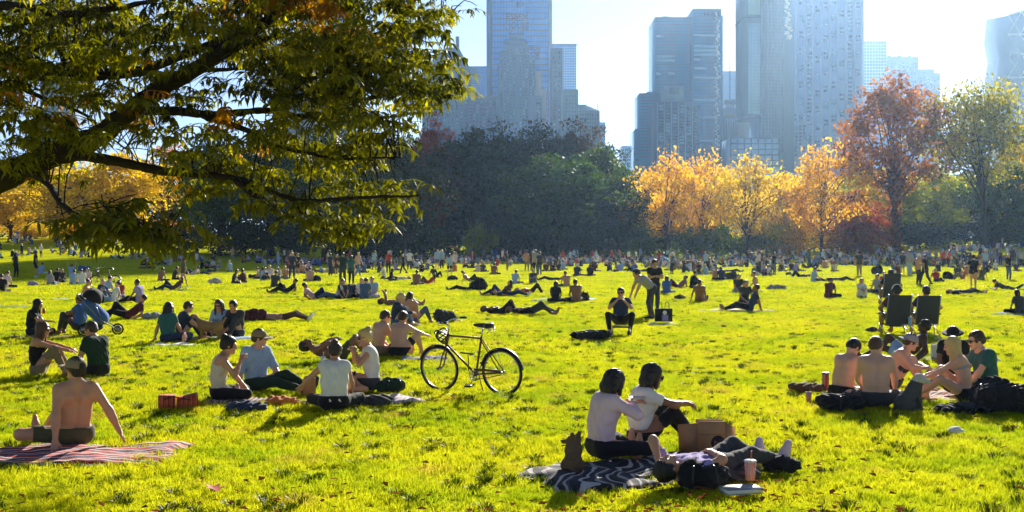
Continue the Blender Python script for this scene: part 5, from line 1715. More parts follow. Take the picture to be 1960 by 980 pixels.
def lod_mesh(pose, hair, male, h, sleeves, shorts):
    key = (pose, hair, male, h, sleeves, shorts)
    if key in LOD: return LOD[key]
    J = joints(pose, male)
    lo, hi = body_bounds(J, .2)
    if hair == 'long': lo = lo - np.array([0, .05, .0])
    F = Field(lo, hi, h)
    torso(F, J, male, .008, 2)
    for s in 'LR':
        arm(F, J, s, -.006, 0, 2, male=male)
        arm(F, J, s, .010, 2, {'tee': .6, 'long': 1.9, 'none': .15}[sleeves], male=male)
        leg(F, J, s, -.010, 0, 2, male=male)
        leg(F, J, s, .014, 3, .75 if shorts else 1.9, male=male)
        if not shorts: F.ell(J[s + 'K'], np.eye(3), (.074,) * 3, .02, 3)
        foot(F, J, s, .006, 4)
        W = J[s + 'W']; d = nrm(W - J[s + 'E'])
        F.cone(W, W + d * .09, .032, .030, .02, 0); F.cone(W + d * .09, W + d * .15, .028, .018, .02, 0)
    P, ax = J['P'], J['ax']
    F.cone(P - ax * .075, P + ax * .075, .118, .118, .04, 3)
    F.cone(J['N'] - J['u3'] * .03, J['Hc'] - J['HR'][:, 2] * .03, .056, .05, .01, 0)
    head(F, J, 0, 0, 0, fine=h < .03)
    R, c = J['HR'], J['Hc']
    w = lambda x, y, z: c + R @ np.array([x, y, z])
    F.ell(w(0, -.030, .035), R, (.090, .092, .092), .012, 1)
    if hair == 'long':
        dn = np.array([0, 0, -1.0]) if J['u3'][2] > .3 else -R[:, 2]
        for x in (-.045, .045): F.cone(w(x, -.06, 0), w(x, -.08, 0) + dn * .2, .055, .035, .03, 1)
    if hair == 'bun': F.ell(w(0, -.09, .12), R, (.045,) * 3, .01, 1)
    if hair == 'hat':
        F.ell(w(0, -.01, .06), R, (.10, .11, .075), .01, 1); F.ell(w(0, .03, .04), R, (.12, .16, .016), .01, 1)
    V, Q, I = F.mesh()
    me = mesh_np('person', V, Q, [SK['fair'], HR['black'], CL['white'], CL['black'], CL['black']], I, True)
    LOD[key] = me
    return me


def far_person(x, y, heading, pose, topc, botc, hairc='black', hair='short', skin='tan', male=True, label='', group=None, h=.022, size=1.0, sleeves='tee', shorts=False, shoes='charcoal', name='person'):
    if topc == 'bare': sleeves = 'none'
    if botc == 'bare': shorts = True
    me = lod_mesh(pose, hair, male, h, sleeves, shorts)
    o = obj(name, me, None, (x, y, H(x, y) + .01), (0, 0, hdg(heading)))
    o.scale = (size,) * 3
    ms = [SK[skin], CL[hairc] if hair == 'hat' and hairc in CL else HR.get(hairc, HR['black']), SK[skin] if topc == 'bare' else CL[topc], CL[botc] if botc in CL else SK[skin], SK[skin] if shoes == 'bare' else CL[shoes]]
    for i, m_ in enumerate(ms):
        o.material_slots[i].link = 'OBJECT'; o.material_slots[i].material = m_
    tag(o, label, 'person', group)
    return o

# ------------------------------------------------------------------ people close to the camera
GP = 'people picnicking in the near meadow'
near_person(142, 858, 328, 'back', 'shirtless man in a backwards khaki cap leaning back on striped blanket', None, bottom='shorts', botc='olive', hair='short', hairc='black', skin='tan', size=1.06, lift=.05,
            over=dict(lean=-10, curve=-2, lh=(-.24, -.26, .03), rh=(.46, -.16, .03), lf=(-.30, .42, .08), lk=(-1, .1, .05), rf=(-.15, .72, .06), rk=(-.3, 0, 1), hyaw=-22, curl=.1), cap=('khaki', 'cap', 0), h=.0135)
near_person(74, 721, 82, 'knees', 'woman with long hair in black tank top holding her knees', 'tank', 'black', 'trousers', 'khaki', 'long', 'chestnut', 'tan', False, glasses=True,
            over=dict(lh=(-.04, .62, .40), rh=(.05, .60, .38), lean=-4))
near_person(188, 722, 300, 'cross', 'man in dark green tee facing the long haired woman', 'tee', 'forest', 'shorts', 'black', 'short', 'brown', 'tan', over=dict(lean=6, hyaw=-12), size=1.03)
near_person(62, 645, 88, 'eat', 'woman in black tee holding a red cup at the left edge', 'tee', 'black', 'trousers', 'black', 'long', 'black', 'tan', False, over=dict(rh=(.12, .44, .36), lh=(-.1, .36, .2), hpitch=0), h=.020)
near_person(150, 640, 280, 'knees', 'person in blue shirt slumped in a low seat behind the stroller', 'tee', 'blue', 'trousers', 'charcoal', 'short', 'black', 'brown', over=dict(lean=-14, pz=.2), h=.020)
near_person(322, 657, 22, 'side', 'long haired woman in teal top seen from behind', 'tee', 'teal', 'trousers', 'navy', 'long', 'black', 'tan', False, h=.020)
near_person(346, 652, 68, 'knees', 'person in navy tee beside the woman in teal', 'tee', 'navy', 'trousers', 'navy', 'short', 'brown', 'fair', over=dict(rh=(.16, .60, .10), lean=6), h=.020)
near_person(424, 644, 186, 'cross', 'woman in pale blue shirt and sunglasses behind the tan dog', 'shirt', 'skyblue', 'trousers', 'black', 'long', 'chestnut', 'fair', False, glasses=True, h=.020)
near_person(453, 647, 200, 'knees', 'man in dark striped jacket sitting beside the tan dog', 'long', 'charcoal', 'trousers', 'charcoal', 'short', 'black', 'tan', h=.020, over=dict(lh=(-.02, .46, .2), rh=(.06, .47, .18)))
near_person(419, 771, 74, 'eat', 'woman with a hair bun in cream tank top eating', 'tank', 'cream', 'trousers', 'black', 'bun', 'black', 'tan', False, lift=.04, over=dict(rh='mouth', lh=(-.12, .36, .16), rp=(.7, -.3, -1), lean=2, curve=15, hpitch=4, curl=.9))
near_person(492, 750, 132, 'legs', 'man in pale blue shirt and cap with legs stretched out', 'shirt', 'skyblue', 'trousers', 'forest', 'short', 'brown', 'fair', over=dict(rh=(.34, .02, .04), rp=(1, -.6, .3), lh=(-.16, .3, .2), lean=-6, lf=(-.38, .74, .06), rf=(-.2, .8, .06), hyaw=-42, curl=.2),
            cap=('khaki', 'cap', 0), shoes='charcoal', sleeve=1.2, size=1.03)
near_person(640, 788, 354, 'cross', 'woman with top knot in loose white sleeveless top seen from behind', 'tee', 'white', 'trousers', 'black', 'bun', 'brown', 'tan', False, sleeve=.16, hem=.0, over=dict(lh=(-.44, .30, .28), lp=(-.6, -1, -.4), rh=(.2, .36, .14), curl=.4), lift=.03)
near_person(712, 751, 262, 'side', 'blonde woman in sleeveless white shirt holding food to her mouth', 'tee', 'white', 'shorts', 'charcoal', 'bun', 'blonde', 'tan', False, sleeve=.2, hem=-.04, lift=.05,
            over=dict(roll=0, lh='mouth', rh='mouth', lp=(-1, -.2, -1), rp=(1, -.2, -1), hyaw=-22, curl=.8, lf=(-.34, .16, .06), rf=(-.3, .3, .06), lk=(-.3, 1, .2), rk=(.6, 1, .2)), glasses=True)
near_person(652, 693, 84, 'lieknees', 'shirtless man lying back with bent knees looking at his phone', None, bottom='shorts', botc='olive', hair='short', hairc='black', skin='brown', h=.0185, over=dict(lean=-76, hpitch=20, lh=(-.06, -.10, .42), rh=(.06, -.08, .40)))
near_person(723, 681, 48, 'cross', 'shirtless man in sunglasses sitting upright left of his bare backed friend', None, bottom='shorts', botc='khaki', hair='short', hairc='brown', skin='fair', glasses=True, h=.0185, over=dict(hyaw=15))
near_person(762, 684, 28, 'knees', 'bare backed man in black shorts resting an arm on his knee', None, bottom='shorts', botc='black', hair='short', hairc='brown', skin='fair', h=.0185,
            over=dict(lean=8, rh=(.30, .52, .40), lh=(-.05, .5, .2), rf=(.26, .46, .06), rk=(.5, .2, 1), lf=(.05, .36, .06), lk=(-1, .2, .3)))
near_person(757, 625, 92, 'knees', 'blonde woman in dark jacket and jeans next to the lean bare backed man', 'long', 'navy', 'trousers', 'denim', 'pony', 'blonde', 'fair', False, h=.0205)
near_person(788, 620, 12, 'backknees', 'lean bare backed man in jeans leaning on straight arms', None, bottom='trousers', botc='denim', hair='short', hairc='black', skin='tan', h=.0205, over=dict(rf=(.42, .42, .06), rk=(.6, .2, 1)))
near_person(765, 586, 92, 'liearm', 'shirtless person lying with arms folded above the head', None, bottom='shorts', botc='navy', hair='short', hairc='black', skin='brown', h=.021, over=dict(lh=(-.06, -.6, .5), rh=(.04, -.5, .52)))
near_person(1150, 884, 66, 'eat', 'woman with black bob in pale pink sweater eating from a plate', 'long', 'rose', 'trousers', 'black', 'bob', 'black', 'tan', False, lift=.05, h=.0135,
            over=dict(rh='mouth', rp=(1, -.1, -.4), lh=(-.10, .42, .50), lean=6, curve=12, hpitch=-6, curl=.8, lf=(.10, .36, .06), rf=(-.08, .42, .06)))
near_person(1226, 866, 80, 'knees', 'woman with black hair and sunglasses in white tee hugging her knees', 'tee', 'white', 'trousers', 'black', 'bob', 'black', 'brown', False, lift=.05, h=.0135, glasses=True, shoes='black', hem=.10,
            over=dict(lh=(-.02, .47, .45), rh=(.07, .47, .47), rp=(1, -.3, -.2), lf=(-.10, .56, .06), rf=(.11, .60, .06), lean=2, curve=14))
near_person(1366, 921, 48, 'liearm', 'person in lilac tee lying back with an arm over the head', 'tee', 'lilac', 'trousers', 'charcoal', 'short', 'black', 'tan', lift=.05, h=.0135, shoes='rose', over=dict(rh=(.08, -.12, .24), lh=(-.10, -.66, .22), lp=(-.6, 0, 1), rf=(.14, .84, .07), rk=(0, 0, 1)))
near_person(1610, 770, 58, 'cross', 'shirtless dark haired man bowing his head over the picnic', None, bottom='shorts', botc='black', hair='short', hairc='black', skin='fair', lift=.04, over=dict(lean=16, curve=12, hpitch=-32, lh=(-.1, .42, .12), rh=(.14, .32, .10)))
near_person(1677, 783, 14, 'cross', 'shirtless chestnut haired man with his broad back to the camera', None, bottom='shorts', botc='charcoal', hair='short', hairc='chestnut', skin='fair', lift=.04, size=1.05, over=dict(lean=6, curve=14, hyaw=24, hpitch=-14, rh=(.26, .38, .14)))
near_person(1708, 750, 118, 'knees', 'person in backwards cap with raised knee behind the broad backed man', None, bottom='shorts', botc='charcoal', hair='short', hairc='brown', skin='fair', lift=.04, cap=('grey', 'cap', 180), over=dict(lean=16, hyaw=-20))
near_person(1846, 772, 292, 'knees', 'blonde woman in grey bikini top on the picnic blanket', 'bikini', 'grey', 'briefs', 'black', 'long', 'blonde', 'fair', False, lift=.04, over=dict(lf=(-.16, .62, .06), rf=(-.02, .52, .06), lk=(-.5, .1, .6), rk=(.2, .2, 1), lh=(-.1, .5, .3), rh=(.06, .48, .34)))
near_person(1886, 764, 262, 'cross', 'man in sunglasses and dark teal tee beside the blonde woman', 'tee', 'teal', 'trousers', 'black', 'short', 'brown', 'fair', lift=.04, size=1.06, glasses=True, over=dict(lean=2))
near_person(1826, 728, 205, 'cross', 'person in a black hat half hidden behind the blonde woman', 'tee', 'black', 'trousers', 'black', 'short', 'black', 'brown', h=.020, cap=('black', 'hat', 0))
near_person(1732, 692, 285, 'recline', 'dark skinned person in sky blue shorts lying behind the shirtless men', None, bottom='shorts', botc='skyblue', hair='short', hairc='black', skin='dark', h=.020, over=dict(lean=-48))
near_person(1188, 640, 188, 'chair', 'man in navy tee and sunglasses on a low stool with hands at his mouth', 'tee', 'navy', 'trousers', 'black', 'short', 'brown', 'tan', h=.0185, glasses=True, shoes='black',
            over=dict(lh='mouth', rh='mouth', lp=(-1, 0, -1), rp=(1, 0, -1), lf=(-.24, .46, .07), rf=(.24, .46, .07), lk=(-.5, .5, 1), rk=(.5, .5, 1), lean=-8, curve=10, curl=1.0))
near_person(1248, 612, 252, 'bend', 'man in grey tee stooping to the lawn', 'tee', 'grey', 'trousers', 'charcoal', 'short', 'black', 'tan', h=.020, shoes='black')
near_person(1252, 603, 168, 'phone', 'man in black tee standing behind the stooping man', 'tee', 'black', 'trousers', 'navy', 'short', 'black', 'tan', h=.020, shoes='black')

# ------------------------------------------------------------------ things lying and standing on the near lawn
METAL = mat('tube_metal', (0.25, 0.26, 0.28), 0.35, 0.1, 20, metal=0.8)
CHROME = mat('chrome', (0.6, 0.6, 0.62), 0.2, 0.05, 20, metal=0.95)
RUBBER = mat('rubber', (0.015, 0.015, 0.016), 0.8, 0.2, 30, spec=0.3)
BLACKP = mat('black_paint', (0.014, 0.014, 0.016), 0.4, 0.1, 10)
FRAMEC = mat('frame_bronze', (0.11, 0.03, 0.02), 0.45, 0.2, 12, coat=0.1)
PAPER = mat('brown_paper', (0.42, 0.22, 0.10), 0.85, 0.18, 7, 0.3, 25)
WHITEP = mat('white_plastic', (0.75, 0.75, 0.74), 0.4, 0.05, 10)
CLEARP = mat('clear_plastic', (0.70, 0.72, 0.72), 0.2, 0.05, 10, spec=0.6)


def stripe_mat(name, cols, scale, dist=2.0, rot=0.0, kind='BANDS'):
    m = bpy.data.materials.new(name)
    t, n, l = nodes_of(m)
    out = n.new('ShaderNodeOutputMaterial'); b = n.new('ShaderNodeBsdfPrincipled')
    tc = n.new('ShaderNodeTexCoord'); mp = n.new('ShaderNodeMapping'); mp.inputs['Rotation'].default_value = (0, 0, rot)
    w = n.new('ShaderNodeTexWave'); w.wave_type = kind; w.wave_profile = 'SAW'
    w.inputs['Scale'].default_value = scale; w.inputs['Distortion'].default_value = dist; w.inputs['Detail'].default_value = 2
    l.new(tc.outputs['Object'], mp.inputs['Vector']); l.new(mp.outputs[0], w.inputs['Vector'])
    r = n.new('ShaderNodeValToRGB'); r.color_ramp.interpolation = 'CONSTANT'
    e = r.color_ramp.elements
    while len(e) < len(cols): e.new(.5)
    for i, c in enumerate(cols):
        e[i].position = i / len(cols); e[i].color = (*c, 1)
    l.new(w.outputs['Fac'], r.inputs['Fac']); l.new(r.outputs[0], b.inputs['Base Color'])
    b.inputs['Roughness'].default_value = .95
    nz = n.new('ShaderNodeTexNoise'); nz.inputs['Scale'].default_value = 90; bp = n.new('ShaderNodeBump'); bp.inputs['Strength'].default_value = .4
    l.new(tc.outputs['Object'], nz.inputs['Vector']); l.new(nz.outputs['Fac'], bp.inputs['Height']); l.new(bp.outputs[0], b.inputs['Normal'])
    l.new(b.outputs[0], out.inputs['Surface'])
    return m


def cloth_sheet(name, x, y, a, b, rz, m, label, amp=.02, z=.045, seed=0, group='picnic blankets on the near lawn', nx=44, ny=26, cat='blanket'):
    r = np.random.default_rng(seed)
    u, v = np.meshgrid(np.linspace(-1, 1, nx), np.linspace(-1, 1, ny), indexing='ij')
    edge = 1 + .05 * np.sin(5 * v + seed) + .03 * np.sin(11 * v + 2)
    edg2 = 1 + .07 * np.sin(4 * u + seed * 2) + .03 * np.sin(9 * u)
    X, Y = u * a * edge, v * b * edg2
    w = sum(amp / (k + 1) * np.sin((3 + 4 * k) * (u * math.cos(q) + v * math.sin(q) * b / a) * 2 + q * 3) for k, q in enumerate(r.random(4) * 6.28))
    fall = np.maximum(np.abs(u), np.abs(v))
    Z = z + w * .8 - .045 * ss(fall, .9, 1.0)
    V = np.stack([X, Y, Z], -1).reshape(-1, 3)
    i, j = np.meshgrid(np.arange(nx - 1), np.arange(ny - 1), indexing='ij')
    Q = np.stack([i * ny + j, (i + 1) * ny + j, (i + 1) * ny + j + 1, i * ny + j + 1], -1).reshape(-1, 4)
    n = len(V)
    V2 = V - np.array([0, 0, .008])
    rim = [k * ny for k in range(nx)] + [(nx - 1) * ny + k for k in range(1, ny)] + [k * ny + ny - 1 for k in range(nx - 2, -1, -1)] + [k for k in range(ny - 2, 0, -1)]
    R_ = np.array([[rim[k], rim[(k + 1) % len(rim)], rim[(k + 1) % len(rim)] + n, rim[k] + n] for k in range(len(rim))])
    o = obj(name, mesh_np(name, np.vstack([V, V2]), np.vstack([Q, Q[:, ::-1] + n, R_[:, ::-1]]), [m], smooth=True), None, (x, y, H(x, y)), (0, 0, rz))
    tag(o, label, cat, group)
    return o


BM = dict(stripe=(stripe_mat('blanket_red', [(.5, .04, .03), (.65, .62, .58), (.03, .03, .06), (.5, .04, .03), (.6, .5, .5), (.04, .05, .12), (.55, .10, .04)], 1.6, 1.5, 1.57), 'red white and navy striped blanket under the man in the cap'),
          zebra=(stripe_mat('blanket_zebra', [(.02, .02, .03), (.5, .48, .46), (.02, .02, .02), (.03, .03, .035), (.42, .36, .32), (.05, .06, .09), (.02, .02, .02)], 1.1, 14.0, .6), 'black and white zebra patterned blanket in the foreground'),
          picnic=(stripe_mat('blanket_patch', [(.5, .06, .04), (.6, .55, .5), (.2, .05, .04), (.62, .58, .55), (.05, .05, .08), (.5, .2, .12)], 2.0, 3.0, .8), 'red and white patterned blanket between the shirtless men and blonde woman'),
          pastel=(stripe_mat('blanket_pastel', [(.6, .45, .48), (.62, .60, .58), (.35, .3, .45), (.6, .55, .5)], 2.5, 3.0, .3), 'pink and white blanket beside the kneeling blonde woman'),
          blue=(stripe_mat('blanket_blue', [(.12, .17, .42), (.4, .42, .55), (.10, .13, .35)], 1.5, 3.0, .3), 'blue blanket seen through the front bicycle wheel'),
          quilt=(stripe_mat('blanket_quilt', [(.05, .08, .16), (.55, .50, .45), (.6, .25, .10), (.08, .10, .18), (.6, .45, .35)], 2.4, 4.0, .2), 'blue and orange cloth in front of the woman in the cream top'))
for i_, (k_, (bx, by, a_, b_, r_)) in enumerate(BLANKETS.items()):
    cloth_sheet('blanket', bx, by, a_, b_, r_, BM[k_][0], BM[k_][1], .022, seed=i_ + 3)
for (px, py, a_, b_, rz, c, lab) in [(330, 662, .5, .25, .1, 'white', 'rumpled pale cloth beside the woman in teal'), (415, 650, .8, .3, .05, 'skyblue', 'pale blue blanket under the couple with the tan dog'), (100, 648, 1.1, .3, .0, 'brown', 'brown blanket under the woman with the red cup'),
                                      (1270, 622, .45, .2, .1, 'white', 'white paper sheet under the black tote'), (1830, 690, .8, .3, .0, 'grey', 'grey blanket behind the blonde woman'), (10, 588, .7, .4, 0, 'blue', 'blue blanket cut by the left edge'),
                                      (1945, 602, .8, .4, .1, 'blue', 'blue blanket at the right edge of the lawn'), (1400, 595, 1.3, .45, .05, 'rose', 'pale blanket under the person with outstretched legs'), (1080, 575, 1.3, .5, .1, 'skyblue', 'pale blanket under the two long haired sitters'),
                                      (150, 574, 1.0, .5, .1, 'skyblue', 'small pale blue blanket under the woman before the bicycle'), (1010, 548, 1.4, .6, 0, 'white', 'white blanket under the person in light blue'), (330, 556, 1.2, .4, 0, 'navy', 'dark blue blanket in front of the running child')]:
    x, y = ground_at(px, py)
    cloth_sheet('blanket', x, y, a_, b_, rz, CL[c], lab, .02, .04, int(px), nx=24, ny=14, group='smaller blankets spread on the lawn')


def lump(name, px, py, dims, m, label, cat, seed=0, rz=0.0, straps=True, strapm=None, group=None, folds=.016, h=.019, z=0.02):
    """soft bag or heap of clothes: uneven closed body with straps"""
    r = np.random.default_rng(seed)
    dx, dy, dz = dims
    F = Field((-dx * .8, -dy * .8, -.02), (dx * .8, dy * .8, dz * 1.25), h)
    for k in range(7):
        a = r.random() * 6.28
        c = np.array([math.cos(a) * dx * .25 * r.random() * 2, math.sin(a) * dy * .22 * r.random() * 2, dz * (.28 + .25 * r.random())])
        F.ell(c, rotz(r.random() * 3), (dx * (.22 + .12 * r.random()), dy * (.22 + .12 * r.random()), dz * (.30 + .2 * r.random())), .05)
    F.ell((0, 0, dz * .35), np.eye(3), (dx * .45, dy * .42, dz * .40), .05)
    G = F.grid()
    F.F = F.F + (folds * np.sin(G[..., 0] * 38 + 4 * np.sin(G[..., 2] * 22 + seed)) * np.sin(G[..., 1] * 30 + 11 * G[..., 2] + seed)).astype(np.float32)
    F.F = np.maximum(F.F, -(G[..., 2] - .002).astype(np.float32))
    v, q, _ = F.mesh()
    x, y = ground_at(px, py)
    root = obj(name, mesh_np(name, v, q, [m], smooth=True), None, (x, y, H(x, y) + z), (0, 0, rz))
    tag(root, label, cat, group)
    if straps:
        for s in (-1, 1):
            P = spline([(s * dx * .18, -dy * .30, dz * .72), (s * dx * .26, -dy * .55, dz * .75), (s * dx * .3, -dy * .62, dz * .3), (s * dx * .22, -dy * .45, .03)], 14)
            MB().tube(P, .011, 6).build('strap', strapm or BLACKP, root, True)
    return root


GB = 'bags lying on the lawn'
for a in [
    ('backpack', 1612, 788, (.55, .36, .26), CL['black'], 'black crumpled backpack in front of the bowing shirtless man', 'backpack', 1, .3),
    ('backpack', 1915, 792, (.85, .45, .48), CL['black'], 'large black bag leaning behind the man in dark teal', 'backpack', 2, -.5),
    ('jacket', 1848, 793, (.85, .3, .14), CL['black'], 'black jacket spread in front of the blonde woman', 'jacket', 3, .1),
    ('backpack', 1336, 938, (.38, .28, .28), CL['black'], 'black bag at the bottom edge beside the lying person', 'backpack', 4, .2),
    ('jacket', 1395, 925, (.45, .3, .14), CL['charcoal'], 'dark heap of clothes behind the red cup', 'jacket', 5, .4),
    ('shoe_pair', 1500, 908, (.34, .2, .15), CL['black'], 'black trainers lying in the grass right of the lying person', 'shoes', 6, .3),
    ('backpack', 1134, 652, (.75, .4, .26), CL['black'], 'black bag on the grass left of the man on the stool', 'backpack', 7, .1),
    ('backpack', 850, 618, (.6, .45, .42), CL['charcoal'], 'dark grey backpack right of the lean bare backed man', 'backpack', 8, .5),
    ('backpack', 748, 752, (.34, .26, .22), CL['forest'], 'green bundle behind the blonde woman in white', 'backpack', 9, .5),
    ('bundle', 715, 778, (.5, .25, .14), CL['charcoal'], 'dark crumpled clothes by the woman in the loose white top', 'bundle', 10, .1),
    ('bundle', 288, 612, (.55, .35, .22), CL['grey'], 'grey bundle on the grass behind the woman in teal', 'bundle', 11, .0),
    ('backpack', 488, 616, (.5, .35, .38), CL['maroon'], 'multicoloured bag beside the sunbather on the left', 'backpack', 12, .0),
    ('bundle', 1542, 752, (.4, .3, .14), CL['brown'], 'small brown and black heap left of the bowing man', 'bundle', 13, .0),
    ('bundle', 470, 788, (.5, .22, .12), CL['navy'], 'navy cloth bundle in front of the woman in the cream top', 'bundle', 14, .0),
    ('bundle', 545, 776, (.4, .16, .10), CL['orange'], 'orange and cream wrappings between the couple and the paper bag', 'bundle', 15, .0),
]:
    lump(*a, straps=a[0] == 'backpack', group=GB if a[0] == 'backpack' else None)

# red checked cooler bag at the left of the eating woman
x, y = ground_at(345, 783)
rbag = empty('picnic_bag', (x, y, .03), .25); tag(rbag, 'red striped picnic bag lying open left of the eating woman', 'bag')
BAGM = stripe_mat('bag_red', [(.5, .07, .03), (.55, .16, .06), (.3, .03, .03), (.5, .09, .04)], 5.0, .6, 0)
MB().box((-.28, -.12, 0), (-.06, .12, .16)).build('body', BAGM, rbag)
MB().add([(-.05, -.12, .0), (.24, -.12, .02), (.24, .12, .02), (-.05, .12, .0), (-.05, -.10, .10), (.20, -.10, .16), (.22, .10, .18), (-.05, .10, .12)], [[0, 3, 2, 1], [4, 5, 6, 7], [0, 1, 5, 4], [1, 2, 6, 5], [2, 3, 7, 6], [3, 0, 4, 7]]).build('flap', BAGM, rbag)
MB().tube(spline([(-.2, -.12, .12), (-.1, -.18, .16), (.05, -.18, .13), (.14, -.12, .10)], 12), .008, 6).build('handle', BLACKP, rbag)

# brown paper carrier with round logo, torn open, behind the lying person
x, y = ground_at(1356, 876)
pb = empty('paper_bag', (x, y, .05), -.05); tag(pb, 'big brown paper carrier bag with dark round logo standing on the zebra blanket', 'paper bag')
MB().box((-.12, -.10, 0), (.16, -.085, .34)).build('front_panel', PAPER, pb)
MB().box((-.12, .11, 0), (.16, .122, .33)).build('back_panel', PAPER, pb)
MB().add([(-.12, -.09, 0), (-.30, .04, .01), (-.31, .05, .28), (-.12, -.09, .32), (-.12, -.08, 0), (-.295, .055, .01), (-.305, .065, .28), (-.12, -.078, .32)], [[0, 1, 2, 3], [7, 6, 5, 4], [0, 4, 5, 1], [1, 5, 6, 2], [2, 6, 7, 3], [3, 7, 4, 0]]).build('side_panel', PAPER, pb)
MB().add([(.16, -.09, 0), (.27, .02, .01), (.28, .03, .26), (.16, -.09, .335), (.16, -.08, 0), (.262, .03, .01), (.272, .04, .26), (.16, -.08, .335)], [[1, 0, 3, 2], [4, 5, 6, 7], [0, 1, 5, 4], [1, 2, 6, 5], [2, 3, 7, 6], [3, 0, 4, 7]]).build('side_panel', PAPER, pb)
MB().box((-.12, -.1035, .20), (.16, -.1005, .206)).build('crease', mat('paper_crease', (.2, .1, .05)), pb)
lg = MB().lathe([(0, 0), (.075, 0), (.075, -.003), (0, -.003)], 24, axis='y').build('logo', mat('logo_ink', (.03, .015, .02), .6), pb); lg.location = (.09, -.1005, .12)


def flat_text(s, size, m, parent, loc, rot, name='lettering'):
    cu = bpy.data.curves.new(name, 'FONT'); cu.body = s; cu.align_x = 'CENTER'; cu.align_y = 'CENTER'; cu.size = size; cu.extrude = .001
    o = bpy.data.objects.new(name, cu); COL.objects.link(o)
    bpy.context.view_layer.update()
    me = bpy.data.meshes.new_from_object(o)
    bpy.data.objects.remove(o); bpy.data.curves.remove(cu)
    me.materials.clear(); me.materials.append(m)
    return obj(name, me, parent, loc, rot)


flat_text('Pret', .055, mat('logo_cream', (.30, .16, .12), .7), pb, (.09, -.1055, .12), (PI / 2, 0, 0))


def cup(px, py, m, lid, label, straw=None, h=.14, r=.042, lift=.02, xy=None):
    x, y = xy or ground_at(px, py)
    o = MB().lathe([(0, 0), (r * .78, 0), (r, h), (r * .95, h), (r * .74, .006)], 20).build('drink_cup', m, None, True, (x, y, H(x, y) + lift))
    tag(o, label, 'cup', 'drink cups on the lawn')
    if lid:
        MB().lathe([(0, h + .012), (r * .8, h + .012), (r * 1.07, h + .004), (r * 1.07, h - .004), (r * .98, h - .004)], 20).build('lid', lid, o, True)
    if straw:
        MB().tube([(0, 0, h * .3), (.012, 0, h + .09)], .0055, 6).build('straw', straw, o, True)
    return o


PINKCUP = stripe_mat('cup_print', [(.75, .2, .25), (.8, .3, .08), (.72, .66, .62), (.75, .12, .2)], 22, 8, .4)
cup(1436, 938, PINKCUP, CLEARP, 'pink and orange iced drink cup with orange straw on a book', mat('straw_orange', (.75, .2, .03), .5), .17, .055, .09)
cup(1892, 780, mat('iced_coffee', (.34, .22, .16), .3), CLEARP, 'clear iced coffee cup beside the large black bag', WHITEP)
cup(618, 700, WHITEP, CLEARP, 'white cup with straw before the man with the phone', WHITEP)
cup(1548, 772, mat('cup_rose', (.5, .22, .25), .5), None, 'small rose cup beside the brown heap')
cup(84, 628, mat('cup_red', (.5, .04, .03), .5), None, 'red cup in the hand of the woman in black', None, .12, .045, .38)
cup(62, 722, mat('cup_cream', (.6, .48, .25), .5), None, 'cream cup behind the long haired woman', None, .15, .05)

# tablet / book with white edge under the cup
x, y = ground_at(1418, 952)
bk = empty('book', (x, y, .05), .25); tag(bk, 'closed white edged book lying at the bottom edge under the cup', 'book')
MB().box((-.16, -.10, 0), (.16, .10, .035)).build('pages', WHITEP, bk)
MB().box((-.165, -.105, .0352), (.165, .105, .041)).build('cover', mat('cover_grey', (.25, .26, .3), .5), bk)
MB().box((-.165, -.105, -.006), (.165, .105, -.0002)).build('cover', mat('cover_grey', (.25, .26, .3)), bk)

# folded brown food bag, white bag, tote, red tin
x, y = ground_at(592, 762)
o = empty('paper_bag', (x, y, .03), .2); tag(o, 'upright brown paper food bag touched by the woman in white', 'paper bag')
MB().add([(-.09, -.06, 0), (.09, -.06, 0), (.09, .06, 0), (-.09, .06, 0), (-.095, -.045, .24), (.09, -.05, .25), (.085, .05, .26), (-.09, .045, .235)], [[0, 3, 2, 1], [0, 1, 5, 4], [1, 2, 6, 5], [2, 3, 7, 6], [3, 0, 4, 7]]).build('body', PAPER, o)
MB().add([(-.095, -.045, .24), (.09, -.05, .25), (.085, .05, .26), (-.09, .045, .235), (-.06, -.02, .29), (.06, -.02, .30)], [[0, 1, 5, 4], [2, 3, 4, 5]], [[1, 2, 5], [3, 0, 4]]).build('folded_top', PAPER, o)
x, y = ground_at(1797, 690)
o = empty('paper_bag', (x, y, .03), .3); tag(o, 'white paper bag behind the blonde woman', 'paper bag')
MB().add([(-.13, -.07, 0), (.13, -.07, 0), (.13, .07, 0), (-.13, .07, 0), (-.16, -.05, .26), (.10, -.05, .30), (.09, .05, .30), (-.15, .05, .27)], [[0, 3, 2, 1], [0, 1, 5, 4], [1, 2, 6, 5], [2, 3, 7, 6], [3, 0, 4, 7]]).build('body', WHITEP, o)
MB().tube(spline([(-.08, -.06, .26), (-.06, -.06, .34), (.02, -.06, .34), (.04, -.06, .28)], 10), .005, 5).build('handle', WHITEP, o)
x, y = ground_at(1270, 619)
o = empty('tote_bag', (x, y, .05), .1); tag(o, 'black tote with white figure print at the stooping man\'s feet', 'bag')
MB().box((-.24, -.06, 0), (.24, .06, .36)).build('body', CL['black'], o)
MB().lathe([(0, 0), (.06, 0), (.06, -.004), (0, -.004)], 14, axis='y').build('print', CL['white'], o).location = (.02, -.061, .25)
MB().box((-.06, -.064, .02), (.12, -.061, .19)).build('print', CL['lilac'], o)
for s in (-.1, .1): MB().tube(spline([(s - .06, 0, .36), (s - .04, 0, .52), (s + .04, 0, .52), (s + .06, 0, .36)], 10), .01, 6).build('handle', CL['black'], o)
x, y = ground_at(1580, 752)
o = empty('snack_tin', (x, y, .04), .2); tag(o, 'tall red and black snack tube left of the bowing man', 'tin')
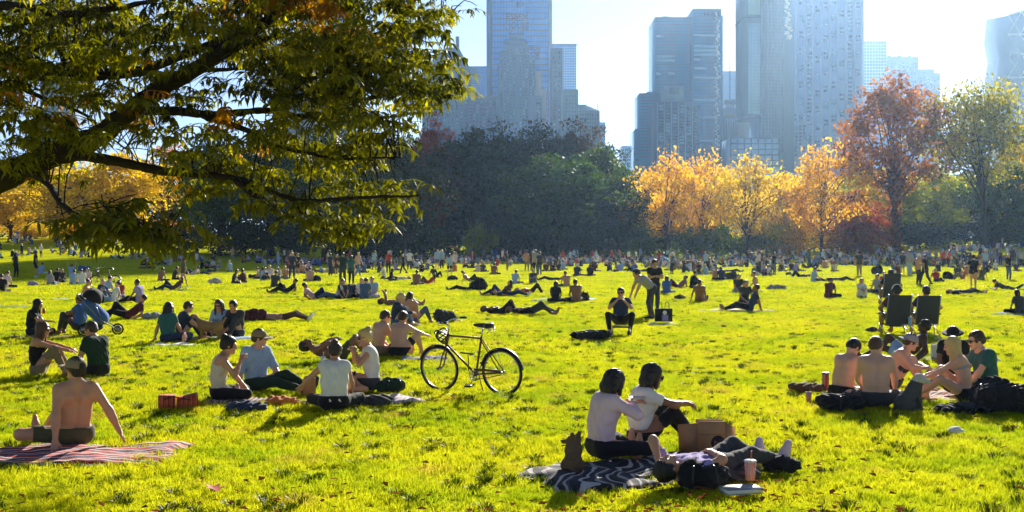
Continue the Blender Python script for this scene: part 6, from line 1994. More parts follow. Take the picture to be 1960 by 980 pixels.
MB().lathe([(0, 0), (.05, 0), (.05, .24), (0, .24)], 18).build('body', stripe_mat('tin_print', [(.5, .05, .03), (.02, .02, .02), (.5, .3, .2), (.45, .04, .03)], 3, .5, 0), o)
MB().lathe([(0, .262), (.053, .262), (.053, .24), (.05, .2405)], 18).build('lid', BLACKP, o)
x, y = ground_at(1828, 832)
o = lump('crumpled_napkin', 1828, 832, (.12, .10, .06), CL['white'], 'crumpled white napkin alone in the grass below the picnic', 'napkin', 21, straps=False, folds=.006, h=.007)
x, y = ground_at(617, 792)
# plate in the hand of the woman in pink
x, y = ground_at(1150, 884)
dx, dy = math.sin(math.radians(66)), math.cos(math.radians(66))
o = MB().lathe([(0, 0), (.06, 0), (.09, .02), (.092, .022), (.06, .006), (0, .006)], 20).build('food_plate', WHITEP, None, True, (x + dx * .46 - dy * .06, y + dy * .46 + dx * .09, .60))
tag(o, 'small white food plate held by the woman in pink', 'plate')

# ------------------------------------------------------------------ bicycle
fx, fy = ground_at(843, 748.5); rx, ry = ground_at(963, 757.5)
bl = math.hypot(rx - fx, ry - fy)
bike = empty('bicycle', ((fx + rx) / 2, (fy + ry) / 2, 0.0), math.atan2(fy - ry, fx - rx)); tag(bike, 'bronze red vintage bicycle with coiled lock standing alone on the lawn', 'bicycle')
bike.rotation_euler[0] = math.radians(-5)
WR = .345
hb = bl / 2
fa, ra = np.array([hb, 0, WR]), np.array([-hb, 0, WR])       # front and rear axle
bbk = np.array([-.10, 0, .29]); stl = np.array([-.22, 0, .83]); htt = np.array([.36, 0, .87]); htb = np.array([.40, 0, .70])
for c, nm in ((fa, 'f'), (ra, 'r')):
    whl = empty('wheel'); whl.parent = bike; whl.location = tuple(c)
    th = np.arange(40) * 2 * PI / 40
    MB().tube(np.stack([np.cos(th) * (WR - .018), 0 * th, np.sin(th) * (WR - .018)], 1), .018, 8, closed=True).build('tyre', RUBBER, whl, True)
    MB().tube(np.stack([np.cos(th) * (WR - .043), 0 * th, np.sin(th) * (WR - .043)], 1), .011, 6, closed=True).build('rim', METAL, whl, True)
    MB().lathe([(0, -.05), (.022, -.05), (.022, -.03), (.014, -.028), (.014, .028), (.022, .03), (.022, .05), (0, .05)], 12, axis='y').build('hub', METAL, whl, True)
    sp = MB()
    for k in range(28):
        a = k * 2 * PI / 28; b_ = a + (.35 if k % 2 else -.35); s = .028 if k % 4 < 2 else -.028
        sp.tube([(math.cos(b_) * .02, s, math.sin(b_) * .02), (math.cos(a) * (WR - .046), 0, math.sin(a) * (WR - .046))], .0016, 4, cap=False)
    sp.build('spokes', METAL, whl)['kind'] = 'stuff'
fm = MB()
fm.tube([stl, htt - (htt - htb) * .12], .015, 10); fm.tube([bbk, htb - (htb - htt) * .1], .017, 10); fm.tube([bbk, stl + (stl - bbk) * .05], .016, 10)
fm.tube([htt + (htt - htb) * .1, htb - (htt - htb) * .1], .020, 10)
for s in (-.055, .055):
    fm.tube([bbk + np.array([0, s * .5, 0]), ra + np.array([0, s, 0])], .010, 8); fm.tube([stl + np.array([0, s * .35, -.02]), ra + np.array([0, s, 0])], .009, 8)
fm.tube([bbk + np.array([0, -.04, 0]), bbk + np.array([0, .04, 0])], .024, 10)
fm.build('frame', FRAMEC, bike, True)
fk = MB()
for s in (-.05, .05): fk.tube(spline([htb + np.array([0, s * .5, -.03]), htb + (fa - htb) * .45 + np.array([-.015, s, 0]), fa + np.array([-.05, s, .05]), fa + np.array([0, s, 0])], 12), np.linspace(.014, .009, 12), 8)
fk.build('fork', FRAMEC, bike, True)
for c, a0, a1 in ((fa, .35, 2.2), (ra, .2, 3.0)):
    th = np.linspace(a0, a1, 20); rr = WR + .018
    mb = MB(); V = []
    for t in th:
        for s, q in ((-.028, -.012), (-.018, 0), (.018, 0), (.028, -.012)): V.append((c[0] + math.cos(t) * (rr + q), s, c[2] + math.sin(t) * (rr + q)))
    V = np.array(V); V2 = V.copy(); V2[:, [0, 2]] = c[[0, 2]] + (V[:, [0, 2]] - c[[0, 2]]) * .992
    Q = [[k * 4 + j, k * 4 + j + 1, k * 4 + 5 + j, k * 4 + 4 + j] for k in range(19) for j in range(3)]
    n_ = len(V)
    mb.add(np.vstack([V, V2]), Q + [[a_ + n_ for a_ in q[::-1]] for q in Q])
    if c is ra: mb.build('mudguard', BLACKP, bike, True)
    else: mb.build('mudguard', BLACKP, bike, True)
mb = MB()
for t in (.25, 1.3):
    for s in (-.05, .05): mb.tube([ra + np.array([0, s, 0]), ra + np.array([math.cos(t) * (WR + .012), s * .5, math.sin(t) * (WR + .012)])], .0035, 5)
mb.build('mudguard_stay', METAL, bike)
spost = bike_sp = MB().tube([stl, stl + np.array([-.035, 0, .14])], .013, 10).build('seat_post', CHROME, bike, True)
F = Field((-.24, -.13, -.09), (.2, .13, .09), .010)
F.cone((-.10, -.055, 0), (-.10, .055, 0), .045, .045, .04); F.cone((-.10, 0, .0), (.15, 0, .005), .055, .020, .05)
G = F.grid(); F.F = np.maximum(F.F, np.abs(G[..., 2] - .005).astype(np.float32) - .035)
v, q, _ = F.mesh()
sad = obj('saddle', mesh_np('saddle', v, q, [BLACKP], smooth=True), bike, tuple(stl + np.array([-.045, 0, .19])))
mb = MB()
for s in (-.02, .02): mb.tube(spline([(-.13, s * 2.5, -.02), (-.06, s, -.05), (.04, s, -.05), (.13, s * .5, -.01)], 10), .004, 5)
for s in (-.06, .06): mb.tube(np.stack([np.cos(np.arange(60) * .6) * .018 - .14, np.sin(np.arange(60) * .6) * .018 + s, -.075 + np.arange(60) * .0009], 1), .003, 4)
mb.build('springs', CHROME, sad)
stem = htt + (htt - htb) * .1
mb = MB(); mb.tube([stem, stem + np.array([-.02, 0, .10]), stem + np.array([.04, 0, .14])], .012, 8); mb.build('stem', CHROME, bike, True)
hc = stem + np.array([.04, 0, .14])
mb = MB(); mb.tube(np.vstack([spline([hc + np.array([-.20, -.27, .06]), hc + np.array([-.10, -.27, .055]), hc + np.array([.02, -.16, .03]), hc, hc + np.array([.02, .16, .03]), hc + np.array([-.10, .27, .055]), hc + np.array([-.20, .27, .06])], 40)]), .011, 8)
hbar = mb.build('handlebar', CHROME, bike, True)
for s in (-1, 1):
    MB().tube([hc + np.array([-.20, s * .27, .06]), hc + np.array([-.09, s * .27, .056])], .017, 8).build('grip', BLACKP, hbar, True)
    MB().tube(spline([hc + np.array([-.07, s * .25, .05]), hc + np.array([-.02, s * .24, .015]), hc + np.array([-.13, s * .25, .01])], 8), .006, 5).build('brake_lever', CHROME, hbar, True)
th = np.linspace(0, 2 * PI, 40, endpoint=False)
lock = MB()
for k in range(5):
    w_ = .08 + .012 * k
    lock.tube(np.stack([htt[0] + .09 + np.cos(th) * .07 + .01 * k, np.sin(th) * w_, htt[2] - .10 + .035 * k + .03 * np.sin(2 * th + k)], 1), .011, 6, closed=True)
lock.build('coiled_lock', BLACKP, bike, True)
mb = MB(); mb.tube(np.stack([bbk[0] + np.cos(th) * .085, .045 + 0 * th, bbk[2] + np.sin(th) * .085], 1), .006, 5, closed=True)
for k in range(5): mb.tube([bbk + np.array([0, .045, 0]), bbk + np.array([math.cos(k * 1.257) * .085, .045, math.sin(k * 1.257) * .085])], .005, 5)
mb.build('chainring', METAL, bike, True)
for s, a in ((1, -1.2), (-1, 1.94)):
    e = bbk + np.array([math.cos(a) * .165, s * .075, math.sin(a) * .165])
    ck = MB().tube([bbk + np.array([0, s * .06, 0]), e], .009, 6).build('crank', CHROME, bike, True)
    MB().box(e + np.array([-.045, s * .01 if s > 0 else -.10, -.012]), e + np.array([.045, .10 if s > 0 else -.01, .012])).build('pedal', BLACKP, ck)
mb = MB()
for dz in (.08, -.075): mb.tube([bbk + np.array([0, .045, dz]), ra + np.array([0, .045, dz * .45])], .005, 5)
mb.build('chain', RUBBER, bike)
MB().box(bbk + np.array([-.42, .052, .065]), bbk + np.array([.0, .060, .10])).build('chain_guard', FRAMEC, bike)
MB().tube([bbk + np.array([-.03, -.03, -.02]), bbk + np.array([.0, -.17, -.285])], .009, 6).build('kickstand', METAL, bike, True)
MB().tube([bbk + np.array([.03, 0, .30]), bbk + np.array([.26, 0, .31])], .012, 8).build('pump', BLACKP, bike, True)
MB().tube(spline([bbk + np.array([.12, .01, .29]), bbk + np.array([.11, .02, .15]), bbk + np.array([.12, .015, .05])], 8), .008, 6).build('cable', BLACKP, bike, True)

# ------------------------------------------------------------------ stroller beside the person in blue
x, y = ground_at(188, 643)
st = empty('stroller', (x, y, .02), .2); tag(st, 'dark blue three wheeled stroller with tilted black canopy', 'stroller')
mb = MB()
for s in (-.26, .26):
    mb.tube(spline([(-.45, s, .98), (-.28, s, .80), (.10, s, .38), (.42, s * .6, .16)], 14), .014, 7); mb.tube([(-.28, s, .15), (.12, s, .38)], .013, 7); mb.tube([(.10, s, .42), (-.05, s, .80)], .012, 7)
mb.tube([(-.45, -.26, .98), (-.45, .26, .98)], .016, 7); mb.tube([(-.28, -.28, .15), (-.28, .28, .15)], .012, 7)
mb.build('frame', METAL, st, True)
for (wx, wy, r_) in ((-.28, -.31, .15), (-.28, .31, .15), (.45, 0, .14)):
    w_ = empty('wheel'); w_.parent = st; w_.location = (wx, wy, r_)
    th = np.arange(24) * 2 * PI / 24
    MB().tube(np.stack([np.cos(th) * (r_ - .02), 0 * th, np.sin(th) * (r_ - .02)], 1), .022, 7, closed=True).build('tyre', RUBBER, w_, True)
    MB().lathe([(0, -.012), (r_ - .05, -.008), (r_ - .05, .008), (0, .012)], 16, axis='y').build('rim', METAL, w_, True)
F = Field((-.4, -.3, .2), (.4, .3, 1.1), .02)
F.cone((-.2, -.12, .72), (-.2, .12, .72), .15, .15, .1); F.cone((.08, -.1, .42), (.08, .1, .42), .14, .14, .1); F.cone((-.2, 0, .7), (.08, 0, .42), .18, .16, .1)
v, q, _ = F.mesh(); obj('seat', mesh_np('seat', v, q, [CL['blue']], smooth=True), st)
F = Field((-.5, -.4, .5), (.5, .4, 1.3), .02)
F.cone((-.12, -.16, .88), (-.12, .16, .88), .24, .24, .1)
G = F.grid(); F.F = np.maximum(F.F, -(np.linalg.norm(G - np.array([-.02, 0, .78]), axis=-1) - .22).astype(np.float32)); F.F = np.maximum(F.F, -(G[..., 2] + .5 * G[..., 0] - .78).astype(np.float32))
v, q, _ = F.mesh(); obj('canopy', mesh_np('canopy', v, q, [CL['black']], smooth=True), st)
F = Field((-.3, -.25, .05), (.25, .25, .4), .02); F.ell((-.08, 0, .2), np.eye(3), (.2, .18, .10), .05); v, q, _ = F.mesh(); obj('basket', mesh_np('basket', v, q, [CL['navy']], smooth=True), st)


# ------------------------------------------------------------------ folding chairs with their sitters
def chair(px, py, heading, label, sitter, topc, hairc, skin='tan', phones=False, scale=1.0, backh=.66):
    x, y = ground_at(px, py)
    root = empty('folding_chair', (x, y, H(x, y)), hdg(heading)); root.scale = (scale,) * 3
    tag(root, label, 'chair', 'folding chairs on the right lawn')
    b0, b1 = np.array([0, -.20, .26]), np.array([0, -.42, .26 + backh])
    w_ = .245
    mb = MB()
    n = 8
    V = []
    for k in range(n):
        t = k / (n - 1)
        c = b0 + (b1 - b0) * t
        sag = -.03 * math.sin(PI * t)
        for s in np.linspace(-1, 1, 7): V.append(c + np.array([s * w_, sag * (1 - s * s) - .0, 0]))
    V = np.array(V)
    Q = [[k * 7 + j, k * 7 + j + 1, k * 7 + 8 + j, k * 7 + 7 + j] for k in range(n - 1) for j in range(6)]
    V2 = V + np.array([0, .02, .005]); m_ = len(V)
    mb.add(np.vstack([V, V2]), Q + [[a + m_ for a in q[::-1]] for q in Q]).build('backrest', CL['charcoal'], root, True)
    mb = MB(); V = np.array([(sx * w_, sy, .27 - .04 * math.cos(sx * 1.3) + .06 * (sy + .2)) for sy in np.linspace(-.2, .28, 5) for sx in np.linspace(-1, 1, 7)])
    Q = [[k * 7 + j, k * 7 + j + 1, k * 7 + 8 + j, k * 7 + 7 + j] for k in range(4) for j in range(6)]
    mb.add(np.vstack([V, V - np.array([0, 0, .015])]), Q + [[a + len(V) for a in q[::-1]] for q in Q]).build('seat', CL['black'], root, True)
    for s in (-1, 1):
        MB().tube([(s * (w_ + .012), -.18, .24), (s * (w_ + .012), b1[1] - .01, b1[2] + .02)], .012, 7).build('back_post', METAL, root, True)
        MB().tube(spline([(s * (w_ + .03), -.30, .50), (s * (w_ + .045), 0, .52), (s * (w_ + .03), .24, .49)], 8), .022, 7).build('armrest', BLACKP, root, True)
        MB().tube([(s * (w_ + .02), .26, .48), (s * (w_ + .02), .10, .0)], .012, 7).build('leg', METAL, root, True)
        MB().tube([(s * (w_ + .02), .26, .26), (s * (w_ + .02), -.34, .0)], .012, 7).build('leg', METAL, root, True)
    MB().tube([(-w_, -.34, .03), (w_, -.34, .03)], .010, 6).build('stretcher', METAL, root, True)
    if sitter:
        p, J = near_person(0, 0, heading, 'chair', sitter, 'tee', topc, 'shorts', 'charcoal', 'short', hairc, skin, xy=(x, y), h=.0205, size=scale, lift=.04, over=dict(lean=-20, lf=(-.12, .62, .07), rf=(.12, .62, .07), lh=(-.22, .14, .50), rh=(.26, .14, .52)))
        if phones:
            c, R = J['Hc'], J['HR']
            P = [c + R @ np.array([math.sin(t) * .112, -.01, .01 + math.cos(t) * .125]) for t in np.linspace(-1.6, 1.6, 18)]
            hp = MB().tube(P, .012, 7).build('headphones', WHITEP, p, True)
            for s in (-1, 1): MB().tube([c + R @ np.array([s * .085, -.01, 0]), c + R @ np.array([s * .12, -.01, 0])], .036, 10).build('ear_pad', CL['charcoal'], hp, True)
    return root


chair(1712, 643, 0, 'black folding chair on the left of the front pair', 'person wearing white headphones in the left front chair', 'maroon', 'black', 'brown', True, 1.08)
chair(1769, 641, 3, 'black folding chair on the right of the front pair', 'short haired person in the right front folding chair', 'navy', 'black', 'tan', False, 1.05)
chair(1702, 584, 2, 'black folding chair standing alone behind the front pair', 'person in the folding chair behind the front pair', 'black', 'black', 'brown', False, 1.15, .74)
x, y = ground_at(1190, 645)
stool = empty('camp_stool', (x, y + .1, H(x, y)), hdg(188)); tag(stool, 'low camp stool under the man in navy tee', 'stool')
MB().box((-.2, -.18, .22), (.2, .18, .24)).build('seat', CL['charcoal'], stool)
for s in (-1, 1):
    MB().tube([(s * .2, -.2, 0), (s * .2, .17, .22)], .011, 6).build('leg', METAL, stool); MB().tube([(s * .21, .2, 0), (s * .21, -.17, .22)], .011, 6).build('leg', METAL, stool)
x, y = ground_at(1742, 648)
o = cup(1742, 645, mat('cup_sky', (.3, .5, .75), .3), CLEARP, 'pale blue cup standing between the front folding chairs', None, .22, .05, .25)


# ------------------------------------------------------------------ dogs
FUR = {k: mat('fur_' + k, c, .9, .4, 25, .7, 90, spec=.2) for k, c in dict(tan=(.36, .22, .10), brindle=(.17, .11, .06), grey=(.085, .085, .09), dark=(.03, .028, .028), white=(.6, .57, .52)).items()}


def dog(px, py, heading, label, sit, fur, ear, size=1.0, headyaw=0.0, second=None, earup=False, lift=.02, wide=1.0):
    F = Field((-.25, -.45, -.02), (.25, .55, .75), .012)
    if sit:
        hip, chest = np.array([0, -.12, .13]), np.array([0, .07, .36])
        F.ell(hip, np.eye(3), (.125, .15, .13), .05); F.cone(hip, chest, .12, .105, .08); F.ell(chest, np.eye(3), (.10, .10, .12), .06)
        for s in (-1, 1):
            F.ell((s * .11, -.06, .10), np.eye(3), (.06, .12, .10), .03); F.cone((s * .11, -.02, .03), (s * .12, .12, .03), .03, .026, .02)
            F.cone((s * .065, .11, .33), (s * .06, .15, .16), .045, .032, .02); F.cone((s * .06, .15, .16), (s * .06, .16, .03), .030, .026, .02); F.cone((s * .06, .16, .028), (s * .06, .21, .025), .028, .022, .02)
        F.cone((0, -.26, .05), (.10, -.34, .04), .03, .018, .03)
        neck = chest + np.array([0, .03, .08]); hd = neck + np.array([0, .06, .09])
    else:
        hip, chest = np.array([0, -.20, .33]), np.array([0, .18, .33])
        F.ell(chest, np.eye(3), (.10, .14, .13), .05); F.cone(hip, chest, .095, .115, .08); F.ell(hip, np.eye(3), (.095, .12, .11), .05)
        for s in (-1, 1):
            F.cone((s * .06, .20, .28), (s * .06, .20, .14), .045, .030, .03); F.cone((s * .06, .20, .14), (s * .06, .20, .03), .028, .026, .02); F.cone((s * .06, .20, .026), (s * .06, .245, .024), .027, .02, .02)
            F.cone((s * .065, -.20, .30), (s * .075, -.12, .19), .065, .040, .03); F.cone((s * .075, -.12, .19), (s * .075, -.25, .12), .036, .026, .02); F.cone((s * .075, -.25, .12), (s * .075, -.225, .03), .025, .024, .02); F.cone((s * .075, -.225, .026), (s * .075, -.18, .024), .026, .02, .02)
        F.cone((0, -.30, .40), (0, -.38, .52), .03, .022, .03)
        neck = chest + np.array([0, .10, .08]); hd = neck + np.array([0, .12, .12])
    F.cone(chest, neck, .10, .085, .06); F.cone(neck, hd, .085, .08, .05)
    Rz = rotz(-headyaw)
    w = lambda a, b, c: hd + Rz @ np.array([a, b, c])
    F.ell(hd, Rz, (.095, .10, .088), .03); F.cone(w(0, .06, -.025), w(0, .16, -.045), .052, .038, .03); F.ell(w(0, .195, -.03), Rz, (.018, .016, .014), .004, 2)
    for s in (-1, 1):
        if earup: F.cone(w(s * .07, -.02, .04), w(s * .105, -.03, .135), .048, .026, .015, 1)
        else: F.cone(w(s * .07, -.01, .06), w(s * .12, .01, -.03), .034, .026, .015, 1)
        F.ell(w(s * .032, .075, .018), Rz, (.012, .012, .012), .003, 2)
    G = F.grid()
    F.F = F.F + (.006 * np.sin(G[..., 0] * 95 + 5 * np.sin(G[..., 2] * 60)) * np.sin(G[..., 1] * 80 + G[..., 2] * 70)).astype(np.float32)
    if second == 'head': F.I = np.where(((G - hd) @ np.array([0, .3, 1]) > -.06) & (F.I == 0), 3, F.I).astype(np.int8)
    v, q, i = F.mesh()
    x, y = ground_at(px, py)
    o = obj('dog', mesh_np('dog', v, q, [FUR[fur], FUR[ear], FUR['dark'], FUR['white']], i, True), None, (x, y, H(x, y) + lift), (0, 0, hdg(heading)))
    o.scale = (size * wide, size, size)
    tag(o, label, 'dog')
    th = np.linspace(0, 2 * PI, 20, endpoint=False)
    ax = nrm(hd - chest); a = nrm(np.cross(ax, [1, 0, 0])); cc = neck * .7 + chest * .3 + ax * .02
    MB().tube(np.array([cc + np.array([1, 0, 0]) * math.cos(t) * .085 + a * math.sin(t) * .09 for t in th]), .010, 6, closed=True).build('collar', BLACKP, o, True)
    return o


dog(1097, 908, 8, 'small brindle puppy with pricked ears sitting at the blanket edge', True, 'brindle', 'brindle', .52, -1.15, earup=True, lift=.04, wide=1.35)
dog(1742, 792, 84, 'grey dog with pale shaggy head sitting by the picnic', True, 'grey', 'white', .78, .1, 'head', lift=.04)
dog(402, 652, 276, 'tan fluffy dog standing between the two couples', False, 'tan', 'tan', .95, 0)

# fallen leaves scattered over the near grass
fl = MB(); rl = np.random.default_rng(41)
n = 900
dd = 9.5 + 28 * rl.random(n) ** 2.4; xx = (rl.random(n) - .5) * .88 * dd
xx = np.where(rl.random(n) < .45, np.abs(xx) * .6 + rl.random(n) * 1.2, xx)
for k in range(n):
    if on_blanket(np.array([xx[k]]), np.array([dd[k]]), .1)[0]: continue
    a = rl.random() * 6.28; s = .025 + .03 * rl.random(); t = rl.normal(size=2) * .35
    c, sn = math.cos(a), math.sin(a)
    P = [(-1, 0, 0), (-.2, .55, .25), (1, 0, .1), (-.2, -.55, .2)]
    fl.add([(xx[k] + s * (u * c - v * sn), dd[k] + s * (u * sn + v * c), .06 + .02 * rl.random() + s * (w_ + t[0] * u * .3 + t[1] * v * .3)) for u, v, w_ in P], [[0, 1, 2, 3]])
o = fl.build('fallen_leaves', mat('leaf_fallen', (.17, .06, .018), .95, .7, 3.0, spec=0.0)); tag(o, 'dry orange leaves fallen across the near lawn', 'leaves', kind='stuff')
x, y = ground_at(410, 952)
V = np.array([(0, -.09, 0), (.04, -.05, .02), (.09, -.03, .03), (.05, .01, .015), (.07, .07, .03), (.015, .05, .01), (0, .12, .02), (-.015, .05, .01), (-.07, .07, .035), (-.05, .01, .015), (-.09, -.03, .02), (-.04, -.05, .015), (0, 0, 0)])
o = MB().add(np.vstack([V, V - np.array([0, 0, .003])]), (), [[12, k, (k + 1) % 12] for k in range(12)] + [[25, 13 + (k + 1) % 12, 13 + k] for k in range(12)]).build('fallen_leaf', mat('leaf_red_dry', (.42, .07, .03), .7, .3, 30), None, False, (x, y, .075), (.1, .1, .6))
tag(o, 'single red leaf on the grass near the bottom left', 'leaf')

# ------------------------------------------------------------------ people across the middle and far lawn
# photo column, row of the seat or feet, pose, heading, top, bottom, hair, hair colour, skin, man?
MID = """95 546 side 20 grey denim long chestnut tan 0;110 541 cross 340 black black short brown fair 1;122 541 cross 200 charcoal black long brown tan 0;139 546 cross 10 skyblue denim short brown fair 1;157 546 side 350 white grey short black fair 1
170 540 cross 190 rose denim long brown fair 0;137 531 up 0 skyblue black short brown fair 1;30 532 hips 30 black black long black tan 0;68 532 stand 60 black black short black tan 1;78 526 cross 20 skyblue white short brown fair 1
162 575 knees 80 bare black bun brown tan 0;192 572 knees 110 navy denim long blonde fair 0;203 568 cross 40 skyblue denim short brown fair 1;232 572 cross 190 red denim long chestnut fair 0;215 580 back 250 white skyblue short black fair 1
268 581 legs 285 lilac black short black brown 1;243 612 recline 250 maroon black short black tan 1;10 553 cross 20 rose black short brown fair 1;2 562 cross 340 black black short black fair 1
307 540 cross 30 bare charcoal short black brown 1;333 538 cross 60 charcoal black short black tan 1;350 553 walk 60 olive bare long brown tan 0;330 556 recline 255 brown navy long chestnut tan 0;368 528 recline 280 rose navy short brown fair 1;382 527 lie 100 charcoal navy short black tan 1
447 545 cross 85 charcoal black long brown tan 0;468 543 knees 285 maroon black long black brown 0;385 515 knees 60 black black short black tan 1;397 513 cross 120 charcoal black short black tan 1;408 512 cross 180 white black long brown fair 0;422 513 side 260 grey denim long blonde fair 0
441 523 kneel 290 skyblue navy short blonde fair 1;410 523 back 270 teal navy short black tan 1;282 515 lie 90 black black short black tan 1;500 536 cross 30 charcoal black long black tan 0
532 514 stand 100 skyblue skyblue long blonde fair 0;552 516 stand 300 brown red long brown fair 0;569 529 hips 190 black black long brown tan 0;632 530 stand 30 navy navy short black tan 1;645 529 stand 200 maroon charcoal long brown fair 0;656 545 hips 340 forest charcoal short brown tan 1
672 546 stand 10 teal black long brown fair 0;685 530 walk 40 bare blue short blonde fair 1;533 535 eat 200 skyblue black long black tan 0;503 538 knees 120 skyblue navy short black tan 1;525 552 cross 20 charcoal black short black tan 1;548 562 recline 265 black black short black brown 1
593 540 cross 350 bare brown short brown fair 1;592 522 cross 200 lilac black short black tan 1;620 523 recline 275 white skyblue short black tan 1;735 536 kneel 250 white black bun black tan 0;748 540 side 90 black black long black brown 0
645 573 back 268 white denim short brown tan 1;603 573 recline 85 pink navy short black brown 1;655 573 cross 160 charcoal black long brown tan 0;690 571 side 180 white black long brown fair 0;697 574 cross 20 denim grey short brown fair 1;714 572 cross 190 skyblue lilac short black fair 1
540 615 lie 92 bare brown short black tan 1;772 525 walk 250 black black long blonde fair 0;788 513 knees 100 charcoal black short black tan 1;807 522 knees 170 navy black long black tan 0;812 501 stand 20 navy navy short black tan 1;837 516 stand 180 skyblue denim short brown fair 1
846 516 stand 200 skyblue black short blonde fair 1;860 531 hips 20 skyblue black long brown fair 0;762 537 lie 270 white black short black tan 1;797 547 cross 5 bare black short black brown 1;818 545 recline 280 red brown long brown tan 0;833 533 backknees 40 forest black short brown tan 1
888 514 knees 120 bare black long brown tan 0;905 513 cross 200 charcoal black short black brown 1;945 527 cross 15 bare black short black brown 1;900 540 recline 95 bare black bun brown tan 0;890 558 lie 268 black black short black tan 1;958 567 recline 280 brown navy long brown tan 0
975 568 lie 92 charcoal navy short black tan 1;962 602 lieknees 100 black black long black brown 0;985 545 cross 30 skyblue denim short brown fair 1;1018 520 stand 40 black black short black tan 1;1025 525 stand 10 grey black short brown fair 1;1033 528 stand 340 charcoal denim short black tan 1
1045 521 cross 180 brown black short brown tan 1;1056 521 knees 150 maroon black long brown tan 0;1068 512 cross 20 black black short black tan 1;1077 518 cross 10 skyblue black short brown fair 1;1084 509 cross 300 rose black long brown fair 0
1022 544 knees 200 charcoal denim short black tan 1;1055 538 lie 270 navy black short black brown 1;1085 551 cross 335 bare navy short brown tan 1;1063 580 cross 10 black black long black brown 0;1103 579 cross 350 bare black short black brown 1;1017 563 lieknees 90 red black short black tan 1
1015 603 liearm 95 black charcoal short black brown 1;1104 530 cross 20 navy black hat white tan 1;1130 530 cross 0 black black short black brown 1;1135 513 side 200 maroon black long brown tan 0;1165 521 knees 30 navy black long black tan 0;1188 521 cross 0 skyblue navy short black tan 1
1205 520 cross 300 charcoal black short black brown 1;1217 520 knees 260 maroon black short brown tan 1;1171 503 stand 190 red black long blonde fair 0;1184 501 hips 160 khaki brown short brown tan 1;1226 496 stand 20 skyblue rose short brown fair 1;1218 544 cross 90 black black long black tan 0
1276 564 cross 10 blue denim long black tan 0;1297 553 recline 260 bare maroon short black brown 1;1325 553 knees 80 black black short black tan 1;1340 578 back 18 bare black short black brown 1;1308 523 knees 100 black black short black brown 1;1322 519 cross 180 maroon black long black brown 0
1338 523 cross 250 denim black short black tan 1;1355 517 kneel 90 black black short black brown 1;1366 514 side 280 charcoal black long black brown 0;1368 537 cross 150 bare brown short brown tan 1;1381 538 cross 0 navy black short black brown 1;1412 561 cross 170 charcoal grey short black tan 1
1447 561 kneel 278 bare black short brown tan 0;1424 583 cross 165 charcoal black short brown tan 1;1435 596 back 278 navy black short black brown 1;1453 525 cross 340 black black short black brown 1;1472 526 back 260 brown black short brown tan 1;1400 522 lie 90 black black short black tan 1
1270 493 stand 200 olive navy short brown fair 1;1319 491 stand 30 skyblue skyblue short blonde fair 1;1336 490 stand 350 white lilac long brown fair 0;1352 490 stand 20 grey navy short black tan 1;1434 496 hips 190 bare black short brown tan 1;1452 496 stand 10 bare charcoal short black tan 1
1467 498 stand 40 charcoal black short black brown 1;1478 498 walk 80 black brown short black tan 1;1492 496 stand 200 rose grey short brown fair 1
1530 532 lieknees 268 charcoal black short black tan 1;1557 541 legs 85 skyblue navy short black tan 1;1560 521 cross 60 black black long black brown 0;1578 513 cross 20 bare grey short brown tan 1;1595 521 cross 170 cream khaki short black brown 1;1545 515 recline 90 brown black short black brown 1
1607 539 lie 90 charcoal black short black tan 1;1586 571 cross 48 maroon black short black tan 1;1648 570 knees 182 white white long brown tan 0;1680 563 side 240 grey charcoal short brown tan 1;1693 553 cross 200 red brown short brown tan 1
1645 530 stand 0 charcoal khaki hat black tan 1;1728 529 stand 350 navy grey short black tan 1;1741 528 stand 10 grey skyblue short brown tan 1;1757 547 phone 80 bare black hat white tan 1;1771 547 walk 330 black black short black tan 1;1793 541 back 180 red black short brown tan 1
1833 531 cross 20 charcoal black short black tan 1;1850 526 cross 260 red grey short brown fair 1;1827 506 stand 0 skyblue charcoal short black brown 1;1863 557 walk 20 black bare hat black tan 1;1846 565 lie 92 charcoal charcoal short black tan 1;1886 521 stand 190 skyblue navy short black tan 1
1905 519 kneel 180 white black long blonde fair 0;1915 507 stand 30 brown black long blonde fair 0;1937 507 stand 350 charcoal charcoal short brown tan 1;1956 512 hips 20 grey black short black tan 1;1928 556 elbows 280 charcoal navy short black tan 1;1952 602 cross 350 charcoal black long black brown 0""".replace('\n', ';').split(';')
POSEWORD = dict(cross='cross legged', knees='hugging knees', back='leaning back', backknees='lounging', side='sitting sideways', legs='sitting legs out', eat='sitting hands raised',
                up='kneeling arms up', kneel='kneeling upright', lie='lying flat', lieknees='lying knees up', liearm='lying arm overhead', prone='lying face down', elbows='propped on elbows', recline='half reclining',
                stand='standing', hips='standing arms akimbo', phone='standing with phone', walk='walking', bend='stooping', chair='seated', **{'raise': 'standing arms raised'})
ZONES = [(200, 'left of the drooping bough'), (330, 'under the drooping bough tip'), (480, 'before the dark wood'), (620, 'below the middle bough'), (780, 'below the lowest leaf tips'), (930, 'before the forked trunks'), (1080, 'beneath the stepped tower'),
         (1220, 'below the green roofed block'), (1320, 'below the first yellow tree'), (1480, 'below the golden tree'), (1640, 'below the orange gold tree'), (1790, 'below the tall rust tree'), (9999, 'below the bare limbed tree')]
FIG = []


def zone(x, y):
    px = 980 + x / y * FOC
    return next(z for lim, z in ZONES if px < lim), px


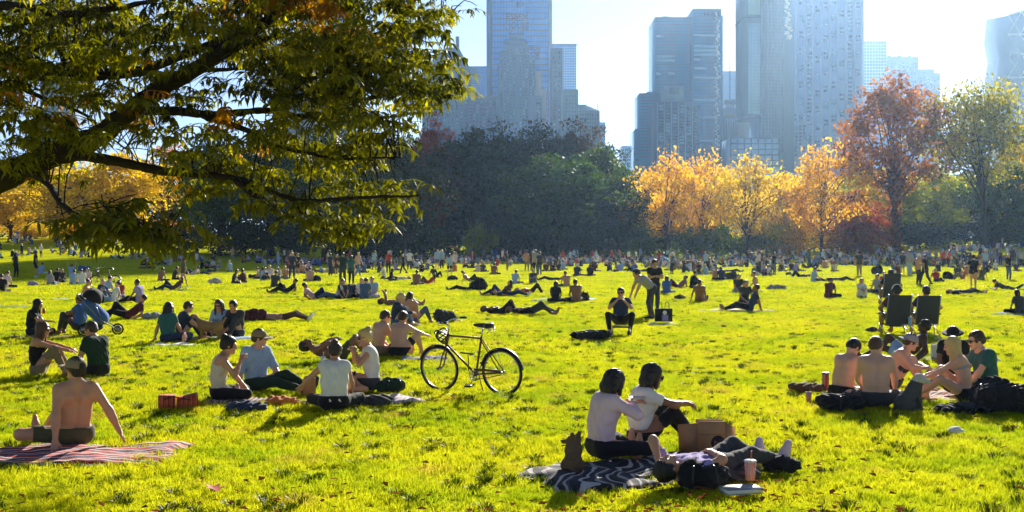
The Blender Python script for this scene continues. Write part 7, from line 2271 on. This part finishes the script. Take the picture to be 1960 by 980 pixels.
def describe():
    """labels: look, pose, row, landmark; alike ones counted from the left"""
    seen = {}
    for o, topc, pose, x, y, hairw in FIG:
        z, px = zone(x, y)
        row = 'near row' if y < 62 else ('middle row' if y < 98 else ('back row' if y < 128 else 'far crowd'))
        look = 'shirtless person' if topc == 'bare' else f'{topc} topped person'
        seen.setdefault(f'{look} {POSEWORD[pose]}, {row} {z}', []).append((px, o, hairw))
    words = ['leftmost', 'second', 'third', 'fourth', 'fifth', 'sixth', 'seventh', 'eighth']
    for lab, L in seen.items():
        L.sort(key=lambda t: t[0])
        for i, (px, o, hw) in enumerate(L):
            o['label'] = lab if len(L) == 1 else (f'{words[min(i, 7)]} {lab}' if i == 0 else f'{words[min(i, 7)]} from left: {lab}')


rp = random.Random(9)
for ln in MID:
    px, py, pose, hd_, topc, botc, hr, hc_, sk, man = ln.split()
    x, y = ground_at(float(px), float(py))
    h = .026 if y < 62 else .034
    o = far_person(x, y, float(hd_), pose, topc, botc, hc_, hr, sk, man == '1', '', 'people across the middle lawn', h, rp.uniform(.95, 1.04) * (.93 if man == '0' else 1), 'tee', rp.random() < .25 and pose in ('stand', 'walk', 'hips') and y > 70, rp.choice(['charcoal', 'white', 'bare', 'black']))
    FIG.append((o, topc, pose, x, y, hr))

# far crowd: nearest hundred one by one, the rest as one mass
spots = []
used = [(f[3], f[4]) for f in FIG]
while len(spots) < 1000:
    d = 72 + 118 * rp.random() ** .75
    px = rp.uniform(-10, 1970)
    dens = 1.0 if px > 950 else (.72 if px > 480 else .85)
    if d < 118: dens *= .32
    if px > 1480: dens *= 1.25
    if px < 480 and d < 132: dens *= .12
    if rp.random() > dens * .8 or (330 < px < 800 and d > 142): continue
    x = (px - 980) / FOC * d
    k = rp.choice((1, 2, 3, 4, 5, 6, 7))
    for _ in range(k):
        xx, yy = x + rp.gauss(0, 1.3), d + rp.gauss(0, 1.1)
        if min((xx - a) ** 2 + (yy - b) ** 2 for a, b in used[-400:]) > .5:
            spots.append((xx, yy)); used.append((xx, yy))
spots.sort(key=lambda s: s[1])
tops = ['white', 'white', 'skyblue', 'skyblue', 'navy', 'black', 'black', 'charcoal', 'grey', 'rose', 'red', 'lilac', 'denim', 'cream', 'bare', 'maroon', 'teal', 'blue', 'olive', 'orange']
bots = ['black', 'navy', 'denim', 'charcoal', 'grey', 'khaki', 'black']
fpose = ['cross', 'cross', 'knees', 'knees', 'side', 'backknees', 'legs', 'recline', 'kneel', 'lie', 'cross', 'stand', 'hips']
for (x, y) in spots[:105]:
    pose = rp.choice(fpose) if rp.random() > .1 else rp.choice(['stand', 'walk', 'phone'])
    topc = rp.choice(tops); long_ = rp.random() < .4
    o = far_person(x, y, rp.uniform(0, 360), pose, topc, rp.choice(bots), rp.choice(['black', 'brown', 'chestnut', 'blonde']), 'long' if long_ else 'short', rp.choice(['fair', 'tan', 'tan', 'brown']), not long_, '', 'people in the far crowd', .042, rp.uniform(.92, 1.03))
    FIG.append((o, topc, pose, x, y, ''))
describe()

palette = [SK['fair'], SK['tan'], SK['brown'], HR['black'], HR['brown'], HR['blonde']] + [CL[c] for c in ('white', 'skyblue', 'navy', 'black', 'charcoal', 'grey', 'rose', 'red', 'lilac', 'denim', 'cream', 'blue')]
protos = []
for pose in ('cross', 'knees', 'side', 'backknees', 'kneel', 'stand', 'hips', 'recline'):
    me = lod_mesh(pose, 'short', True, .092, 'tee', False)
    v = np.zeros(len(me.vertices) * 3, np.float32); me.vertices.foreach_get('co', v)
    q = np.zeros(len(me.polygons) * 4, np.int32); me.loops.foreach_get('vertex_index', q)
    mi = np.zeros(len(me.polygons), np.int32); me.polygons.foreach_get('material_index', mi)
    protos.append((pose, v.reshape(-1, 3), q.reshape(-1, 4), mi))
VV, QQ, II, n = [], [], [], 0
for (x, y) in spots[105:]:
    if rp.random() < (.13 if y > 130 else .08): pr = rp.choice(protos[5:7])
    else: pr = rp.choice(protos[:5] + protos[7:])
    _, v, q, mi = pr
    mp = np.array([rp.choice((0, 1, 1, 2)), rp.choice((3, 3, 4, 5)), rp.choice((6, 6, 7, 7, 8, 9, 10, 11, 12, 13, 14, 16, 17, 1)), rp.choice((9, 8, 15, 10, 11)), 10])
    VV.append((v * rp.uniform(.9, 1.02)) @ rotz(rp.uniform(0, 6.28)).T + np.array([x, y, H(x, y)])); QQ.append(q + n); II.append(mp[np.minimum(mi, 4)]); n += len(v)
o = obj('crowd', mesh_np('crowd', np.vstack(VV), np.vstack(QQ), palette, np.concatenate(II), True))
tag(o, 'dense far crowd sitting along the tree line', 'crowd', kind='stuff')


# ------------------------------------------------------------------ odds and ends among the crowd
def copy_tree(o, parent=None):
    c = o.copy(); COL.objects.link(c); c.parent = parent
    for ch in list(o.children): copy_tree(ch, c)
    return c


b2 = copy_tree(bike); x, y = ground_at(203, 553); b2.location = (x, y, H(x, y)); b2.rotation_euler = (math.radians(-5), 0, 2.9)
tag(b2, 'far bicycle standing by the blonde sitter on the left lawn', 'bicycle')
for (px, py, dims, c, lab, sd) in [(412, 545, (.75, .5, .38), 'cream', 'pale bundle on the grass left of the two dark sitters', 31), (486, 535, (.5, .4, .35), 'black', 'small black bag left of the person at the shade edge', 32), (607, 540, (.45, .4, .4), 'black', 'black bag beside the bare backed sitter', 33),
                                   (668, 566, (.6, .45, .5), 'navy', 'navy backpack between the two mid lawn groups', 34), (702, 516, (.7, .5, .5), 'black', 'black bag right of the standing group', 35), (866, 538, (.7, .5, .35), 'black', 'dark bag at the feet of the woman in the black skirt', 36),
                                   (918, 558, (.8, .6, .75), 'black', 'tall black backpack by the person lying in black', 37), (1119, 577, (.35, .3, .35), 'black', 'black bag right of the two long haired sitters', 38), (1397, 537, (.7, .5, .6), 'charcoal', 'dark backpack beside the sitter in navy', 39),
                                   (1302, 574, (.45, .3, .2), 'charcoal', 'small dark heap left of the leaning bare back', 40), (1483, 556, (.9, .3, .26), 'grey', 'grey roll bag right of the kneeling bare shouldered person', 41), (1681, 526, (.7, .6, .75), 'black', 'upright black bag left of the standing pair', 42),
                                   (1815, 536, (.7, .5, .55), 'black', 'black bag right of the sitter in red', 43), (1668, 636, (.25, .2, .12), 'charcoal', 'small dark thing on the grass left of the front chairs', 44), (1795, 652, (.1, .08, .05), 'white', 'scrap of paper right of the front chairs', 45),
                                   (65, 548, (.5, .35, .26), 'lilac', 'lilac bag at the left end of the sitting row', 46), (160, 520, (.8, .5, .5), 'blue', 'blue bag behind the sitting row', 47)]:
    lump('bag' if dims[0] > .3 else 'bundle', px, py, dims, CL[c], lab, 'bag' if dims[0] > .3 else 'bundle', sd, straps=False, folds=.035 if dims[0] > .3 else .006, h=.024 if dims[0] > .3 else .012)
x, y = ground_at(1267, 506)
F = Field((-1.2, -.8, -.1), (1.2, .8, 1.1), .05); F.ell((0, 0, 0), np.eye(3), (1.0, .7, .85), .05); G = F.grid(); F.F = np.maximum(F.F, -(G[..., 2] - .0).astype(np.float32))
F.F = np.maximum(F.F, -np.maximum(np.abs(G[..., 0] - .3) - .3 + .4 * G[..., 2], np.maximum(G[..., 1] + .2, G[..., 2] - .55)).astype(np.float32))
v, q, _ = F.mesh()
o = obj('pop_up_tent', mesh_np('pop_up_tent', v, q, [mat('tent_blue', (.05, .35, .65), .6, .1)], smooth=True), None, (x, y, H(x, y))); tag(o, 'bright blue pop up beach tent in the back row', 'tent')
MB().tube(spline([(-1.0, -.02, .0), (-.6, -.02, .70), (0, -.02, .87), (.6, -.02, .70), (1.0, -.02, 0)], 14), .03, 6).build('pole', WHITEP, o, True)
x, y = ground_at(864, 500)
o = empty('umbrella', (x, y, H(x, y)), .3); tag(o, 'orange umbrella tilted over the far crowd', 'umbrella')
MB().tube([(0, 0, 0), (.25, 0, 2.1)], .02, 6).build('pole', METAL, o)
V = [(.25, 0, 2.15)]; T_ = []
for k in range(8):
    a = k * PI / 4; V.append((.25 + math.cos(a) * 1.0 + .1, math.sin(a) * 1.0, 1.75 - .25 * math.cos(a)))
for k in range(8): T_.append([0, 1 + k, 1 + (k + 1) % 8])
MB().add(V, (), T_).add([(p_[0], p_[1], p_[2] - .02) for p_ in V], (), [t_[::-1] for t_ in T_]).build('canopy', CL['orange'], o)
